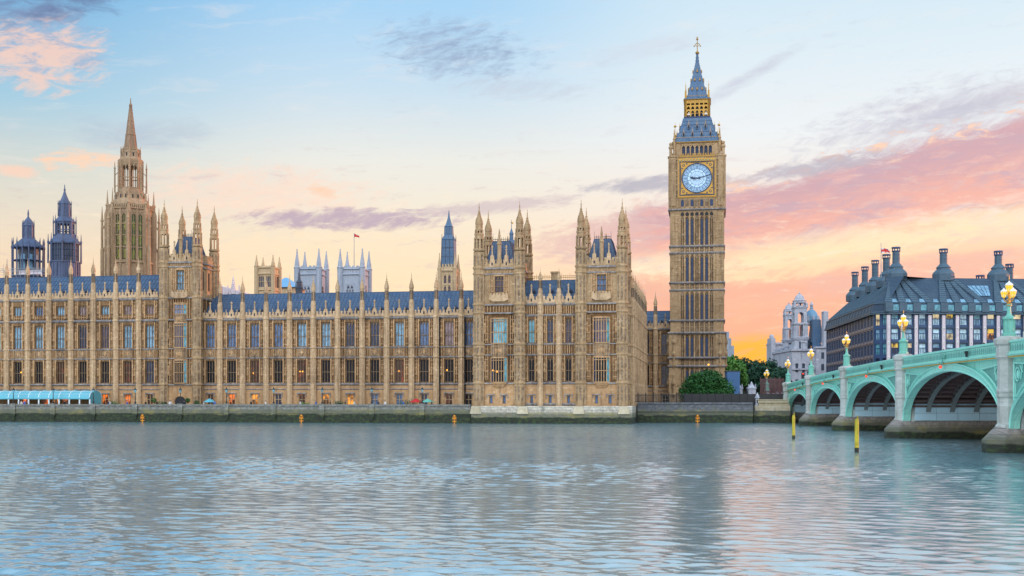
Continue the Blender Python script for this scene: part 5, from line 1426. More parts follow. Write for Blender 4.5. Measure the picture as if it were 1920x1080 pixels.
def central_tower():
    Y = 316; x = X(245, Y); k = dep(x, Y) / F; z0 = 4.0
    z = lambda v: ZC + (VH - v) * k - z0
    t = thing('spire_tower', 'tall tapering octagonal stone spire tower with greenish lancet windows', 'tower', (x, Y, z0))
    R = 6.3
    # body: eight faces, each with two deep lancets
    s_ = 2 * R * sin(pi / 8); ap = R * cos(pi / 8)
    mbw, mbm = MB(), MB()
    for q in range(8):
        k0, m0 = len(mbw.v), len(mbm.v)
        hs = [(c - .55, c + .55, z(491), z(403)) for c in (-.95, .95)]
        mbw.wall(-s_ / 2, s_ / 2, 0, z(392), -ap, .5, hs)
        for c in (-.95, .95):
            mbm.poly([(c - .54, z(403.5)), (c - .54, z(409)), (c, z(404.5)), (c + .54, z(409)), (c + .54, z(403.5))], -ap + .05, -ap + .35)
            for f in (.27, .52, .76): mbm.box(c - .54, c + .54, -ap + .12, -ap + .34, z(491) + (z(403) - z(491)) * f - .13, z(491) + (z(403) - z(491)) * f + .13)
            mbm.box(c - .07, c + .07, -ap + .15, -ap + .32, z(491), z(405))
            for e in (-.72, .72): mbm.box(c + e - .1, c + e + .1, -ap - .2, -ap - .003, z(500), z(398))
        for c in (-1.9, 0, 1.9): mbm.box(c - .12, c + .12, -ap - .3, -ap - .004, 20, z(394))
        for i in range(9): mbm.box(-s_ / 2 + .1 + i * (s_ - .2) / 8 - .12, -s_ / 2 + .1 + i * (s_ - .2) / 8 + .12, -ap - .35, -ap - .1, z(394), z(387.5))
        mbm.box(-s_ / 2, s_ / 2, -ap - .36, -ap + .1, z(388.3), z(387)); mbm.box(-s_ / 2, s_ / 2, -ap - .4, -ap - .002, z(396), z(394.4)); mbm.box(-s_ / 2, s_ / 2, -ap - .35, -ap - .002, z(496), z(493.5))
        M = Matrix.Rotation(q * pi / 4, 3, 'Z'); mbw.turned(k0, M); mbm.turned(m0, M)
    mbw.build('wall', 'spire_stone', t); mbm.build('tracery_molding', 'spire_stone', t)
    first = None
    for q in range(8):
        for c in (-.95, .95):
            mb = MB(); mb.box(c - .54, c + .54, -ap + .38, -ap + .44, z(491), z(403))
            mb.mi = 1
            for j in range(3): mb.box(c - .18, c + .30, -ap + .36, -ap + .378, z(488 - j * 26), z(472 - j * 26))  # lit interior painted as brighter yellow-green panes
            o = mb.build('lancet_window', ['pane_green', 'pane_leaf'], t, rot=q * pi / 4)
    # corner piers with flying pinnacles
    fly = None
    for q in range(8):
        mb = MB()
        mb.box(-.6, .6, -R - .9, -R + .35, 0, z(403)); mb.frus(-.6, .6, -R - .9, -R + .35, z(403), -.35, .35, -R - .4, -R + .2, z(392))
        mb.lathe(0, -R - 1.55, [(.5, 0), (.5, z(470)), (.38, z(466)), (.34, z(418)), (.5, z(416)), (.3, z(412)), (.05, z(389))], 6)
        mb.polyx([(-R - 1.6, z(436)), (-R - .8, z(427)), (-R - .8, z(423)), (-R - 1.6, z(430))], -.14, .14)
        mb.polyx([(-R - 1.6, z(480)), (-R - .8, z(470)), (-R - .8, z(462)), (-R - 1.6, z(474))], -.14, .14)
        mb.lathe(0, -R - .1, [(.5, z(405)), (.45, z(388)), (.6, z(386)), (.3, z(382)), (.04, z(358))], 6)
        mb.build('buttress', 'spire_stone', t, rot=q * pi / 4 + pi / 8)
    r = lambda px: px / 2 * k * R8 * .98
    rf = octo(t, [(r(72), z(391)), (r(64), z(385)), (r(54), z(373)), (r(46), z(362)), (r(41), z(355))], 'spire_stone', 'lower_roof')
    mb = MB()
    for q in range(8):
        k0 = len(mb.v); a = r(56) * cos(pi / 8)
        for c in (-.75, .75): mb.poly([(c - .32, z(375)), (c + .32, z(375)), (c + .32, z(368)), (c, z(363)), (c - .32, z(368))], -a - .1, -a + 1.2)
        mb.mi = 1
        for c in (-.75, .75): mb.box(c - .2, c + .2, -a - .12, -a - .102, z(374.5), z(368))
        mb.mi = 0
        mb.turned(k0, Matrix.Rotation(q * pi / 4, 3, 'Z'))
    mb.build('dormer', ['spire_stone', 'dark_void'], rf)
    # open lantern: eight piers with tall see-through lights
    R2 = r(39.5); mb = MB(); a2 = R2 * cos(pi / 8); s2 = 2 * R2 * sin(pi / 8)
    for q in range(8):
        k0 = len(mb.v)
        mb.box(-.09, .09, -a2, -a2 + .2, z(355), z(308)); mb.box(-s2 / 2, -.9, -a2, -a2 + .4, z(355), z(300)); mb.box(.9, s2 / 2, -a2, -a2 + .4, z(355), z(300))
        mb.box(-s2 / 2, s2 / 2, -a2 + .01, -a2 + .35, z(309), z(300)); mb.box(-.78, .78, -a2 + .02, -a2 + .3, z(336), z(334.4)); mb.box(-s2 / 2, s2 / 2, -a2 - .02, -a2 + .45, z(358), z(353.5))
        for c in (-.47, .47): mb.poly([(c - .31, z(308)), (c - .31, z(316)), (c, z(310)), (c + .31, z(316)), (c + .31, z(308))], -a2 + .04, -a2 + .28)
        k1 = len(mb.v); mb.turned(k0, Matrix.Rotation(q * pi / 4, 3, 'Z'))
        k0 = len(mb.v)
        mb.box(-.28, .28, -R2 - .35, -R2 + .15, z(356), z(302)); mb.lathe(0, -R2 - 1.15, [(.24, z(362)), (.2, z(318)), (.3, z(317)), (.16, z(314)), (.04, z(304))], 6)
        mb.tube((0, -R2 - 1.1, z(330)), (0, -R2, z(322)), .1); mb.tube((0, -R2 - 1.1, z(352)), (0, -R2, z(346)), .1)
        mb.turned(k0, Matrix.Rotation(q * pi / 4 + pi / 8, 3, 'Z'))
    mb.build('lantern', 'spire_stone', t)
    octo(t, [(R2, z(309)), (R2 * 1.06, z(303)), (R2 * 1.06, z(300)), (r(33), z(297)), (r(31), z(290)), (r(30), z(283)), (r(32), z(281.5)), (r(32), z(280)), (r(22.5), z(279.5))], 'spire_stone', 'lantern_cap')
    mb = MB()
    for q in range(8):
        k0 = len(mb.v)
        mb.lathe(0, -r(33), [(.2, z(300)), (.17, z(288)), (.24, z(286)), (.04, z(275))], 5); mb.turned(k0, Matrix.Rotation(q * pi / 4 + pi / 8, 3, 'Z'))
        k0 = len(mb.v); a = r(31) * cos(pi / 8)
        mb.box(-.3, .3, -a - .1, -a + .3, z(295), z(287)); mb.mi = 1; mb.box(-.2, .2, -a - .12, -a - .102, z(295), z(288)); mb.mi = 0
        mb.turned(k0, Matrix.Rotation(q * pi / 4, 3, 'Z'))
    mb.build('crown_molding', ['spire_stone', 'dark_void'], t)
    sp = octo(t, [(r(22), z(281)), (r(19.5), z(268)), (r(16.5), z(254.5)), (r(18), z(254)), (r(18), z(252.5)), (r(15.5), z(252)), (r(10), z(227)), (r(10.8), z(226.5)), (r(9.6), z(225)), (r(4), z(200)), (r(6), z(199)), (r(5), z(196)), (r(2), z(193)), (r(1.2), z(184))], 'fleche_stone', 'spire')
    mb = MB()
    for q in range(8):
        k0 = len(mb.v)
        mb.tube((0, -r(22), z(281)), (0, -r(16.5), z(254)), .1); mb.tube((0, -r(15.5), z(252)), (0, -r(4), z(200)), .08)
        for j in range(12): f = j / 12; mb.ball((0, -r(22) + (r(22) - r(4)) * f, z(281) + (z(200) - z(281)) * f), .13, n=5, m=4)
        mb.turned(k0, Matrix.Rotation(q * pi / 4 + pi / 8, 3, 'Z'))
    mb.build('crocket_trim', 'fleche_stone', sp)
central_tower()

def vent_tower():
    Y = 286; x = X(121.3, Y); k = dep(x, Y) / F; z0 = 4.0
    z = lambda v: ZC + (VH - v) * k - z0; r = lambda px: px / 2 * k * R8 * .98
    t = thing('ventilation_tower', 'blue grey octagonal lantern tower in three stages with a pointed cap', 'tower', (x, Y, z0), group='lead covered lantern towers')
    octo(t, [(r(54), 0), (r(54), z(494)), (r(56), z(493)), (r(56), z(491))], 'vent_lead', 'base_stage')
    mb = MB()
    for i in range(24):
        a = 2 * pi * i / 24; mb.box(*sorted((cos(a) * r(52) - .1, cos(a) * r(52) + .1)), sin(a) * r(52) - .1, sin(a) * r(52) + .1, z(520), z(494))
    mb.build('panel_molding', 'vent_lead', t)
    octo(t, [(r(46), z(493)), (r(46), z(457))], 'slate_dark', 'louvre_drum')
    mb = MB()
    for i in range(32):
        a = 2 * pi * i / 32; mb.lathe(cos(a) * r(47), sin(a) * r(47), [(.1, z(493)), (.1, z(458))], 4)
    for v in (481, 470): mb.lathe(0, 0, [(r(47), z(v)), (r(49), z(v) + .1), (r(47), z(v) + .2)], 8)
    mb.build('louvre_slat', 'vent_lead', t)
    c0 = None
    for q in range(8):
        mb = MB(); mb.lathe(0, -r(55), [(.26, z(494)), (.2, z(457)), (.3, z(455)), (.14, z(450)), (.05, z(439))], 6); mb.build('corner_pinnacle', 'vent_lead', t, rot=q * pi / 4 + pi / 8)
    octo(t, [(r(54), z(458.5)), (r(55), z(456)), (r(50), z(453)), (r(42), z(448)), (r(36), z(442)), (r(36), z(440))], 'vent_lead', 'lower_roof')
    mb = MB(); R2 = r(33.5); a2 = R2 * cos(pi / 8); s2 = 2 * R2 * sin(pi / 8)
    for q in range(8):
        k0 = len(mb.v)
        mb.box(-s2 / 2, -s2 / 2 + .3, -a2, -a2 + .35, z(441), z(417)); mb.box(s2 / 2 - .3, s2 / 2, -a2, -a2 + .35, z(441), z(417)); mb.box(-.12, .12, -a2, -a2 + .25, z(441), z(417))
        mb.box(-s2 / 2, s2 / 2, -a2 + .01, -a2 + .3, z(421), z(416)); mb.box(-s2 / 2, s2 / 2, -a2 + .01, -a2 + .3, z(433), z(431.5))
        mb.turned(k0, Matrix.Rotation(q * pi / 4, 3, 'Z'))
        k0 = len(mb.v); mb.lathe(0, -r(38), [(.16, z(446)), (.14, z(420)), (.2, z(419)), (.04, z(405))], 5); mb.turned(k0, Matrix.Rotation(q * pi / 4 + pi / 8, 3, 'Z'))
    mb.build('lantern', 'vent_lead', t)
    octo(t, [(r(36), z(418)), (r(37), z(416)), (r(30), z(412)), (r(24), z(408.5)), (r(21), z(407)), (r(20), z(392)), (r(19.5), z(384)), (r(21), z(383)), (r(20), z(381.5)), (r(13), z(374)), (r(7), z(366)), (r(2.6), z(358)), (r(4), z(355.5)), (r(2), z(354)), (r(1), z(346))], 'vent_lead', 'spire')
    mb = MB()
    for q in range(8):
        k0 = len(mb.v); mb.lathe(0, -r(22), [(.14, z(406)), (.12, z(384)), (.18, z(383)), (.03, z(376))], 5); mb.turned(k0, Matrix.Rotation(q * pi / 4 + pi / 8, 3, 'Z'))
    mb.build('spire_pinnacle_trim', 'vent_lead', t)
vent_tower()

def vent_lantern():
    Y = 286; x = X(53, Y); k = dep(x, Y) / F; z0 = 4.0
    z = lambda v: ZC + (VH - v) * k - z0; r = lambda px: px / 2 * k * R8 * .98
    t = thing('ventilation_tower', 'squat blue grey lantern of slender columns under a bell shaped roof at the far left', 'tower', (x, Y, z0), group='lead covered lantern towers')
    octo(t, [(r(55), 0), (r(55), z(521)), (r(57), z(520)), (r(57), z(518.5))], 'vent_lead', 'base_stage')
    octo(t, [(r(34), z(519)), (r(34), z(465))], 'slate_dark', 'core_drum')
    mb = MB()
    for q in range(8):
        k0 = len(mb.v); a = r(34) * cos(pi / 8)
        mb.box(-.5, .5, -a - .06, -a - .005, z(505), z(478)); mb.turned(k0, Matrix.Rotation(q * pi / 4, 3, 'Z'))
    mb.build('louvre_vent', 'dome_copper', t)
    for i in range(16):
        mb = MB(); mb.lathe(0, -r(53), [(.24, z(519)), (.17, z(516)), (.17, z(468)), (.26, z(466)), (.26, z(463)), (.12, z(461)), (.16, z(456)), (.04, z(447))], 6); mb.build('column', 'vent_lead', t, rot=i * pi / 8 + pi / 16)
    mb = MB()
    for v in (490,): mb.lathe(0, 0, [(r(52), z(v)), (r(54), z(v) + .1), (r(52), z(v) + .2)], 8)
    mb.build('column_rim', 'vent_lead', t)
    octo(t, [(r(52), z(466.5)), (r(55), z(465)), (r(54), z(463)), (r(46), z(459)), (r(34), z(453)), (r(24), z(448.5)), (r(19), z(447)), (r(18), z(444)), (r(18), z(425)), (r(21), z(424)), (r(20), z(422)), (r(17), z(418)), (r(12), z(413)), (r(6), z(409)), (r(3), z(406.5)), (r(2.6), z(402)), (r(3.4), z(401)), (r(1), z(393))], 'vent_lead', 'bell_roof')
    mb = MB()
    for q in range(8):
        k0 = len(mb.v); mb.lathe(0, -r(19.5), [(.13, z(447)), (.11, z(424)), (.17, z(423)), (.03, z(413))], 5); mb.turned(k0, Matrix.Rotation(q * pi / 4 + pi / 8, 3, 'Z'))
    mb.build('neck_molding', 'vent_lead', t)
    # scaffold round its foot
    s = thing('scaffold', 'pale scaffolding rails and poles round the foot of the squat lantern', 'scaffold', (x, Y, 30))
    mb = MB(s.location); W = 7.4
    for i in range(13):
        xx = x - W + 2 * W * i / 12
        mb.tube((xx, Y - 5.5, 30), (xx, Y - 5.5, Zh(505 - (i * 7 % 5) * 5, xx, Y)), .045, .045, 4)
    mb.build('standard', 'scaffold_steel', s)
    mb = MB(s.location)
    for v in (519, 514, 511, 508): zz = Zh(v, x, Y); mb.tube((x - W, Y - 5.6, zz), (x + W + 1, Y - 5.6, zz), .06, .06, 4)
    for i in range(12):
        xx = x - W + 2 * W * i / 12; mb.tube((xx, Y - 5.6, Zh(514, x, Y)), (xx + 2 * W / 12, Y - 5.6, Zh(508, x, Y)), .03, .03, 4)
    mb.build('rail', 'scaffold_steel', s)
    mb = MB(s.location); mb.box(x + W * .1, x + W, Y - 5.45, Y - 5.4, Zh(519, x, Y), Zh(511, x, Y)); mb.build('toe_board', 'pink_stone', s)
vent_lantern()

def simple_tower(name, label, cat, uL, uR, Y, vtop, vbase, mat, group=None, pin=(20, 34), spire_w=.22, win=(), merlon=3, extra=None, depth=None, gable=False, band=()):
    """Square church tower: body with sunk windows on the front and the right side, parapet and four corner pinnacles."""
    x0, x1 = X(uL, Y), X(uR, Y); w = x1 - x0; D = depth or w; k = dep((x0 + x1) / 2, Y) / F; z0 = 4.0
    t = thing(name, label, cat, ((x0 + x1) / 2, Y + D / 2, z0), group=group); o = t.location
    Z = lambda v: ZC + (VH - v) * k
    hs = [(x0 + w * a, x0 + w * b, Z(vb), Z(va)) for a, b, va, vb, n in win]
    mb = MB(o); mb.wall(x0, x1, z0, Z(vtop), Y, .4, hs, D); mb.build('wall', mat, t)
    mb = MB(o)
    for sx, sy in ((0, 0), (1, 0), (0, 1), (1, 1)):
        cx, cy = x0 + sx * w, Y + sy * D
        mb.lathe(cx, cy, [(w * .13, z0), (w * .13, Z(vtop) + .5)], 8)
    for v in (vtop + 1,) + tuple(band): mb.lathe((x0 + x1) / 2, Y + D / 2, [((w / 2 + .05) * sqrt(2), Z(v) - .5), ((w / 2 + w * .04 + .1) * sqrt(2), Z(v) - .2), ((w / 2 + w * .04 + .1) * sqrt(2), Z(v)), ((w / 2) * sqrt(2), Z(v) + .3)], 4, pi / 4)
    mb.build('corner_molding', mat, t)
    mb = MB(o); battlement(mb, x0 + w * .13, x1 - w * .13, Z(vtop), Z(vtop - merlon), Y - .05, .4, w * .2); battlement(mb, x0 + w * .13, x1 - w * .13, Z(vtop), Z(vtop - merlon), Y + D - .4, .4, w * .2); mb.build('parapet', mat, t)
    for sx, sy in ((0, 0), (1, 0), (0, 1), (1, 1)):
        cx, cy = x0 + sx * w, Y + sy * D; h = Z(vtop - pin[0]) - Z(vtop)
        mb = MB(o); zz = Z(vtop)
        mb.lathe(cx, cy, [(w * .14, zz), (w * .15, zz + h * .06), (w * .11, zz + h * .1), (w * .10, zz + h * .28), (w * .05, zz + h * .62), (w * .02, zz + h * .95), (w * .03, zz + h * .96), (w * .01, zz + h)], 8); mb.build('pinnacle', mat, t)
    for (a, b, va, vb, n), h in zip(win, hs):
        mb = MB(o); ww = h[1] - h[0]; wf = h[3] - h[2]
        lw = ww / n
        for i in range(n + 1): mb.box(h[0] + i * lw - ww * .03, h[0] + i * lw + ww * .03, Y + .12, Y + .3, h[2], h[3])
        for i in range(n): mb.poly([(h[0] + i * lw, h[3]), (h[0] + i * lw, h[3] - lw * .9), (h[0] + (i + .5) * lw, h[3] - lw * .1), (h[0] + (i + 1) * lw, h[3] - lw * .9), (h[0] + (i + 1) * lw, h[3])], Y + .14, Y + .28)
        mb.box(h[0], h[1], Y + .13, Y + .29, (h[2] + h[3]) / 2 - ww * .03, (h[2] + h[3]) / 2 + ww * .03)
        if gable: mb.poly([(h[0] - ww * .35, h[3] - wf * .45), (h[0] - ww * .1, h[3] - wf * .2), ((h[0] + h[1]) / 2, h[3] + wf * .12), (h[1] + ww * .1, h[3] - wf * .2), (h[1] + ww * .35, h[3] - wf * .45), (h[1] + ww * .35, h[3] - wf * .2), ((h[0] + h[1]) / 2, h[3] + wf * .42), (h[0] - ww * .35, h[3] - wf * .2)], Y - .3, Y - .004)
        f = mb.build('window', mat, t)
        mb = MB(o); mb.box(h[0], h[1], Y + .31, Y + .36, h[2], h[3]); mb.build('pane', 'pane_navy' if not extra else extra, f)
        mb = MB(o); q = Y + D * (a + b) / 2; hw = D * (b - a) / 2
        mb.box(x1 + .004, x1 + .06, q - hw, q + hw, h[2], h[3]); mb.build('side_window', 'dark_void', t)
    return t
simple_tower('church_tower', 'squat tan stone church tower with four slim pinnacles', 'tower', 481, 512, 420, 500, 545, 'church_stone', pin=(22, 0), win=[(.14, .44, 517, 538, 3), (.56, .86, 517, 538, 3)], merlon=2, band=(512.5, 543))
GA = 'twin abbey towers'
simple_tower('abbey_tower', 'pale blue grey abbey tower without a flag, behind the long roof', 'tower', 557, 598, 520, 503, 550, 'abbey_stone', GA, pin=(37, 0), win=[(.3, .42, 536, 543, 1), (.46, .58, 536, 543, 1), (.26, .62, 543.5, 552, 3)], merlon=5, band=(514,), gable=False)
ab2 = simple_tower('abbey_tower', 'pale blue grey abbey tower with a red flag on a tall pole', 'tower', 638, 679.5, 520, 503, 550, 'abbey_stone', GA, pin=(37, 0), win=[(.3, .42, 534, 541, 1), (.46, .58, 534, 541, 1), (.26, .62, 542, 552, 3)], merlon=5, band=(514,), gable=False)
def flagpole(name, label, u, v0, v1, Y, flag_mats, flag_px, union=False, fv=None):
    x = X(u, Y); k = dep(x, Y) / F; z = lambda v: ZC + (VH - v) * k
    t = thing(name, label, 'flag', (x, Y, z(v0)))
    mb = MB(t.location); mb.tube((x, Y, z(v0)), (x, Y, z(v1)), .11 * k / .13, .06 * k / .13, 6); mb.ball((x, Y, z(v1)), .12 * k / .13); mb.build('pole', 'scaffold_steel', t)
    W, H = flag_px[0] * k, flag_px[1] * k; zt = z(fv if fv else v1) - .3
    mb = MB(t.location); n = 10
    for i in range(n):
        for j in range(4):
            f0, f1 = i / n, (i + 1) / n
            P = lambda f, g: (x + W * f, Y + sin(f * 7 + g) * W * .08, zt - H * g * (1 - .35 * f) - H * .55 * f * f)
            if union: m = 1 if (abs(f0 - .45) < .08 or j in (1, 2)) else (2 if abs((f0 * 4) - j) < .9 or abs(4 - f0 * 4 - j) < .9 else 0)
            else: m = 1 if j == 0 and i > 3 else 0
            mb.mi = m; mb.add([P(f0, j / 4), P(f1, j / 4), P(f1, (j + 1) / 4), P(f0, (j + 1) / 4)], [(0, 1, 2, 3)])
    mb.build('flag_cloth', flag_mats, t)
flagpole('flagpole', 'thin pole with a small red flag on the abbey tower roof', 664, 500, 437.5, 525, ['red_paint', 'cloth_white'], (10, 6))

def pale_roof():
    Y = 455; t = thing('pyramid_roof', 'light blue sloping roof between the tan church tower and the abbey', 'roof', (X(530, Y), Y, 4)); k = dep(X(530, Y), Y) / F
    z = lambda v: ZC + (VH - v) * k
    a, b, c = X(500, Y), X(527, Y), X(554, Y)
    mb = MB(t.location); h = (c - a) / 2; m = (a + c) / 2
    mb.frus(a, c, Y, Y + 2 * h, z(538), m - .5, m + .5, Y + h - .5, Y + h + .5, z(518)); mb.build('roof_slope', 'pale_roof', t)
    mb = MB(t.location); mb.box(a + .3, c - .3, Y + .3, Y + 2 * h - .3, 4, z(538.5)); mb.build('wall', 'church_stone', t)
    mb = MB(t.location); mb.box(a - .4, c + .4, Y - .4, Y + 2 * h + .4, z(539.5), z(538.2)); mb.build('eaves_trim', 'slate_dark', t)
pale_roof()
def fleche():
    Y = 335; x = X(561, Y); k = dep(x, Y) / F; z = lambda v: ZC + (VH - v) * k - 20
    t = thing('roof_spirelet', 'thin dark spirelet in front of the left abbey tower', 'spire', (x, Y, 20))
    octo(t, [(1.1, 0), (1.1, z(541)), (1.25, z(540)), (.9, z(538)), (.85, z(530)), (.95, z(529)), (.42, z(524)), (.06, z(505))], 'slate_dark', 'spire')
    mb = MB()
    for q in range(8): k0 = len(mb.v); mb.lathe(0, -1.15, [(.09, z(545)), (.08, z(534)), (.02, z(529))], 4); mb.turned(k0, Matrix.Rotation(q * pi / 4, 3, 'Z'))
    mb.build('pinnacle_trim', 'slate_dark', t)
fleche()
def hall_roof():
    Y = 330; x0, x1 = X(405, Y), X(462, Y); k = dep(x0, Y) / F; z = lambda v: ZC + (VH - v) * k
    t = thing('hall_gable', 'low grey hall roof with a knobbly stone pinnacle right of the four turret tower', 'roof', ((x0 + x1) / 2, Y, 4))
    mb = MB(t.location); mb.poly([(x0 - 6, 4), (x1, 4), (x1, z(550)), (x0, z(534)), (x0 - 6, z(534))], Y, Y + 8); mb.build('roof_slope', 'pink_stone', t)
    mb = MB(t.location); xm = X(438, Y)
    pr = [(.7, z(552)), (.7, z(541))]
    for q in range(6): pr += [(.75 - q * .1, z(540 - q * 3.4)), (.5 - q * .07, z(538.5 - q * 3.4))]
    mb.lathe(xm, Y - .2, pr + [(.04, z(517))], 8); mb.build('pinnacle', 'pink_stone', t)
    mb = MB(t.location)
    for u in (416, 428, 449): mb.lathe(X(u, Y), Y - .2, [(.25, z(550)), (.2, z(538)), (.03, z(534))], 6)
    mb.build('coping_trim', 'pink_stone', t)
hall_roof()

def corner_tower():
    t = simple_tower('palace_tower', 'slim tan tower with a tall blue pyramid roof left of the pavilion', 'tower', 824, 853, 330, 505, 552, 'church_stone', None, pin=(31, 0), win=[(.28, .44, 515, 531, 1), (.56, .72, 515, 531, 1), (.28, .44, 535, 550, 1), (.56, .72, 535, 550, 1)], merlon=10, extra='pane_violet', band=(507,))
    x0, x1, Y = X(824, 330), X(853, 330), 330; w = x1 - x0; xc, yc = (x0 + x1) / 2, Y + w / 2; k = dep(xc, Y) / F; z = lambda v: ZC + (VH - v) * k
    o = t.location; s2 = sqrt(2); h = w / 2
    mb = MB(o); mb.lathe(xc, yc, [(h * .86 * s2, z(503)), (h * .82 * s2, z(492)), (h * .76 * s2, z(449)), (h * .8 * s2, z(448)), (h * .72 * s2, z(446.5)), (h * .52 * s2, z(440)), (h * .46 * s2, z(424)), (h * .5 * s2, z(423)), (h * .38 * s2, z(421)), (h * .25 * s2, z(414)), (h * .12 * s2, z(405)), (h * .03 * s2, z(392))], 4, pi / 4); r = mb.build('roof', 'spire_iron', t)
    mb = MB(o)
    for f in (-1, -.33, .33, 1):
        mb.tube((xc + f * h * .84, yc - h * .84, z(497)), (xc + f * h * .77, yc - h * .77, z(449)), .08, .08, 4); mb.tube((xc + f * h * .5, yc - h * .5, z(440)), (xc + f * h * .47, yc - h * .47, z(424)), .06, .06, 4)
    for v in (480, 464): mb.box(xc - h * .8, xc + h * .8, yc - h * .83, yc - h * .7, z(v) - .05, z(v) + .05)
    mb.build('roof_rib', 'slate_dark', r)
    for sx, sy in ((-1, -1), (1, -1), (-1, 1), (1, 1)):
        mb = MB(o); mb.lathe(xc + sx * h * .74, yc + sy * h * .74, [(.13, z(450)), (.11, z(444)), (.03, z(437))], 5); mb.build('corner_finial', 'slate_dark', r)
corner_tower()
def back_lantern():
    Y = 300; x = X(959, Y); k = dep(x, Y) / F; z = lambda v: ZC + (VH - v) * k - 15
    t = thing('roof_spirelet', 'small blue lantern spirelet with a gilt vane behind the left pavilion tower', 'spire', (x, Y, 15))
    octo(t, [(2.2, 0), (2.0, z(470)), (1.2, z(452)), (.55, z(450)), (.5, z(440)), (.62, z(439)), (.4, z(435)), (.08, z(428)), (.05, z(412))], 'spire_iron', 'spire')
    mb = MB(); mb.tube((-.3, 0, z(417)), (.35, 0, z(417)), .06); mb.box(0, .5, -.03, .03, z(420), z(417.5)); mb.build('vane', 'gilding', t)
back_lantern()

# ------------------------------------------------------------------ Westminster-style iron bridge, in its own frame: x runs from the far bank towards us, y across, z up
ZAB, ZP4 = 254.0, 106.8
A0 = RT * 59.55 + FW * 254.0
bd = (RT * -(59.1 - 44.72) + FW * -(254 - 106.8)).normalized()
BA = atan2(bd.y, bd.x)
BR = thing('road_bridge', 'mint green iron arch bridge on pale stone piers with gold trimmed parapet', 'bridge', (A0.x, A0.y, 0), BA)
PS = [0, 32, 68, 106.4, 147.5, 186, 222, 254]
PW = 26.0
def top_z(s): return 10.25 - ((s - 127) / 127) ** 2 * 1.95        # parapet top
def crown_z(i): return (6.2, 6.95, 7.5, 7.95, 7.5, 6.95, 6.2)[i]
HT, SP = 1.15, 2.2                                                # half pier, springing height
def arch_pts(s0, s1, zs, zc, n=28):
    m, h = (s0 + s1) / 2, (s1 - s0) / 2
    return [(m - h * cos(pi * k / n), zs + (zc - zs) * max(0, sin(pi * k / n)) ** .92) for k in range(n + 1)]
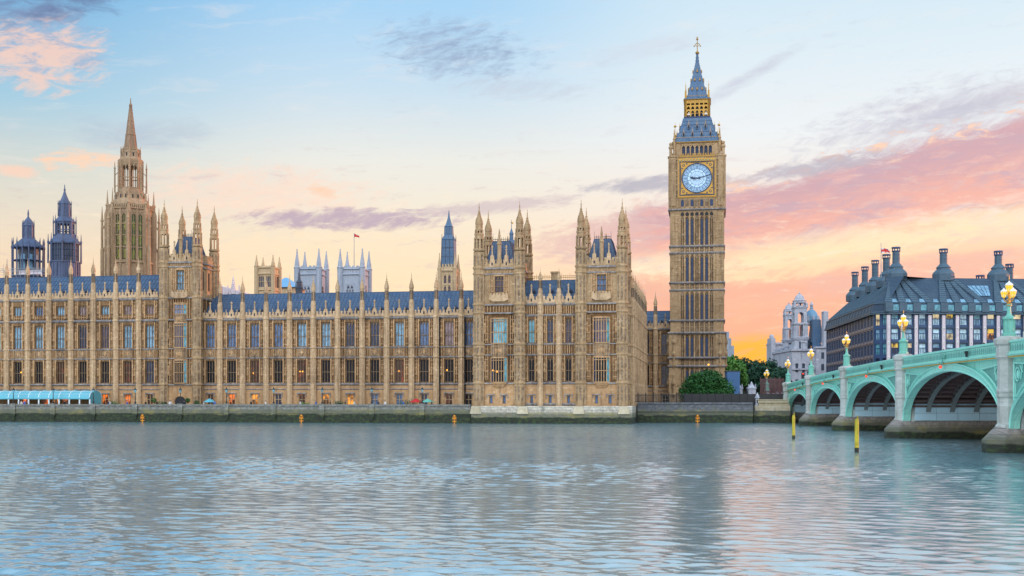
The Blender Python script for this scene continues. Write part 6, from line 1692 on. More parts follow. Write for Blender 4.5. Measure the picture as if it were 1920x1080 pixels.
def bridge():
    for i in range(7):
        s0, s1 = PS[i] + HT, PS[i + 1] - HT
        zc = crown_z(i); pts = arch_pts(s0, s1, SP, zc)
        m, h = (s0 + s1) / 2, (s1 - s0) / 2
        ex = arch_pts(s0 - .2, s1 + .2, SP, zc + .75)
        for side in (0, 1):
            yf = 0.0 if side == 0 else PW
            sg = -1 if side == 0 else 1
            # face ring: a broad flat band with a raised roll on its lower and upper edges
            mb = MB()
            for (p, q, a, b) in zip(pts, pts[1:], ex, ex[1:]):
                mb.add([(p[0], yf, p[1]), (q[0], yf, q[1]), (b[0], yf, b[1]), (a[0], yf, a[1]), (p[0], yf + sg * -.8, p[1]), (q[0], yf - sg * .8, q[1]), (b[0], yf - sg * .8, b[1]), (a[0], yf - sg * .8, a[1])],
                       [(0, 1, 2, 3), (0, 1, 5, 4), (3, 2, 6, 7), (4, 5, 6, 7)])
                mb.tube((p[0], yf + sg * .06, p[1] + .06), (q[0], yf + sg * .06, q[1] + .06), .13, .13, 5)
                mb.tube((a[0], yf + sg * .06, a[1]), (b[0], yf + sg * .06, b[1]), .09, .09, 5)
            mb.build('arch_rib', 'bridge_green', BR)
            # spandrel sheet above the ring, with the sunk triangle near each pier
            mb = MB(); n = len(ex)
            for k in range(n - 1):
                a, b = ex[k], ex[k + 1]
                ta, tb = top_z(a[0]) - 1.55, top_z(b[0]) - 1.55
                mb.add([(a[0], yf - sg * .25, a[1] - .1), (b[0], yf - sg * .25, b[1] - .1), (b[0], yf - sg * .25, tb), (a[0], yf - sg * .25, ta)], [(0, 1, 2, 3)])
            sp = mb.build('spandrel', 'bridge_green', BR)
            for e, d in ((s0, 1), (s1, -1)):                         # raised frame of the triangle and its dark tracery
                mb = MB(); x1 = e + d * .45; zt = top_z(e) - 2.05
                # find where the ring rises to the top line
                xe = e; 
                for p in ex:
                    if 0 < (p[0] - e) * d < .30 * (s1 - s0) and p[1] < zt - .75: xe = max(xe, p[0]) if d > 0 else min(xe, p[0])
                x2 = xe
                ring = [p for p in ex if (p[0] - x1) * d > .1 and (p[0] - x2) * d <= 0]
                if d < 0: ring = ring[::-1]
                low = [(p[0], p[1] + .42) for p in ring]
                zb = low[0][1] if low else SP + 2
                tri = [(x1, zt), (x1, zb)] + low
                yy = yf - sg * .2
                for p, q in zip(tri, tri[1:] + tri[:1]): mb.tube((p[0], yy + sg * .08, p[1]), (q[0], yy + sg * .08, q[1]), .1, .1, 5)
                mb.mi = 1
                mb.add([(p[0], yy, p[1]) for p in tri], [tuple(range(len(tri)))])
                mb.mi = 0
                cx, czz = x1 + d * 1.0, zt - 1.05                    # round shield and leaf bars in the corner
                for k in range(10): mb.tube((cx + .6 * cos(2 * pi * k / 10), yy + sg * .1, czz + .6 * sin(2 * pi * k / 10)), (cx + .6 * cos(2 * pi * (k + 1) / 10), yy + sg * .1, czz + .6 * sin(2 * pi * (k + 1) / 10)), .07, .07, 4)
                mb.ball((cx, yy + sg * .08, czz), .28, .08, .38)
                mb.tube((x1 + d * .5, yy + sg * .1, zt - 1.8), (x1 + d * .5, yy + sg * .1, zb + .3), .07, .07, 4)
                mb.tube((x1 + d * 1.7, yy + sg * .1, zt - .3), (x1 + d * 2.4, yy + sg * .1, zt - .9), .07, .07, 4)
                mb.tube((x1 + d * 2.3, yy + sg * .1, zt - .2), (x1 + d * 1.9, yy + sg * .1, zt - 1.5), .06, .06, 4)
                mb.build('spandrel_tracery', ['bridge_green', 'bridge_green_dark'], sp)
            # cornice with a gilt dentil line, pierced parapet and handrail
            mb = MB(); md = MB(); mp = MB(); mo = MB()
            N_ = 16
            S0, S1 = PS[i] + 1.0, PS[i + 1] - 1.0
            for k in range(N_):
                a, b = S0 + (S1 - S0) * k / N_, S0 + (S1 - S0) * (k + 1) / N_
                za, zb = top_z(a), top_z(b)
                def strip(M, y0, y1, u0, u1):
                    y0, y1 = sorted((yf + sg * y0, yf + sg * y1))
                    M.add([(a, y0, za - u0), (b, y0, zb - u0), (b, y1, zb - u0), (a, y1, za - u0), (a, y0, za - u1), (b, y0, zb - u1), (b, y1, zb - u1), (a, y1, za - u1)],
                          [(0, 1, 2, 3), (4, 5, 6, 7), (0, 1, 5, 4), (2, 3, 7, 6), (1, 2, 6, 5), (0, 3, 7, 4)])
                strip(mb, -.6, .18, 1.60, 1.42); strip(mb, -.6, .34, 1.30, 1.18); strip(mb, -.6, .24, 1.42, 1.30)
                strip(mp, -.15, .06, 1.18, .22); strip(mp, -.3, .2, .22, 0); strip(mp, -.16, .16, 1.16, 1.02)
                strip(md, .19, .23, 1.56, 1.44)
            n = int((S1 - S0) / .62)
            for k in range(n):
                a = S0 + (S1 - S0) * (k + .5) / n; z = top_z(a)
                yo = yf + sg * .064
                mo.poly([(a - .2, z - .98), (a + .2, z - .98), (a + .24, z - .62), (a + .1, z - .40), (a - .1, z - .40), (a - .24, z - .62)], *sorted((yo, yo + sg * .012)))
            mb.build('cornice', 'bridge_green', BR); c = COL.objects[-1]
            md.build('gilt_edging', 'bridge_gold', c)
            q = mp.build('parapet', 'bridge_green', BR); mo.build('parapet_lattice', 'bridge_green_dark', q)
        # deck, ribs and cross bracing
        mb = MB()
        for k in range(16):
            a, b = PS[i] + (PS[i + 1] - PS[i]) * k / 16, PS[i] + (PS[i + 1] - PS[i]) * (k + 1) / 16
            za, zb = top_z(a) - 1.35, top_z(b) - 1.35
            mb.add([(a, .3, za), (b, .3, zb), (b, PW - .3, zb), (a, PW - .3, za), (a, .3, za - .35), (b, .3, zb - .35), (b, PW - .3, zb - .35), (a, PW - .3, za - .35)], [(0, 1, 2, 3), (4, 5, 6, 7), (0, 1, 5, 4), (2, 3, 7, 6)])
        dk = mb.build('deck', 'bridge_iron_brown', BR)
        nr = 9
        r0 = None
        for j in range(1, nr):
            y = PW * j / nr
            if r0 is None:
                mb = MB(); z2 = arch_pts(s0 - .2, s1 + .2, SP, zc + .5)
                for (p, q, a, b) in zip(pts, pts[1:], z2, z2[1:]):
                    mb.add([(p[0], y - .3, p[1]), (q[0], y - .3, q[1]), (b[0], y - .12, b[1]), (a[0], y - .12, a[1]), (p[0], y + .3, p[1]), (q[0], y + .3, q[1]), (b[0], y + .12, b[1]), (a[0], y + .12, a[1])],
                           [(0, 1, 2, 3), (0, 1, 5, 4), (4, 5, 6, 7), (3, 2, 6, 7)])
                    if q[1] < top_z(q[0]) - 3: mb.box(q[0] - .12, q[0] + .12, y - .1, y + .1, q[1] + .3, top_z(q[0]) - 1.8)
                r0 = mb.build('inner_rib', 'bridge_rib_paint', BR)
            else: dup(r0, BR, (0, PW * (j - 1) / nr, 0), children=[])
        mb = MB()
        for k in range(2, 27, 1):
            p = pts[k]; mb.box(p[0] - .12, p[0] + .12, .8, PW - .8, p[1] + .25, p[1] + .5)
            if k % 2 == 0 and p[1] < zc - .6: mb.box(p[0] - .1, p[0] + .1, .8, PW - .8, p[1] + .9, p[1] + 1.3)
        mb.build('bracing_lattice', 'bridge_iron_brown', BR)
        mb = MB()
        za = arch_pts(s0 - .1, s1 + .1, SP + 1.5, zc + .95)
        for p, q in zip(za, za[1:]): mb.add([(p[0], .5, p[1]), (q[0], .5, q[1]), (q[0], PW - .5, q[1]), (p[0], PW - .5, p[1])], [(0, 1, 2, 3)])
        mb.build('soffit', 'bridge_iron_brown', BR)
    # piers
    for i, s in enumerate(PS):
        zt = top_z(s)
        mb = MB(); hw = HT if 0 < i < 7 else 1.6
        mb.box(s - hw, s + hw, .9, PW - .9, -2, SP + 2.4)
        mb.box(s - hw + .3, s + hw - .3, .6, PW - .6, SP + 2.4, zt - 1.75)
        for y in (0.2, PW - .2):
            mb.lathe(s, y, [(r_ * .78, z_) for r_, z_ in [(1.6, SP - .2), (1.5, SP + .25), (1.34, SP + .4), (1.30, 5.0), (1.44, 5.1), (1.44, 5.3), (1.32, 5.42), (1.44, 5.5), (1.44, 5.72), (1.30, 5.8), (1.28, zt - 1.75), (1.42, zt - 1.6), (1.54, zt - 1.5), (1.44, zt - 1.35), (1.44, zt - .5), (1.68, zt - .3), (1.74, zt + .1), (1.6, zt + .22), (1.1, zt + .42)]], 8)
        p = mb.build('pier', 'pier_granite', BR)
        mb = MB()
        for y, sg in ((-.2, -1), (PW + .2, 1)):
            pts = [(s - 1.75, y - sg * 2.4), (s - 1.75, y + sg * .5), (s - .8, y + sg * 1.8), (s + .8, y + sg * 1.8), (s + 1.75, y + sg * .5), (s + 1.75, y - sg * 2.4)]
            if sg > 0: pts = pts[::-1]
            mb.polyz(pts, -2.5, 1.15)
            k0 = len(mb.v); inn = [(s + (px - s) * .58, y - sg * .6 + (py - (y - sg * .6)) * .55) for px, py in pts]
            n = len(pts)
            mb.add([(px, py, 1.15) for px, py in pts] + [(px, py, 2.35) for px, py in inn], [(j, (j + 1) % n, n + (j + 1) % n, n + j) for j in range(n)] + [tuple(range(n, 2 * n))])
        mb.box(s - 1.6, s + 1.6, 1.2, PW - 1.2, -2.5, SP - .05)
        mb.build('pier_foot', 'pier_foot_stone', p)
        for sx in (-1, 1):
            mb = MB()
            if (i == 0 and sx < 0) or (i == 7 and sx > 0): continue
            x0, x1 = sorted((s + sx * (hw + .004), s + sx * (hw + .3)))
            nn = 9
            for k in range(nn): mb.box(x0, x1, 1.3 + (PW - 2.6) * k / nn, 1.3 + (PW - 2.6) * (k + 1) / nn - .05, SP + .05, SP + .95); mb.box(x0, x1, 1.3 + (PW - 2.6) * k / nn, 1.3 + (PW - 2.6) * (k + 1) / nn - .05, SP + 1.0, SP + 2.15)
            mb.build('facing_slab_cladding', 'hoarding_panel', p)
    mb = MB()
    for i in range(7):
        s = (PS[i] + PS[i + 1]) / 2; z = top_z(s)
    # navigation lights hung at each crown
    for i in range(7):
        s = (PS[i] + PS[i + 1]) / 2; z = top_z(s)
        mb = MB(); mb.tube((s, -.3, z - .5), (s, -.55, z - 1.9), .07); mb.box(s - .35, s + .35, -.62, -.42, z - 1.5, z - 1.35); mb.box(s - .3, s + .3, -.5, -.2, z - .9, z - .6)
        b = mb.build('light_bracket', 'bridge_green_dark', BR)
        for d in (-.28, .28):
            mb = MB(); mb.ball((s + d * .7, -.58, z - 1.85), .13, .13, .16); mb.build('navigation_light', 'signal_red', b)
        mb = MB(); mb.tube((s + 9, -.34, z - .55), (s + 9, -.34, z - 1.1), .14); mb.box(s + 8.75, s + 9.25, -.5, -.25, z - .75, z - .5); mb.build('flood_lamp', 'iron_black', BR)
bridge()
# pavement up on the bank that carries the roadway on from the bridge
mb = MB(); mb.box(A0.x - 22, A0.x + 60, 262.6, 330, 4.0, 6.2); setting('embankment_road', mb, 'tarmac')

LABELS = ['lamp on the first bridge pier, beside the far bank', 'lamp on the second bridge pier from the far bank', 'lamp on the third bridge pier, below the dark building corner',
          'lamp on the fourth bridge pier, before pink columns', 'lamp on the large pier near the right edge', 'lamp on the next pier towards the viewer']
def lamp_standard(name, label, loc, rot, h=1.0):
    t = thing(name, 'green and gold three globe ' + label, 'street lamp', loc, rot, 'three globe bridge lamps')
    mb = MB(); mb.lathe(0, 0, [(.62, 0), (.62, .25), (.5, .35), (.46, 1.5), (.58, 1.6), (.58, 1.75), (.3, 1.9), (.2, 2.1), (.15, 2.75), (.24, 2.85), (.28, 2.95), (.1, 3.05)], 8)
    for k in range(8): a = 2 * pi * k / 8 + pi / 8; mb.lathe(cos(a) * .46, sin(a) * .46, [(.07, .35), (.07, 1.55)], 4)
    mb.build('pedestal', 'lamp_green', t)
    mb = MB(); mb.lathe(0, 0, [(.24, 2.8), (.26, 3.0), (.09, 3.1), (.07, 4.05)], 8)
    for k in range(3):
        a = radians(-90 + 120 * k); d = Vector((cos(a), sin(a), 0))
        mb.path([tuple(Vector((0, 0, 3.1)) + d * .08), tuple(Vector((0, 0, 3.25)) + d * .38), tuple(Vector((0, 0, 3.42)) + d * .46), tuple(Vector((0, 0, 3.6)) + d * .46)], .055)
        mb.path([tuple(Vector((0, 0, 3.45)) + d * .05), tuple(Vector((0, 0, 3.3)) + d * .25)], .04)
    mb.lathe(0, 0, [(.03, 5.15), (.06, 5.25), (.02, 5.55)], 6)
    mb.build('bracket', 'gilding', t)
    pos = [(0, 0, 4.05, .95)] + [(cos(radians(-90 + 120 * k)) * .46, sin(radians(-90 + 120 * k)) * .46, 3.55, .82) for k in range(3)]
    for x, y, z, q in pos:
        mb = MB(); mb.lathe(x, y, [(.1 * q, z), (.22 * q, z + .12 * q), (.33 * q, z + .5 * q), (.34 * q, z + .68 * q)], 8); l = mb.build('lantern', 'lantern_yellow', t)
        mb = MB(); mb.lathe(x, y, [(.38 * q, z + .68 * q), (.38 * q, z + .74 * q), (.26 * q, z + .88 * q), (.1 * q, z + .98 * q), (.05 * q, z + 1.1 * q)], 8)
        for k in range(8): a = 2 * pi * k / 8 + pi / 8; mb.tube((x + cos(a) * .22 * q, y + sin(a) * .22 * q, z + .12 * q), (x + cos(a) * .35 * q, y + sin(a) * .35 * q, z + .68 * q), .018, .018, 3)
        mb.build('lantern_cap', 'white_paint', l)
    return t
def bpt(s, y, z): return Vector((A0.x + bd.x * s - bd.y * y, A0.y + bd.y * s + bd.x * y, z))
LP = None
for i in range(0, 6):
    loc = bpt(PS[i], .2, top_z(PS[i]) + .38)
    if LP is None: LP = lamp_standard('lamp_standard', LABELS[0], loc, BA)
    else: dup(LP, None, at=loc, label='green and gold three globe ' + LABELS[i])
dup(LP, None, at=pt(1438, 733, 275), label='green and gold three globe lamp on the bank left of the bridge end')

# ------------------------------------------------------------------ dark glazed office building with tall chimneys (right)
C1 = RT * ((1665 - 960) / F * 298) + FW * 298
C0 = RT * ((1638 - 960) / F * 301) + FW * 301
fx = (RT + FW * .085).normalized(); fy = Vector((-fx.y, fx.x))          # along the river front, inwards
lx = -(RT * .0977 + FW).normalized(); ly = Vector((-lx.y, lx.x))
ZG = 4.5
def dpt(v): return v.dot(FW)
def office():
    root = thing('office_building', 'dark bronze and glass office block with steep roof and tall round chimneys', 'office building', (C1.x, C1.y, ZG), atan2(fx.y, fx.x))
    kf = dpt(C1) / F
    ze = ZC + (VH - 587) * kf - ZG
    zr = ze + 9.9; INS = 8.2
    L, NB, BW = 52.0, 14, 3.62
    rowh = 3.72; rows = [(ze - .25 - rowh * k, ze - .25 - rowh * k - 2.75) for k in range(6)]
    LL, NL = 71.0, 17
    arot = atan2(lx.y, lx.x) - atan2(fx.y, fx.x)
    E = C0 - lx * LL
    def tol(w): d = w - C1; return (d.dot(fx), d.dot(fy))
    El = tol(E); C0l = tol(C0)
    # walls: front, chamfer, left, each with real window openings
    hs = [(BW * k + 1.85 - .92, BW * k + 1.85 + .92, b, a) for k in range(NB) for a, b in rows]
    mb = MB(); mb.wall(0, L, 0, ze, 0, .5, hs); mb.build('front_wall', 'ph_bronze', root)
    hs = [(LL / NL * (k + .5) - 1.25, LL / NL * (k + .5) + 1.25, b, a) for k in range(NL) for a, b in rows]
    mb = MB(); mb.wall(0, LL, 0, ze, 0, .5, hs); lw = mb.build('side_wall', 'ph_bronze', root, loc=(El[0], El[1], 0), rot=arot)
    cl = sqrt(C0l[0] ** 2 + C0l[1] ** 2); crot = atan2(-C0l[1], -C0l[0])
    hs = [(cl * (.5 + s * .24) - .62, cl * (.5 + s * .24) + .62, b, a) for s in (-1, 1) for a, b in rows]
    mb = MB(); mb.wall(0, cl, 0, ze, 0, .5, hs); mb.build('corner_wall', 'ph_bronze', root, loc=(C0l[0], C0l[1], 0), rot=crot)
    # inside: a plain dark core so that no window looks through
    mb = MB(); mb.polyz([(El[0] + .8, El[1] - .5), (C0l[0] + .9, C0l[1] + .75), (.4, .8), (L - .1, .8), (L - .1, 60), (El[0] + 30, El[1])], 0, ze - .1); mb.build('inner_core', 'dark_void', root)
    # windows
    rnd = random.Random(4)
    pal = ['pane_bright', 'pane_bright', 'pane_sky', 'pane_teal', 'pane_bright', 'office_pale']
    mb = MB(); a, b = rows[0]; xc = 1.85
    mb.box(xc - .92, xc - .84, .14, .3, b, a); mb.box(xc + .84, xc + .92, .14, .3, b, a); mb.box(xc - .84, xc + .84, .12, .3, a - 1.18, a - 1.05); mb.box(xc - .84, xc + .84, .14, .3, b, b + .1)
    for i in range(1, 4): mb.box(xc - .84 + 1.68 * i / 4 - .03, xc - .84 + 1.68 * i / 4 + .03, .16, .28, b + .1, a - 1.18)
    w0 = mb.build('window', 'ph_bronze', root)
    mb = MB(); mb.box(xc - .91, xc + .91, .32, .36, a - 1.1, a - .01); up0 = mb.build('upper_pane', 'pane_teal', w0)
    mb = MB(); mb.box(xc - .91, xc + .91, .32, .36, b + .01, a - 1.1); lo0 = mb.build('lower_pane', 'pane_sky', w0)
    spec = {(3, 0): ('office_pale', 'pane_bright'), (4, 0): ('office_yellow', 'pane_sky'), (4, 1): ('pane_sky', 'office_pale'), (7, 1): ('office_yellow', 'room_amber'), (0, 2): ('office_yellow', 'pane_navy'), (1, 2): ('office_pale', 'pane_navy'), (8, 0): ('pane_sky', 'pane_teal'), (7, 0): ('office_pale', 'pane_sky'), (9, 0): ('office_pale', 'pane_sky'), (3, 2): ('pane_sky', 'pane_navy')}
    for r in range(6):
        for k in range(NB):
            if k or r:
                w = dup(w0, root, (BW * k, 0, -rowh * r), children=[])
                u = up0.copy(); COL.objects.link(u); u.parent = w; l = lo0.copy(); COL.objects.link(l); l.parent = w
                m = spec.get((k, r), (rnd.choice(pal[:5]), rnd.choice(['pane_bright', 'pane_bright', 'pane_sky']) if r < 3 else rnd.choice(['pane_navy', 'pane_blue', 'pane_dark'])))
                paint(u, m[0]); paint(l, m[1])
    mb = MB(); bw = LL / NL; xc = bw / 2
    for i in range(5): mb.box(xc - 1.25 + 2.5 * i / 4 - .06, xc - 1.25 + 2.5 * i / 4 + .06, .1, .3, b, a)
    mb.box(xc - 1.25, xc + 1.25, .12, .28, a - 1.1, a - 1.0)
    s0 = mb.build('side_window', 'ph_bronze', lw); mb = MB(); mb.box(xc - 1.24, xc + 1.24, .32, .36, b + .01, a - .01); p0 = mb.build('side_pane', 'pane_navy', lw)
    for r in range(5):
        for k in range(NL):
            m = 'pane_navy' if r else ('office_yellow' if 8 < k < 17 else 'pane_blue')
            if r == 0 and k in (11, 14): m = 'office_pale'
            if r == 1: m = rnd.choice(['pane_blue', 'pane_navy', 'pane_sky'])
            if k or r: p = p0.copy(); COL.objects.link(p); p.location = (bw * k, 0, -rowh * r)
            else: p = p0
            paint(p, m)
    for r in range(5):
        for k in range(NL):
            if k or r: q = s0.copy(); COL.objects.link(q); q.location = (bw * k, 0, -rowh * r)
    for s in (-1, 1):
        for r in range(6):
            a, b = rows[r]; x = cl * (.5 + s * .24)
            mb = MB(); mb.box(x - .62, x - .54, .14, .3, b, a); mb.box(x + .54, x + .62, .14, .3, b, a); mb.box(x - .54, x + .54, .12, .3, a - 1.15, a - 1.05); mb.box(x - .03, x + .03, .14, .28, b, a - 1.15)
            w = mb.build('corner_window', 'ph_bronze', root, loc=(C0l[0], C0l[1], 0), rot=crot)
            mb = MB(); mb.box(x - .61, x + .61, .32, .36, b + .01, a - .01); mb.build('pane', ['pane_teal', 'pane_sky', 'pane_teal', 'pane_navy', 'pane_blue', 'pane_dark'][r] if (s, r) != (-1, 0) else 'office_pale', w)
    # stone piers with round bosses on the front, slim ones on the side
    p1 = None
    for k in range(NB + 1):
        if p1 is None:
            mb = MB(); mb.box(-.42, .42, -.5, -.004, 0, ze - .5); p1 = mb.build('stone_pier', 'pink_stone', root)
            subs = []
            for r in range(1, 5):
                z = ze - .1 - rowh * r
                mb = MB(); mb.poly([(.3 * cos(2 * pi * j / 10), z + .3 * sin(2 * pi * j / 10)) for j in range(10)], -.58, -.505); mb.mi = 1; mb.poly([(.13 * cos(2 * pi * j / 8), z + .13 * sin(2 * pi * j / 8)) for j in range(8)], -.62, -.585)
                subs.append(mb.build('round_boss', ['white_paint', 'ph_bronze'], p1))
            KIDS[p1.name] = subs
        else: dup(p1, root, (BW * k, 0, 0))
    mb = MB()
    for k in range(NB):
        for e in (.62, 3.06): mb.box(BW * k + e - .1, BW * k + e + .1, -.22, -.004, 0, ze)
        for a, b in rows: mb.box(BW * k + .75, BW * k + 2.95, -.14, -.004, a + .12, a + .5)
    mb.build('bronze_molding', 'ph_roof', root)
    mb = MB()
    for k in range(NL + 1):
        mb.box(bw * k - .2, bw * k + .2, -.1, -.004, 0, ze - 4.3); mb.box(bw * k - .1, bw * k + .1, -.08, -.004, ze - 4.3, ze)
        mb.box(bw * k - .45, bw * k + .45, -.11, -.004, ze - 5.0, ze - 4.3)
    mb.build('pier_molding', 'ph_duct', lw)
    mb = MB()
    for a, b in rows: mb.box(0, LL, -.2, -.004, a + .3, a + .5)
    mb.build('floor_molding', 'ph_bronze', lw)
    # roof: steep attic band, then the slope up to the ridge
    n1, n2 = .55, INS
    def ring(ins, z):                                               # eaves outline moved inwards: side line, chamfer, front line
        a = E + ly * ins; b = C0 + ly * ins + lx * (-ins * .35); c = C1 + fy * ins + fx * (ins * .35); d = C1 + fx * L + fy * ins
        e_ = C1 + fx * L + fy * (34 - ins); f_ = E + ly * (34 - ins)
        return [tol(q) + (z,) for q in (a, b, c, d, e_, f_)]
    mb = MB(); rs = [ring(-.5, ze - .15), ring(-.55, ze + .3), ring(.0, ze + 2.6), ring(INS, zr)]
    vs = [v for r in rs for v in r]; n = 6
    mb.add(vs, [(k * n + i, k * n + (i + 1) % n, (k + 1) * n + (i + 1) % n, (k + 1) * n + i) for k in range(3) for i in range(n)] + [tuple(range(3 * n, 4 * n)), tuple(range(n - 1, -1, -1))])
    rf = mb.build('roof', 'ph_roof', root)
    # horizontal seams
    mb = MB()
    for k in range(12):
        f = k / 12; ins = INS * f; z = ze + 2.6 + (zr - ze - 2.6) * f; r = ring(ins, z)
        for p, q in ((r[0], r[1]), (r[1], r[2]), (r[2], r[3])): mb.tube((p[0], p[1], p[2]), (q[0], q[1], q[2]), .06, .06, 4)
    for z, ins in ((ze + .32, -.6), (ze - .1, -.7), (ze + 2.6, -.08)):
        r = ring(ins, z)
        for p, q in ((r[0], r[1]), (r[1], r[2]), (r[2], r[3])): mb.tube(p, q, .2, .2, 4)
    mb.build('seam_molding', 'ph_duct', rf)
    # attic windows
    aw = None
    for k in range(NB):
        x = BW * k + 1.85
        if aw is None:
            mb = MB(); mb.box(x - .85, x + .85, -.62, .2, ze + .55, ze + 2.3); aw = mb.build('attic_window', 'ph_bronze', root)
            mb = MB(); mb.box(x - .74, x + .74, -.66, -.624, ze + .68, ze + 2.15); a1 = mb.build('attic_pane', 'pane_teal', aw)
            mb = MB(); mb.add([(x - .78, -.02, ze + 2.85), (x + .78, -.02, ze + 2.85), (x + .5, .85, ze + 3.75), (x - .5, .85, ze + 3.75)], [(0, 1, 2, 3)]); a2 = mb.build('roof_light', 'pane_sky', aw); KIDS[aw.name] = [a1, a2]
        else: dup(aw, root, (BW * k, 0, 0))
    # duct fins that fan down from each chimney
    def on_front(u):                                                # ridge position under a photo column
        d = dpt(C1 + fy * INS); 
        for _ in range(4):
            xcam = (u - 960) / F * d; q = RT * xcam + FW * d
            s = (q - C1).dot(fx); d = dpt(C1 + fx * s + fy * INS)
        return s
    def on_side(u):
        best = min((abs((lambda w: w.dot(RT) / w.dot(FW) * F + 960)(C0 + ly * INS - lx * s) - u), s) for s in [j * .25 for j in range(0, 290)])
        return best[1]
    fr = [on_front(u) for u in (1682, 1771, 1874)]; fr.append(fr[-1] + 13.5)
    sd = [on_side(u) for u in (1658, 1637, 1618, 1599.7)]
    slope = lambda f: (INS * f, ze + 2.6 + (zr - ze - 2.6) * f)
    mb = MB()
    piers = [BW * k for k in range(NB + 1)]
    for x in piers:
        c = min(fr, key=lambda q: abs(q - x))
        if abs(c - x) > 9.5: continue
        dirn = 1 if x > c else -1
        xt = c + max(-2.3, min(2.3, (x - c) * .28))
        y0, z0 = slope(0); y1, z1 = slope(.97)
        hw0, hw1 = .95, .62
        up = .32
        mb.add([(x - hw0, y0 - .05, z0), (x + hw0, y0 - .05, z0), (xt + hw1, y1, z1), (xt - hw1, y1, z1), (x - hw0, y0 - .25, z0 + up), (x + hw0, y0 - .25, z0 + up), (xt + hw1, y1 - .2, z1 + up), (xt - hw1, y1 - .2, z1 + up)],
               [(0, 1, 2, 3), (4, 5, 6, 7), (0, 1, 5, 4), (1, 2, 6, 5), (2, 3, 7, 6), (3, 0, 4, 7)])
        mb.box(x - hw0, x + hw0, -.95, -.0, ze + .35, ze + 2.7)
        for j in range(1, 12):
            f = j / 12; xx = x + (xt - x) * f; hw = hw0 + (hw1 - hw0) * f; y = y0 - .25 + (y1 - .2 - y0 + .25) * f; z = z0 + up + (z1 - z0) * f
            mb.box(xx - hw, xx + hw, y - .1, y + .02, z - .02, z + .1)
    mb.build('air_duct_rib', 'ph_duct', rf)
    mb = MB()
    for k in range(NL):
        f0, f1 = .05, .9
        for o_ in (.3, .62):
            q0 = E + lx * (bw * (k + o_)) + ly * (INS * f0); q1 = E + lx * (bw * (k + o_) * (1 - .03) + .5) + ly * (INS * f1)
            a, b = tol(q0), tol(q1); mb.tube((a[0], a[1], slope(f0)[1] + .1), (b[0], b[1], slope(f1)[1] + .1), .22 if o_ < .5 else .12, .2 if o_ < .5 else .1, 4)
        a = tol(E + lx * (bw * (k + .5)) + ly * -.5); b = tol(E + lx * (bw * (k + .5)) + ly * .05); mb.tube((a[0], a[1], ze + .4), (b[0], b[1], ze + 2.5), .25, .25, 4)
    mb.build('side_duct_rib', 'ph_duct', rf)
    mb = MB()
    xa = (fr[1] + fr[2]) / 2
    y0, z0 = slope(.28); y1, z1 = slope(.68)
    mb.add([(xa - 1.4, y0 - .1, z0 + .15), (xa + 2.0, y0 - .1, z0 + .15), (xa + 3.0, y1 - .1, z1 + .15), (xa - 2.9, y1 - .1, z1 + .15)], [(0, 1, 2, 3)]); sk = mb.build('skylight', 'pane_sky', rf)
    mb = MB()
    for j in range(6): f = j / 5; mb.tube((xa - 1.4 + 3.4 * f, y0 - .12, z0 + .17), (xa - 2.9 + 5.9 * f, y1 - .12, z1 + .17), .06, .06, 4)
    mb.build('glazing_bar_frame', 'ph_bronze', sk)
    # chimneys
    def chimney(x, y, top, r=.95, zb=zr, base=True):
        prof = [(2.75, zb - .8), (2.8, zb + 1.0), (2.55, zb + 1.5), (1.9, zb + 2.2), (1.75, zb + 2.3), (1.75, zb + 2.7), (1.9, zb + 2.75), (1.2, zb + 3.5), (r, zb + 3.8)] if base else [(r, zb - 1)]
        mb = MB(); mb.lathe(x, y, [(q * 1.02, z) for q, z in prof] + [(r, top - 1.0)], 12)
        z = zb + (5 if base else 1)
        while z < top - 1.2: mb.lathe(x, y, [(r, z), (r * 1.06, z + .05), (r, z + .1)], 12); z += .95
        c = mb.build('chimney', 'ph_duct', root)
        mb = MB()
        for j in range(8): a = 2 * pi * j / 8; mb.box(x + cos(a) * r * 1.05 - .1, x + cos(a) * r * 1.05 + .1, y + sin(a) * r * 1.05 - .1, y + sin(a) * r * 1.05 + .1, top - 1.05, top - .3)
        mb.lathe(x, y, [(r, top - 1.2), (r * 1.22, top - 1.1), (r * 1.22, top - .95), (r, top - .94)], 12); mb.lathe(x, y, [(r * .8, top - .32), (r * 1.25, top - .3), (r * 1.25, top), (r * .8, top)], 12)
        mb.build('chimney_cap', 'ph_bronze', c)
    for s, v in zip(fr, (463, 466, 470, 474)):
        d = dpt(C1 + fx * s + fy * INS); chimney(s, INS + .6, ZC + (VH - v) * d / F - ZG)
    for s, v in zip(sd, (477, 488, 500, 510)):
        w = C0 + ly * (INS + .6) - lx * s; l = tol(w); chimney(l[0], l[1], ZC + (VH - v) * dpt(w) / F - ZG)
    for u, v, dd in ((1893, 495, 26), (1838, 516, 14)):
        d = dpt(C1) + dd; w = RT * ((u - 960) / F * d) + FW * d; l = tol(w); chimney(l[0], l[1], ZC + (VH - v) * d / F - ZG, .95, zr, False)
    return tol
office()
flagpole('flagpole', 'flagpole with a red white and blue flag between the tall round chimneys', 1652, 520, 457, 318, ['flag_blue', 'red_paint', 'cloth_white'], (16, 9), True, 463)

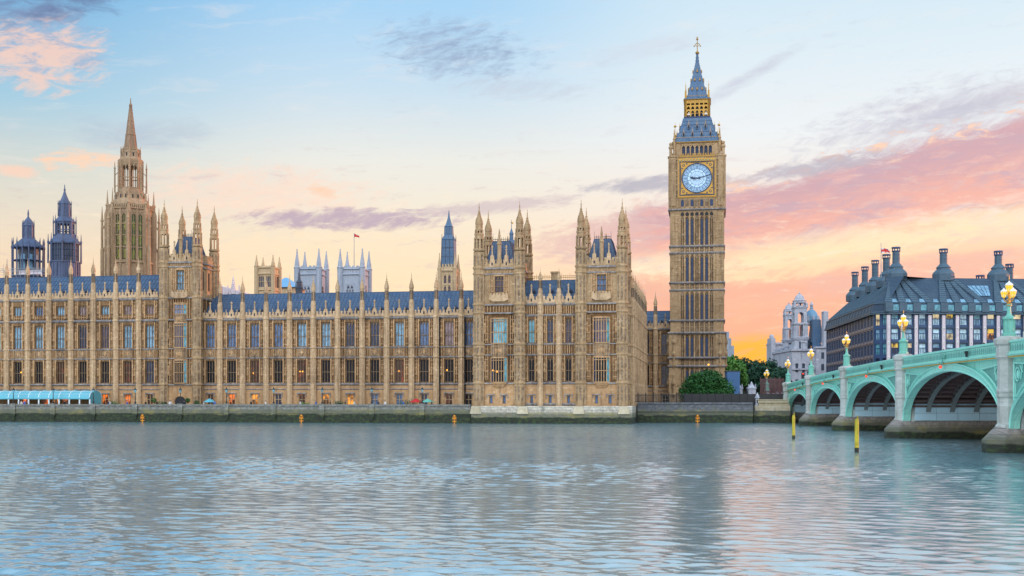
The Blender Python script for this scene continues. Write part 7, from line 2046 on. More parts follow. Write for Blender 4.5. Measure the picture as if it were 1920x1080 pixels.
# ------------------------------------------------------------------ pale stone ministry with domed towers
def ministry():
    d0 = 400.0
    C = RT * ((1556 - 960) / F * d0) + FW * d0
    ang = atan2(lx.y, lx.x)                                          # its street side runs the same way as the office's
    t = thing('stone_ministry', 'pale grey stone government building with two open domed towers and a blue dome', 'government building', (C.x, C.y, ZG), TH)
    k = d0 / F
    def px(u, y=0): return ((u - 960) * (d0 + y) - (1556 - 960) * d0) / F
    def z(v, d=d0): return ZC + (VH - v) * d / F - ZG
    def dom(M, x, y, r, z0, h, n=12): M.lathe(x, y, [(r * 1.08, z0), (r * 1.05, z0 + h * .06), (r, z0 + h * .1), (r * .93, z0 + h * .35), (r * .75, z0 + h * .6), (r * .45, z0 + h * .8), (r * .16, z0 + h * .88), (r * .16, z0 + h * .95), (r * .25, z0 + h * .98), (r * .1, z0 + h * 1.08), (.03, z0 + h * 1.3)], n)
    # body: stepped blocks receding to the left along the street
    mb = MB(); hs = []
    ww = px(1556) - px(1490)
    for i in range(5):
        for zz in (4.5, 10): hs.append((px(1494) + i * 2.3 + .5, px(1494) + i * 2.3 + 1.5, zz, zz + 3.0))
    mb.wall(px(1490), px(1556), 0, z(657), 4, .5, hs, 30); mb.build('wall', 'portland_stone', t)
    mb = MB(); 
    for h in hs: mb.box(h[0], h[1], 4.3, 4.35, h[2], h[3])
    mb.build('window_glazing', 'slate_dark', t)
    mb = MB(); mb.polyx([(4 - .5, z(657)), (4 - .5, z(653)), (34, z(653)), (34, z(657))], px(1488), px(1557)); mb.polyx([(3.6, z(693)), (3.6, z(690)), (3.99, z(690)), (3.99, z(693))], px(1490), px(1556)); mb.build('cornice', 'portland_stone', t)
    mb = MB(); mb.frus(px(1506), px(1556), 8, 34, z(653), px(1524), px(1556), 16, 30, z(628)); mb.build('roof', 'slate_dark', t)
    mb = MB(); mb.box(px(1532), px(1548), 6, 10, z(653), z(598)); mb.frus(px(1530), px(1553), 6.5, 11, z(640), px(1534), px(1549), 7.5, 10, z(596)); mb.build('attic_roof', 'spire_iron', t)
    mb = MB(); mb.box(px(1534), px(1556), 2.6, 8, 0, z(652)); mb.box(px(1533), px(1557), 2.2, 8.2, z(652), z(649)); mb.box(px(1549), px(1558), 3.2, 6, z(649), z(584)); mb.lathe((px(1549) + px(1558)) / 2, 4.6, [(1.1, z(584)), (1.2, z(583)), (.8, z(581.5))], 8); mb.build('end_pavilion', 'portland_stone', t)
    mb = MB(); hs = [(px(1543.5), px(1549), z(694), z(682)), (px(1543.5), px(1549), z(672), z(660))]
    for h in hs: mb.box(h[0], h[1], 2.55, 2.59, h[2], h[3])
    mb.build('end_window', 'slate_dark', t)
    mb = MB(); dom(mb, px(1538.5), 12, 14.2 * k, z(598), z(572) - z(598)); mb.build('dome', 'dome_copper', t); c = COL.objects[-1]
    mb = MB(); x = px(1538.5); mb.lathe(x, 12, [(14.6 * k, z(606)), (14.6 * k, z(598))], 12)
    for j in range(6): a = 2 * pi * j / 6; mb.lathe(x + cos(a) * .42, 12 + sin(a) * .42, [(.1, z(574)), (.1, z(567.5))], 5)
    mb.lathe(x, 12, [(.65, z(567.6)), (.6, z(565)), (.3, z(562.5)), (.04, z(559))], 8); mb.lathe(x, 12, [(.7, z(576)), (.7, z(573.5))], 8)
    for j in range(8): a = 2 * pi * j / 8; q = Vector((cos(a), sin(a), 0)) * 13.2 * k; mb.poly([(x + q.x - .35, z(598)), (x + q.x + .35, z(598)), (x + q.x + .35, z(590)), (x + q.x, z(587.5)), (x + q.x - .35, z(590))], 12 + q.y - .5, 12 + q.y + .5)
    mb.build('dome_molding', 'portland_stone', c)
    # two open bell towers
    def bell(uc, vtop, s, y):
        x = px(uc, y); dv = lambda f: z(vtop + f * s, d0 + y)
        h1 = 12.3 * k * s
        mb = MB()
        A = h1
        mb.box(x - A, x + A, y, y + 2 * A, 0, dv(96)); yc = y + A
        for v, p in ((96, .35), (93.5, .5), (150, .45), (118, .2)): mb.lathe(x, yc, [((A + p * .5) * sqrt(2), dv(v) - .3), ((A + p) * sqrt(2), dv(v)), ((A + p) * sqrt(2), dv(v) + .25), (A * sqrt(2), dv(v) + .4)], 4, pi / 4)
        # colonnade stage: corner blocks, columns, dark void between
        for sx in (-1, 1):
            for sy in (-1, 1):
                mb.box(*sorted((x + sx * A * .95, x + sx * A * .45)), *sorted((yc + sy * A * .95, yc + sy * A * .45)), dv(94), dv(37))
                for q in (.36, .99): mb.lathe(x + sx * A * q, yc + sy * A * 1.0, [(.22 * s, dv(94)), (.2 * s, dv(70))], 6); mb.lathe(x + sx * A * 1.0, yc + sy * A * q, [(.22 * s, dv(94)), (.2 * s, dv(70))], 6)
        mb.lathe(x, yc, [(A * 1.42, dv(69.5)), (A * 1.55, dv(67)), (A * 1.55, dv(65.5)), (A * 1.38, dv(65))], 4, pi / 4)
        for side in (0, 1):
            for sg in (-1, 1):
                pts = [(-A * .46, dv(37)), (-A * .46, dv(50)), (-A * .3, dv(46.5)), (0, dv(45)), (A * .3, dv(46.5)), (A * .46, dv(50)), (A * .46, dv(37))]
                k0 = len(mb.v)
                if side == 0: mb.poly([(x + a, b) for a, b in pts], *sorted((yc + sg * A * .95, yc + sg * A * .55)))
                else: mb.polyx([(yc + a, b) for a, b in pts], *sorted((x + sg * A * .95, x + sg * A * .55)))
        mb.lathe(x, yc, [(A * 1.36, dv(38)), (A * 1.5, dv(37)), (A * 1.5, dv(35.8)), (A * 1.3, dv(35.4))], 4, pi / 4)
        # drum with round holes: eight posts between two rings
        B = A * .92
        mb.lathe(x, yc, [(B * 1.28, dv(35.6)), (B * 1.22, dv(33))], 8); mb.lathe(x, yc, [(B * 1.16, dv(27.5)), (B * 1.12, dv(24)), (B * 1.2, dv(23.6)), (B * 1.2, dv(22.6)), (B * 1.02, dv(22.3))], 8)
        for j in range(8):
            a = 2 * pi * j / 8 + pi / 8; r0 = B * 1.1; mb.lathe(x + cos(a) * r0, yc + sin(a) * r0, [(.52 * s, dv(33.4)), (.30 * s, dv(31.6)), (.30 * s, dv(29)), (.52 * s, dv(27))], 6)
        tw = mb.build('bell_tower', 'portland_stone', t)
        mb = MB(); mb.box(x - A * .3, x + A * .3, y - .04, y - .004, dv(116), dv(100)); mb.box(x - A * .3, x + A * .3, y - .05, y - .004, dv(145), dv(124))
        mb.build('tower_window', 'slate_dark', tw)
        mb = MB(); dom(mb, x, yc, A * .78, dv(22.3), dv(9) - dv(22.3)); mb.build('cupola', 'portland_stone', tw)
        mb = MB()
        for sx in (-1, 1): mb.lathe(x + sx * A * .9, y + A * .1, [(.5 * s, dv(36)), (.4 * s, dv(30)), (.15 * s, dv(27))], 6)
        mb.build('urn_trim', 'portland_stone', tw)
    bell(1502, 540, 1.0, 6); bell(1481.5, 561, .82, 26)
    # street side, seen at a slant, and the low end block
    mb = MB()
    for i in range(6):
        u = 1512 - i * 9; y = 5 + i * 5; mb.box(px(u - 9.5, y), px(u, y), y, 9 + i * 5, 0, z(640 + i * 3.0, d0 + y)); mb.box(px(u - 10, y), px(u + .5, y), 4.7 + i * 5, 9 + i * 5, z(642 + i * 3, d0 + y), z(639.5 + i * 3, d0 + y)); mb.box(px(u - 10, y), px(u + .5, y), 4.8 + i * 5, 9 + i * 5, z(678, d0 + y), z(676, d0 + y))
    mb.build('street_wall', 'portland_stone', t)
    mb = MB(); d = 46; q = lambda u: px(u, d); zz = lambda v: z(v, d0 + d); mb.box(q(1446), q(1490), d, d + 8, 0, zz(642)); mb.box(q(1445), q(1453), d - 1, d + 6, 0, zz(634)); mb.lathe(q(1449), d + 2, [(.9, zz(634)), (.9, zz(630)), (.7, zz(628)), (.4, zz(626.5))], 8); mb.box(q(1444.5), q(1491), d - .6, d + 8, zz(646), zz(644)); mb.box(q(1455), q(1475), d - 2, d + 8, 0, zz(660)); mb.build('end_wall', 'portland_stone', t)
ministry()

# ------------------------------------------------------------------ trees and bushes
def leaf_cloud(mb, clumps, n, size, rnd):
    """Small leaf-shaped faces spread through uneven clumps: most near each clump's skin, some inside."""
    tot = sum(c[3] ** 2 for c in clumps)
    for cx, cy, cz, r, sq in clumps:
        for _ in range(int(n * r * r / tot)):
            while True:
                p = Vector((rnd.uniform(-1, 1), rnd.uniform(-1, 1), rnd.uniform(-1, 1)))
                if .05 < p.length < 1: break
            q = p.normalized() * (p.length ** .45)
            nz = mnoise.noise(Vector((cx, cy, cz)) * .7 + q * 2.3)
            q = q * (.82 + .5 * nz)
            c = Vector((cx + q.x * r, cy + q.y * r, cz + q.z * r * sq))
            nrm = (q + Vector((rnd.uniform(-.8, .8), rnd.uniform(-.8, .8), rnd.uniform(-.3, .9)))).normalized()
            u = nrm.orthogonal().normalized(); w = nrm.cross(u); a = rnd.uniform(0, 6.28); u, w = u * cos(a) + w * sin(a), w * cos(a) - u * sin(a)
            s = size * rnd.uniform(.6, 1.3)
            mb.add([tuple(c - u * s), tuple(c + w * s * .55), tuple(c + u * s), tuple(c - w * s * .55)], [(0, 1, 2, 3)])
def tree(name, label, base, h, crown_r, mat, seed, n=2600, size=.3, trunk_h=None, squash=.9, lean=0, group=None, cat='tree', nclump=11, dome=False):
    rnd = random.Random(seed); t = thing(name, label, cat, base, group=group)
    th = trunk_h if trunk_h is not None else h * .32
    clumps = []
    for i in range(nclump):
        a = rnd.uniform(0, 6.28); f = rnd.random(); rr = crown_r * (.25 + .6 * sqrt(rnd.random())) * (1.1 - .55 * f)
        clumps.append((cos(a) * rr, sin(a) * rr, th + (h - th) * (.12 + .72 * f), crown_r * rnd.uniform(.32, .52), squash))
    clumps.append((0, 0, th + (h - th) * .5, crown_r * .6, squash)); clumps.append((lean, 0, h - crown_r * .42, crown_r * .42, squash))
    if dome:
        clumps = []
        for i in range(nclump):
            a = i * 2.4; f = sqrt((i + .5) / nclump); rr = crown_r * .86 * f; top = h * (.16 + .84 * sqrt(max(0, 1 - f * f * .93))) * rnd.uniform(.88, 1.06)
            cr = crown_r * rnd.uniform(.22, .32)
            clumps.append((cos(a) * rr, sin(a) * rr * .8, max(cr * .6, top - cr), cr, .9))
            if top > h * .55: clumps.append((cos(a) * rr * .95, sin(a) * rr * .8, (top - cr) * .5, cr * 1.1, .9))
    mb = MB(); r0 = max(.12, h * .022)
    mb.lathe(0, 0, [(r0 * 1.5, -.3), (r0, .6), (r0 * .8, th), (r0 * .35, h * .75)], 7)
    for c in clumps:
        z0 = th * rnd.uniform(.7, 1.1); b = Vector((c[0], c[1], c[2])); m = Vector((c[0] * .45, c[1] * .45, z0 + (c[2] - z0) * .6))
        mb.tube((0, 0, z0), m, r0 * .5, r0 * .32, 5); mb.tube(m, b, r0 * .32, r0 * .1, 5)
    mb.build('trunk', 'bark', t)
    mb = MB(); leaf_cloud(mb, clumps, n, size, rnd); mb.build('crown', mat, t)
    return t
def Pz(u, v, d): return pt(u, v, d)
b = pt(1326, 751, 266); b.z = 4.3
tree('round_tree', 'broad round dark green tree behind the railing below the clock tower', b, 8.2, 6.6, 'leaf_dark', 3, 16000, .24, .3, .62, nclump=34, dome=True)
for i, (u, d, h, r, m, s, lab) in enumerate(((1350, 300, 13.5, 3.4, 'leaf_bright', 5, 'bright green tree half hidden behind the clock tower edge'),
                                             (1376, 330, 13.6, 4.2, 'leaf_bright', 6, 'bright green tree standing over the blue box right of the clock tower'),
                                             (1399, 350, 13.5, 5.0, 'leaf_deep', 7, 'olive dark tree between the blue box and the tallest dark tree'),
                                             (1420, 362, 13.0, 5.6, 'leaf_deep', 8, 'tallest dark green street tree left of the pale stone ministry'),
                                             (1446, 352, 13.5, 5.2, 'leaf_deep', 9, 'dark tree against the low end of the pale stone ministry'),
                                             (1463, 340, 10.5, 3.4, 'leaf_deep', 10, 'smallest dark tree beside the first bridge lamp'))):
    b = pt(u, 751, d); b.z = 4.2
    tree('street_tree', lab, b, h, r, m, s, 4200, .42, 3.2, .95, group='street trees beyond the bridge end', nclump=14)
def far_trees():
    mb = MB(); rnd = random.Random(21); cl = []
    for i in range(26):
        p = pt(1362 + i * 6, 751, 520 + rnd.uniform(-20, 20)); cl.append((p.x, p.y, 4 + rnd.uniform(3, 9), rnd.uniform(4, 6.5), .9))
    leaf_cloud(mb, cl, 6000, .7, rnd); o = mb.build('distant_foliage', 'leaf_deep'); tag(o, 'band of distant dark trees low on the skyline beyond the bridge end', 'trees', kind='stuff')
far_trees()
def hedge_plant(u, Y, z0, w, h, mat, lab, seed, pot=True, ball=True):
    rnd = random.Random(seed); x = X(u, Y); t = thing('terrace_plant', lab, 'plant', (x, Y, z0), group='plants on the terrace')
    mb = MB()
    if pot: mb.lathe(0, 0, [(.25, 0), (.38, .5), (.42, .55), (.36, .56)], 8); mb.tube((0, 0, .5), (0, 0, h - w * .5), .05, .04)
    else: mb.box(-w, w, -.25, .25, 0, .45)
    mb.build('planter', 'bark', t)
    cl = [(0, 0, h - w * .55, w * .5, 1)] if ball else [(dx * w * .5, 0, h * .6, h * .42, .9) for dx in (-1.4, -.7, 0, .7, 1.4)]
    mb = MB(); leaf_cloud(mb, cl, 420, .11, rnd); mb.build('foliage', mat, t)
hedge_plant(289, 243.5, 2.9, 1.5, 2.7, 'leaf_dark', 'round clipped bush in a pot left of the arched door', 1)
hedge_plant(352, 243.5, 2.9, 1.3, 2.6, 'leaf_dark', 'round clipped bush in a pot right of the arched door', 2)
hedge_plant(369, 243.5, 2.9, 1.6, 2.1, 'leaf_dark', 'wide round bush beside the clipped bush right of the arched door', 3)
hedge_plant(214, 243.5, 2.9, 1.3, 1.9, 'leaf_dark', 'low dark shrub in a planter right of the blue marquee', 4, False, False)
hedge_plant(304, 243.5, 2.9, 1.0, 1.8, 'leaf_dark', 'low shrub between the two clipped bushes left of the arched door', 5, False, False)
hedge_plant(635, 243.5, 2.9, 1.0, 2.0, 'leaf_deep', 'small dark shrub by a terrace lamp in the middle of the river range', 6, False, False)
hedge_plant(766, 243.5, 2.9, 1.9, 2.2, 'leaf_deep', 'long brownish hedge on the terrace left of the red parasol', 7, False, False)
hedge_plant(571, 243.5, 2.9, 1.2, 1.6, 'leaf_bright', 'bright green low plants on the terrace before a dark door', 8, False, False)

# ------------------------------------------------------------------ marquee on the terrace
def marquee():
    Y0, Y1 = 242.2, 247.2; x0, x1 = X(-40, Y0), X(170, Y0) - .2; z0, ze, zt = 2.9, 5.35, 7.1
    t = thing('marquee', 'long turquoise canvas marquee with white posts on the river terrace', 'tent', ((x0 + x1) / 2, Y0, z0)); o = t.location
    n = 11; ym = (Y0 + Y1) / 2
    mb = MB(o); w = (x1 - x0) / n
    prof = [(Y0 - .15, ze), (Y0 + .15, ze + .85), (Y0 + .9, ze + 1.4), (ym, zt), (Y1 - .9, ze + 1.4), (Y1 - .15, ze + .85), (Y1 + .15, ze)]
    vs, fs = [], []
    m = 4
    for i in range(n * m + 1):
        sag = .12 * sin(pi * ((i % m) / m))
        for y, z in prof: vs.append((x0 + w * i / m, y, z - sag))
    k = len(prof)
    for i in range(n * m):
        for j in range(k - 1): fs.append((i * k + j, (i + 1) * k + j, (i + 1) * k + j + 1, i * k + j + 1))
    mb.add(vs, fs); mb.add([(x1, y, z) for y, z in prof], [tuple(range(k))]); mb.add([(x0, y, z) for y, z in prof], [tuple(range(k))])
    mb.box(x0, x1, Y0 - .19, Y0 - .14, ze - .3, ze + .02)
    mb.build('canopy', 'tent_canvas', t)
    mb = MB(o)
    for i in range(n + 1):
        x = x0 + w * i
        for (ya, za), (yb, zb) in zip(prof, prof[1:]): mb.tube((x, ya - .02, za + .02), (x, yb - .02, zb + .02), .07, .07, 4)
    for f in (1, 2): mb.tube((x0, prof[f][0] - .03, prof[f][1]), (x1, prof[f][0] - .03, prof[f][1]), .04, .04, 4)
    mb.build('canopy_rib', 'tent_frame', t)
    mb = MB(o); mb.box(x1 - .06, x1 - .02, Y0, Y1, z0, ze); mb.build('end_panel', 'tent_canvas', t)
    p0 = None
    for i in range(n + 1):
        x = x0 + w * i
        if p0 is None: mb = MB(o); mb.box(x - .14, x + .14, Y0 - .1, Y0 + .1, z0, ze - .3); p0 = mb.build('post', 'tent_frame', t); xp = x
        else: dup(p0, t, (x - xp, 0, 0), children=[])
    mb = MB(o); mb.box(x0, x1, Y1 - .05, Y1, z0, ze); mb.build('back_panel', 'sandstone', t)
    rnd = random.Random(2)
    for i in range(2, n):
        x = x0 + w * (i + .5)
        if i in (5, 6, 7, 3): mb = MB(o); mb.box(x - .8, x + .8, Y1 - .12, Y1 - .06, z0 + .7, ze - .3); mb.build('lit_doorway', ['room_amber', 'room_orange'][i % 2], t)
marquee()

# ------------------------------------------------------------------ terrace lamps, river marks, posts
def terrace_lamp(name, label, loc):
    t = thing(name, label, 'street lamp', loc, group='lamps along the river wall')
    mb = MB(); mb.lathe(0, 0, [(.22, 0), (.22, .3), (.1, .45), (.07, 2.2), (.12, 2.25), (.05, 2.4)], 8); mb.build('post', 'iron_black', t)
    mb = MB(); mb.lathe(0, 0, [(.12, 2.4), (.3, 2.95), (.3, 3.0)], 6); mb.build('lantern', 'pane_teal', t)
    mb = MB(); mb.lathe(0, 0, [(.34, 3.0), (.2, 3.25), (.06, 3.35), (.08, 3.45), (.02, 3.65)], 6); mb.build('lantern_cap', 'iron_black', t)
    return t
TL = None
for u, lab in zip(lamp_us, ['over the left end of the blue marquee', 'before the middle of the blue marquee', 'just right of the blue marquee', 'between the marquee and the arched door', 'before the arched door', 'second right of the arched door',
                            'left of the dark terrace door in the long range', 'before the middle of the long river range', 'second from the pavilion end of the river wall', 'nearest the twin towered pavilion']):
    loc = (X(u, 240.3), 240.35, 4.08); full = 'black lantern on the river wall ' + lab
    if TL is None: TL = terrace_lamp('terrace_lamp', full, loc)
    else: dup(TL, None, at=loc, label=full)
def river_mark(label, u, Y):
    x = X(u, Y); t = thing('river_mark', label, 'navigation mark', (x, Y, -1), group='orange marks in the river')
    mb = MB(); mb.lathe(0, 0, [(.13, 0), (.11, 2.6)], 8); mb.build('post', 'mark_orange', t)
    mb = MB()
    for s in (-1, 1): mb.add([(0, -.1, 2.05), (s * .42, -.1, 2.4), (s * .34, -.1, 2.1), (s * .42, -.1, 1.8), (0, .1, 2.05), (s * .42, .1, 2.4), (s * .34, .1, 2.1), (s * .42, .1, 1.8)], [(0, 1, 2, 3), (4, 5, 6, 7), (0, 1, 5, 4), (1, 2, 6, 5), (2, 3, 7, 6), (3, 0, 4, 7)])
    mb.lathe(0, 0, [(.2, 2.35), (.3, 2.5), (.2, 2.68), (.06, 2.8)], 8); mb.box(-.42, .42, -.08, .08, 1.35, 1.55)
    mb.build('topmark', 'mark_orange', t)
for u, lab in ((267, 'orange river mark in front of the wall left of the four turret tower'), (565, 'orange river mark in front of the middle of the long river range'), (852, 'orange river mark just left of the twin towered pavilion'), (1308, 'orange river mark below the clock tower')):
    river_mark(lab, u, 236.5 if u < 1000 else 248)
def yellow_post(u, v0, v1, label, w):
    d = ZC / ((v0 - VH) / F); p = pt(u, v0, d); h = (v0 - v1) * d / F
    t = thing('mooring_post', label, 'post', (p.x, p.y, 0), group='yellow posts in the river')
    mb = MB(); mb.lathe(0, 0, [(w, -2), (w * 1.04, h * .35), (w, h - .35), (w * .9, h - .1)], 10); mb.build('pile', 'post_yellow', t)
    mb = MB(); mb.lathe(0, 0, [(w * 1.08, -.4), (w * 1.1, .35), (w * 1.02, .45)], 10); mb.build('weed_band', 'pier_foot_stone', t)
    mb = MB(); mb.lathe(0, 0, [(w * 1.05, h - .1), (w * .8, h), (.05, h + .05)], 10); mb.tube((w * .4, 0, h), (w * .4, 0, h + .35), .05); mb.build('cap', 'post_yellow', t)
yellow_post(1488, 823, 779, 'tall yellow pile in the river, the farther and thinner of two', .19)
yellow_post(1606.5, 848, 786, 'tall yellow pile in the river, the nearer and thicker of two', .19)

# ------------------------------------------------------------------ railing, box, bank furniture right of the pavilion
def railing(name, label, u0, u1, Y, z0, h, mat, n):
    x0, x1 = X(u0, Y), X(u1, Y); t = thing(name, label, 'railing', ((x0 + x1) / 2, Y, z0)); o = t.location
    mb = MB(o)
    for i in range(n):
        x = x0 + (x1 - x0) * i / (n - 1); mb.box(x - .025, x + .025, Y - .025, Y + .025, z0, z0 + h - .1 + (.15 if i % 6 == 0 else 0)); mb.lathe(x, Y, [(.05, z0 + h - .12), (.01, z0 + h + .1)], 4)
    mb.build('picket_lattice', mat, t)
    for zz in (z0 + .2, z0 + h - .25): mb = MB(o); mb.box(x0, x1, Y - .03, Y + .03, zz, zz + .07); mb.build('rail', mat, t)
    p0 = None
    for i in range(0, n, 12):
        x = x0 + (x1 - x0) * i / (n - 1)
        if p0 is None: mb = MB(o); mb.lathe(x, Y, [(.09, z0), (.09, z0 + h + .1), (.14, z0 + h + .15), (.05, z0 + h + .4)], 6); p0 = mb.build('post', mat, t); xp = x
        else: dup(p0, t, (x - xp, 0, 0), children=[])
railing('railing', 'dark iron railing on the river wall in front of the round green tree', 1182, 1412, 252.5, 4.35, 1.75, 'iron_black', 190)
railing('railing', 'rusty red brown fence on the bank between the trees and the bridge end', 1426, 1470, 268, 5.2, 4.4, 'rust_fence', 60)
def blue_box():
    d = 282; a, b = pt(1361, 751, d), pt(1385, 751, d); t = thing('site_cabin', 'plain blue box cabin between the clock tower and the bright trees', 'cabin', ((a.x + b.x) / 2, (a.y + b.y) / 2, 4.0), TH)
    w = (b - a).length / 2; h = (751 - 697) * d / F + .75
    mb = MB(); mb.box(-w, w, -1.5, 1.5, 0, h)
    mb.build('body', 'blue_hoarding', t)
    mb = MB(); mb.box(-w - .1, w + .1, -1.6, 1.6, h + .002, h + .2); mb.build('roof', 'slate_dark', t)
    mb = MB()
    for i in range(8): x = -w + .15 + (2 * w - .3) * i / 7; mb.box(x - .03, x + .03, -1.56, -1.504, .1, h - .1)
    mb.build('panel_rib', 'blue_hoarding', t)
blue_box()
def bank_pillar():
    p = pt(1420, 770, 256); t = thing('stone_pillar', 'small pale stone pillar with a domed cap on the bank wall', 'pillar', (p.x, p.y, 3.3))
    mb = MB(); mb.box(-.5, .5, -.5, .5, 0, .5); mb.box(-.36, .36, -.36, .36, .5, 2.0); mb.build('shaft', 'portland_stone', t)
    mb = MB(); mb.lathe(0, 0, [(.62, 2.0), (.62, 2.15), (.42, 2.3), (.38, 2.6), (.2, 2.85), (.1, 2.95), (.12, 3.1), (.02, 3.2)], 8); mb.build('cap', 'portland_stone', t)
    mb = MB(); mb.box(-.15, .15, -.40, -.364, .9, 1.6); mb.build('niche', 'dark_void', t)
bank_pillar()
def gate_piers():
    g0 = None
    for u, lab in ((1384, 'stone gate pier with a pointed cap right of the blue box'), (1409, 'stone gate pier with a pointed cap left of the rusty fence')):
        p = pt(u, 751, 285)
        if g0 is None:
            g0 = thing('gate_pier', lab, 'gate pier', (p.x, p.y, 4), TH, 'pale gate piers on the bank')
            mb = MB(); mb.box(-.9, .9, -.9, .9, 0, 3.6); mb.build('shaft', 'portland_stone', g0)
            mb = MB(); mb.lathe(0, 0, [(1.5, 3.6), (1.5, 3.85), (1.1, 4.0), (.5, 4.6), (.2, 5.2), (.03, 5.4)], 4, pi / 4)
            for sx in (-1, 1): mb.lathe(sx * .8, -.8, [(.2, 3.85), (.15, 4.5), (.03, 4.8)], 5)
            mb.build('cap', 'portland_stone', g0)
        else: dup(g0, None, at=(p.x, p.y, 4), label=lab)
    a, b = pt(1387, 751, 285), pt(1407, 751, 285)
    t = thing('iron_gate', 'tall dark iron gates between two pale gate piers on the bank', 'gate', ((a.x + b.x) / 2, (a.y + b.y) / 2, 4), TH)
    w = (b - a).length / 2 - .4
    for s in (-1, 1):
        mb = MB(); x0, x1 = sorted((s * .04, s * w))
        for i in range(7): x = x0 + (x1 - x0) * i / 6; mb.tube((x, 0, .1), (x, 0, 3.0 + .3 * (1 - abs(x) / w)), .04, .03, 4)
        for z in (.3, 1.4, 2.8): mb.box(x0, x1, -.03, .03, z, z + .08)
        mb.build('leaf_grille', 'iron_black', t)
gate_piers()
def far_block():
    p = pt(1366, 751, 420); t = thing('distant_building', 'narrow pale grey stepped building showing beside the clock tower edge', 'building', (p.x, p.y, 4), TH); k = 420 / F
    z = lambda v: ZC + (VH - v) * k - 4
    mb = MB(); mb.box(-3, .2, 0, 8, 0, z(622)); mb.box(.2, 1.1, .5, 8, 0, z(634)); mb.box(1.1, 2.1, .6, 8, 0, z(648)); mb.build('wall', 'abbey_stone', t)
    mb = MB()
    for v in (640, 655, 668):
        mb.box(-1.5, -.4, -.04, -.004, z(v + 6), z(v))
    mb.build('window_glazing', 'slate_dark', t)
far_block()
def traffic_light(label, s, y, col, ang):
    p = bpt(s, y, top_z(s) - 1.2); t = thing('traffic_light', label, 'traffic light', p, BA + ang, 'traffic lights at the bridge end')
    mb = MB(); mb.tube((0, 0, 0), (0, 0, 3.0), .07); mb.build('pole', 'iron_black', t)
    mb = MB(); mb.box(-.12, .12, -.22, .22, 2.2, 3.3); mb.box(-.1, .1, -.34, .34, 2.1, 3.4); h = mb.build('signal_head', 'iron_black', t)
    for i, m in enumerate(('red', 'amber', 'green')):
        mb = MB(); mb.ball((.15, 0, 3.12 - i * .36), .08, .14, .14); mb.build('signal_lens', 'signal_' + m if m == col else 'dark_void', h)
traffic_light('traffic light showing red beside the bridge end', 6, 2.5, 'red', 0); traffic_light('traffic light showing green beside the bridge end', 11, 3.0, 'green', 0)

# ------------------------------------------------------------------ people: one skinned body each, in a few poses
def person(label, loc, rot, shirt, legs_, pose=0, h=1.72, group=None):
    t = thing('person', label, 'person', loc, rot, group)
    k = h / 1.72; st = .12 if pose else .0
    V_ = [(0, 0, .95), (0, 0, 1.18), (0, 0, 1.42), (0, 0, 1.52), (0, .01, 1.60), (0, .015, 1.72),
          (.10, 0, .92), (.11, st, .50), (.11, st * 1.3, .07), (.11, st * 1.3 + .13 - .26 * 0, .04), (-.10, 0, .92), (-.11, -st, .50), (-.11, -st * 1.6, .07), (-.11, -st * 1.6 + .13, .04),
          (.19, 0, 1.40), (.25, -.02, 1.13), (.24, .10 + st, .90), (.24, .14 + st, .80), (-.19, 0, 1.40), (-.25, -.02, 1.13), (-.24, .10 - st, .90), (-.24, .14 - st, .80)]
    E_ = [(0, 1), (1, 2), (2, 3), (3, 4), (4, 5), (0, 6), (6, 7), (7, 8), (8, 9), (0, 10), (10, 11), (11, 12), (12, 13), (2, 14), (14, 15), (15, 16), (16, 17), (2, 18), (18, 19), (19, 20), (20, 21)]
    R_ = [.15, .14, .14, .06, .095, .085, .095, .065, .045, .035, .095, .065, .045, .035, .06, .045, .035, .03, .06, .045, .035, .03]
    me = bpy.data.meshes.new('body'); me.from_pydata([tuple(c * k for c in v) for v in V_], E_, [])
    ob = bpy.data.objects.new('body', me); COL.objects.link(ob)
    m = ob.modifiers.new('skin', 'SKIN'); m.use_smooth_shade = True
    bpy.context.view_layer.update()
    for i, r in enumerate(R_):
        me.skin_vertices[0].data[i].radius = (r * k, r * k * (.7 if i < 3 else 1)); me.skin_vertices[0].data[i].use_root = (i == 0)
    sub = ob.modifiers.new('sub', 'SUBSURF'); sub.levels = 1; sub.render_levels = 1
    ev = ob.evaluated_get(bpy.context.evaluated_depsgraph_get()); m2 = bpy.data.meshes.new_from_object(ev)
    ob.modifiers.clear(); ob.data = m2; m2.materials.clear()
    for mm in (shirt, legs_, 'skin_tone'): m2.materials.append(MAT[mm])
    for p in m2.polygons:
        c = p.center / k; p.material_index = 2 if c.z > 1.5 or (abs(c.x) > .2 and c.z < .9 and c.z > .7) else (1 if c.z < .95 else 0)
    ob.parent = t
    mb = MB(); mb.ball((0, -.015 * k, 1.68 * k), .095 * k, .105 * k, .10 * k); mb.build('hair', 'hair_brown', t)
    mb = MB(); mb.ball((0, .105 * k, 1.63 * k), .018 * k); mb.ball((.035 * k, .09 * k, 1.66 * k), .012 * k); mb.ball((-.035 * k, .09 * k, 1.66 * k), .012 * k); mb.build('face_feature_molding', 'skin_tone', t)
    return t
GB = 'people walking over the bridge'
def dk(s, y=2.0): return bpt(s, y, top_z(s) - 1.33)
def s_at(u):
    return min((abs((lambda w: w.x * 0 + (Vector((w.x, w.y)).dot(RT) / Vector((w.x, w.y)).dot(FW) * F + 960))(bpt(s / 4, 1.6, 0)) - u), s / 4) for s in range(0, 660))[1]
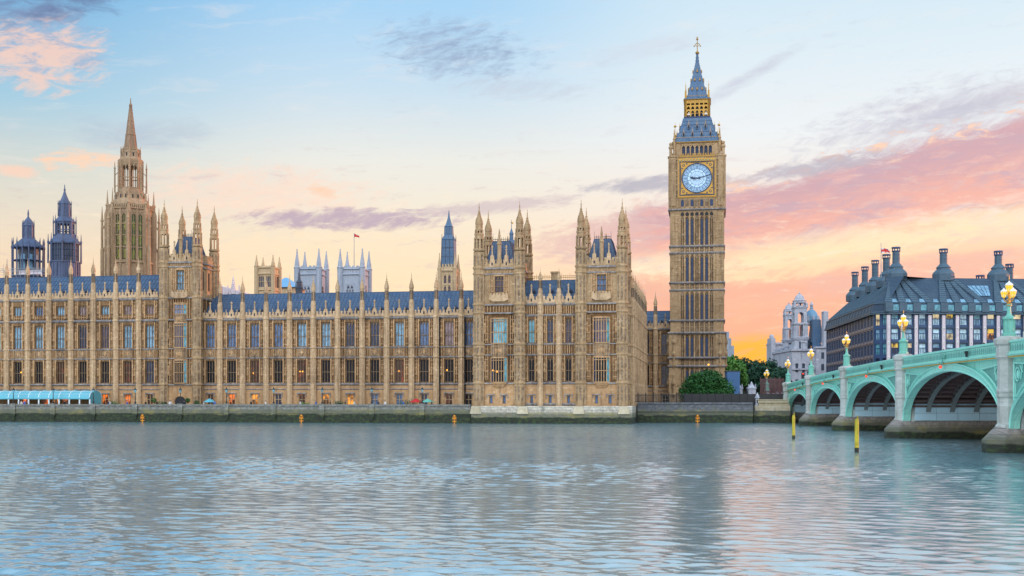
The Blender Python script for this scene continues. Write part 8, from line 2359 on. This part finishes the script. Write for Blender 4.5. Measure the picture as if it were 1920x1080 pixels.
for u, sh, lg, po, lab in ((1627, 'cloth_red', 'cloth_navy', 1, 'person in a red top walking on the bridge between the third and fourth lamps'), (1634, 'cloth_blue', 'cloth_black', 0, 'person in a blue top standing on the bridge by the one in red'),
                           (1610, 'cloth_blue', 'cloth_navy', 1, 'person in blue on the bridge just right of the third lamp'), (1596, 'cloth_black', 'cloth_navy', 0, 'person in black on the bridge close beside the third lamp'),
                           (1571, 'cloth_red', 'cloth_black', 1, 'person in red on the bridge just left of the third lamp'), (1543, 'cloth_white', 'cloth_navy', 1, 'person in a white top on the bridge between the second and third lamps'),
                           (1727, 'cloth_black', 'cloth_navy', 0, 'person in black leaning on the bridge parapet right of the fourth lamp'), (1734, 'cloth_red', 'cloth_black', 0, 'person in dark red beside the one in black right of the fourth lamp'),
                           (1837, 'cloth_black', 'cloth_blue', 1, 'person in black walking alone on the bridge before the large right pier'), (1762, 'cloth_navy', 'cloth_black', 1, 'person in navy on the bridge in the middle of the widest arch')):
    s = s_at(u); person(lab, dk(s), BA + (pi / 2 if po else pi), sh, lg, po, 1.75, GB)
GT = 'people on the river terrace'
for u, sh, lg, lab in ((40, 'cloth_white', 'cloth_navy', 'person in a white shirt standing inside the marquee near its lit doorway'), (46, 'cloth_blue', 'cloth_black', 'person in blue standing inside the marquee beside the one in white'), (121, 'cloth_black', 'cloth_black', 'person in black under the right half of the marquee'),
                       (311, 'cloth_black', 'cloth_navy', 'person in black left of the arched door'), (318, 'cloth_white', 'cloth_blue', 'person in a white top just left of the arched door'), (203, 'cloth_navy', 'cloth_black', 'person in navy right of the marquee by a shrub')):
    person(lab, (X(u, 241.9), 241.9, 2.92), pi, sh, lg, 0, 1.8, GT)
tp = [o for o in COL.objects if o.get('group') == GT]
rp = random.Random(8)
for k in range(22):
    u = 205 + k * 29 + rp.uniform(-9, 9)
    if 860 < u: continue
    o = dup(tp[k % len(tp)], None, at=(X(u, 241.6) , 241.6 + rp.uniform(0, 1.5), 2.91), rot=rp.uniform(0, 6.2)); o['group'] = 'guests by the terrace wall'; o['label'] = 'one of the small standing figures seen over the river wall of the terrace'
def parasol(label, u, mat):
    x = X(u, 243.5); t = thing('parasol', label, 'parasol', (x, 243.5, 2.9), group='parasols on the terrace')
    mb = MB(); mb.tube((0, 0, 0), (0, 0, 2.3), .04); mb.lathe(0, 0, [(.3, 0), (.3, .1)], 8); mb.build('pole', 'white_paint', t)
    mb = MB(); mb.lathe(0, 0, [(1.35, 1.45), (1.4, 1.5), (.9, 1.85), (.05, 2.3)], 8); mb.build('canopy', mat, t)
parasol('low red parasol on the terrace left of the teal one', 780, 'cloth_red'); parasol('low teal parasol on the terrace nearest the pavilion', 802, 'lamp_green'); parasol('small pale blue parasol on the terrace right of the arched door', 393, 'tent_canvas')

# ------------------------------------------------------------------ van on the bridge at the right edge
def van():
    s = s_at(1913); p = bpt(s, 3.6, top_z(s) - 1.33); t = thing('van', 'white rounded van on the bridge behind the large right pier', 'van', p, BA)
    mb = MB(); side = [(-2.6, .45), (2.5, .45), (2.6, 1.1), (2.35, 1.35), (1.75, 2.25), (1.3, 2.45), (-2.2, 2.5), (-2.55, 2.3), (-2.65, 1.2)]
    mb.poly(side, -.95, .95); mb.build('body', 'white_paint', t)
    for s_ in (-1, 1):
        mb = MB(); mb.poly([(1.9, 1.4), (1.55, 2.1), (.7, 2.15), (.7, 1.4)], *sorted((s_ * .954, s_ * .985))); mb.build('window', 'pane_teal', t)
        mb = MB(); mb.poly([(.4, 1.4), (.4, 2.15), (-2.1, 2.2), (-2.2, 1.4)], *sorted((s_ * .954, s_ * .985))); mb.build('window', 'pane_teal', t)
        for x in (-1.7, 1.7):
            mb = MB(); mb.polyz([(0, 0)] * 0 or [(.38 * cos(2 * pi * j / 12), .38 * sin(2 * pi * j / 12)) for j in range(12)], -.12, .12); mb.turned(0, Matrix.Translation((x, s_ * .88, .38)) @ Matrix.Rotation(pi / 2, 4, 'X')); mb.build('wheel', 'iron_black', t)
    mb = MB(); mb.add([(2.37, -.8, 1.42), (1.8, -.75, 2.2), (1.8, .75, 2.2), (2.37, .8, 1.42)], [(0, 1, 2, 3)]); mb.build('windscreen', 'pane_teal', t)
van()
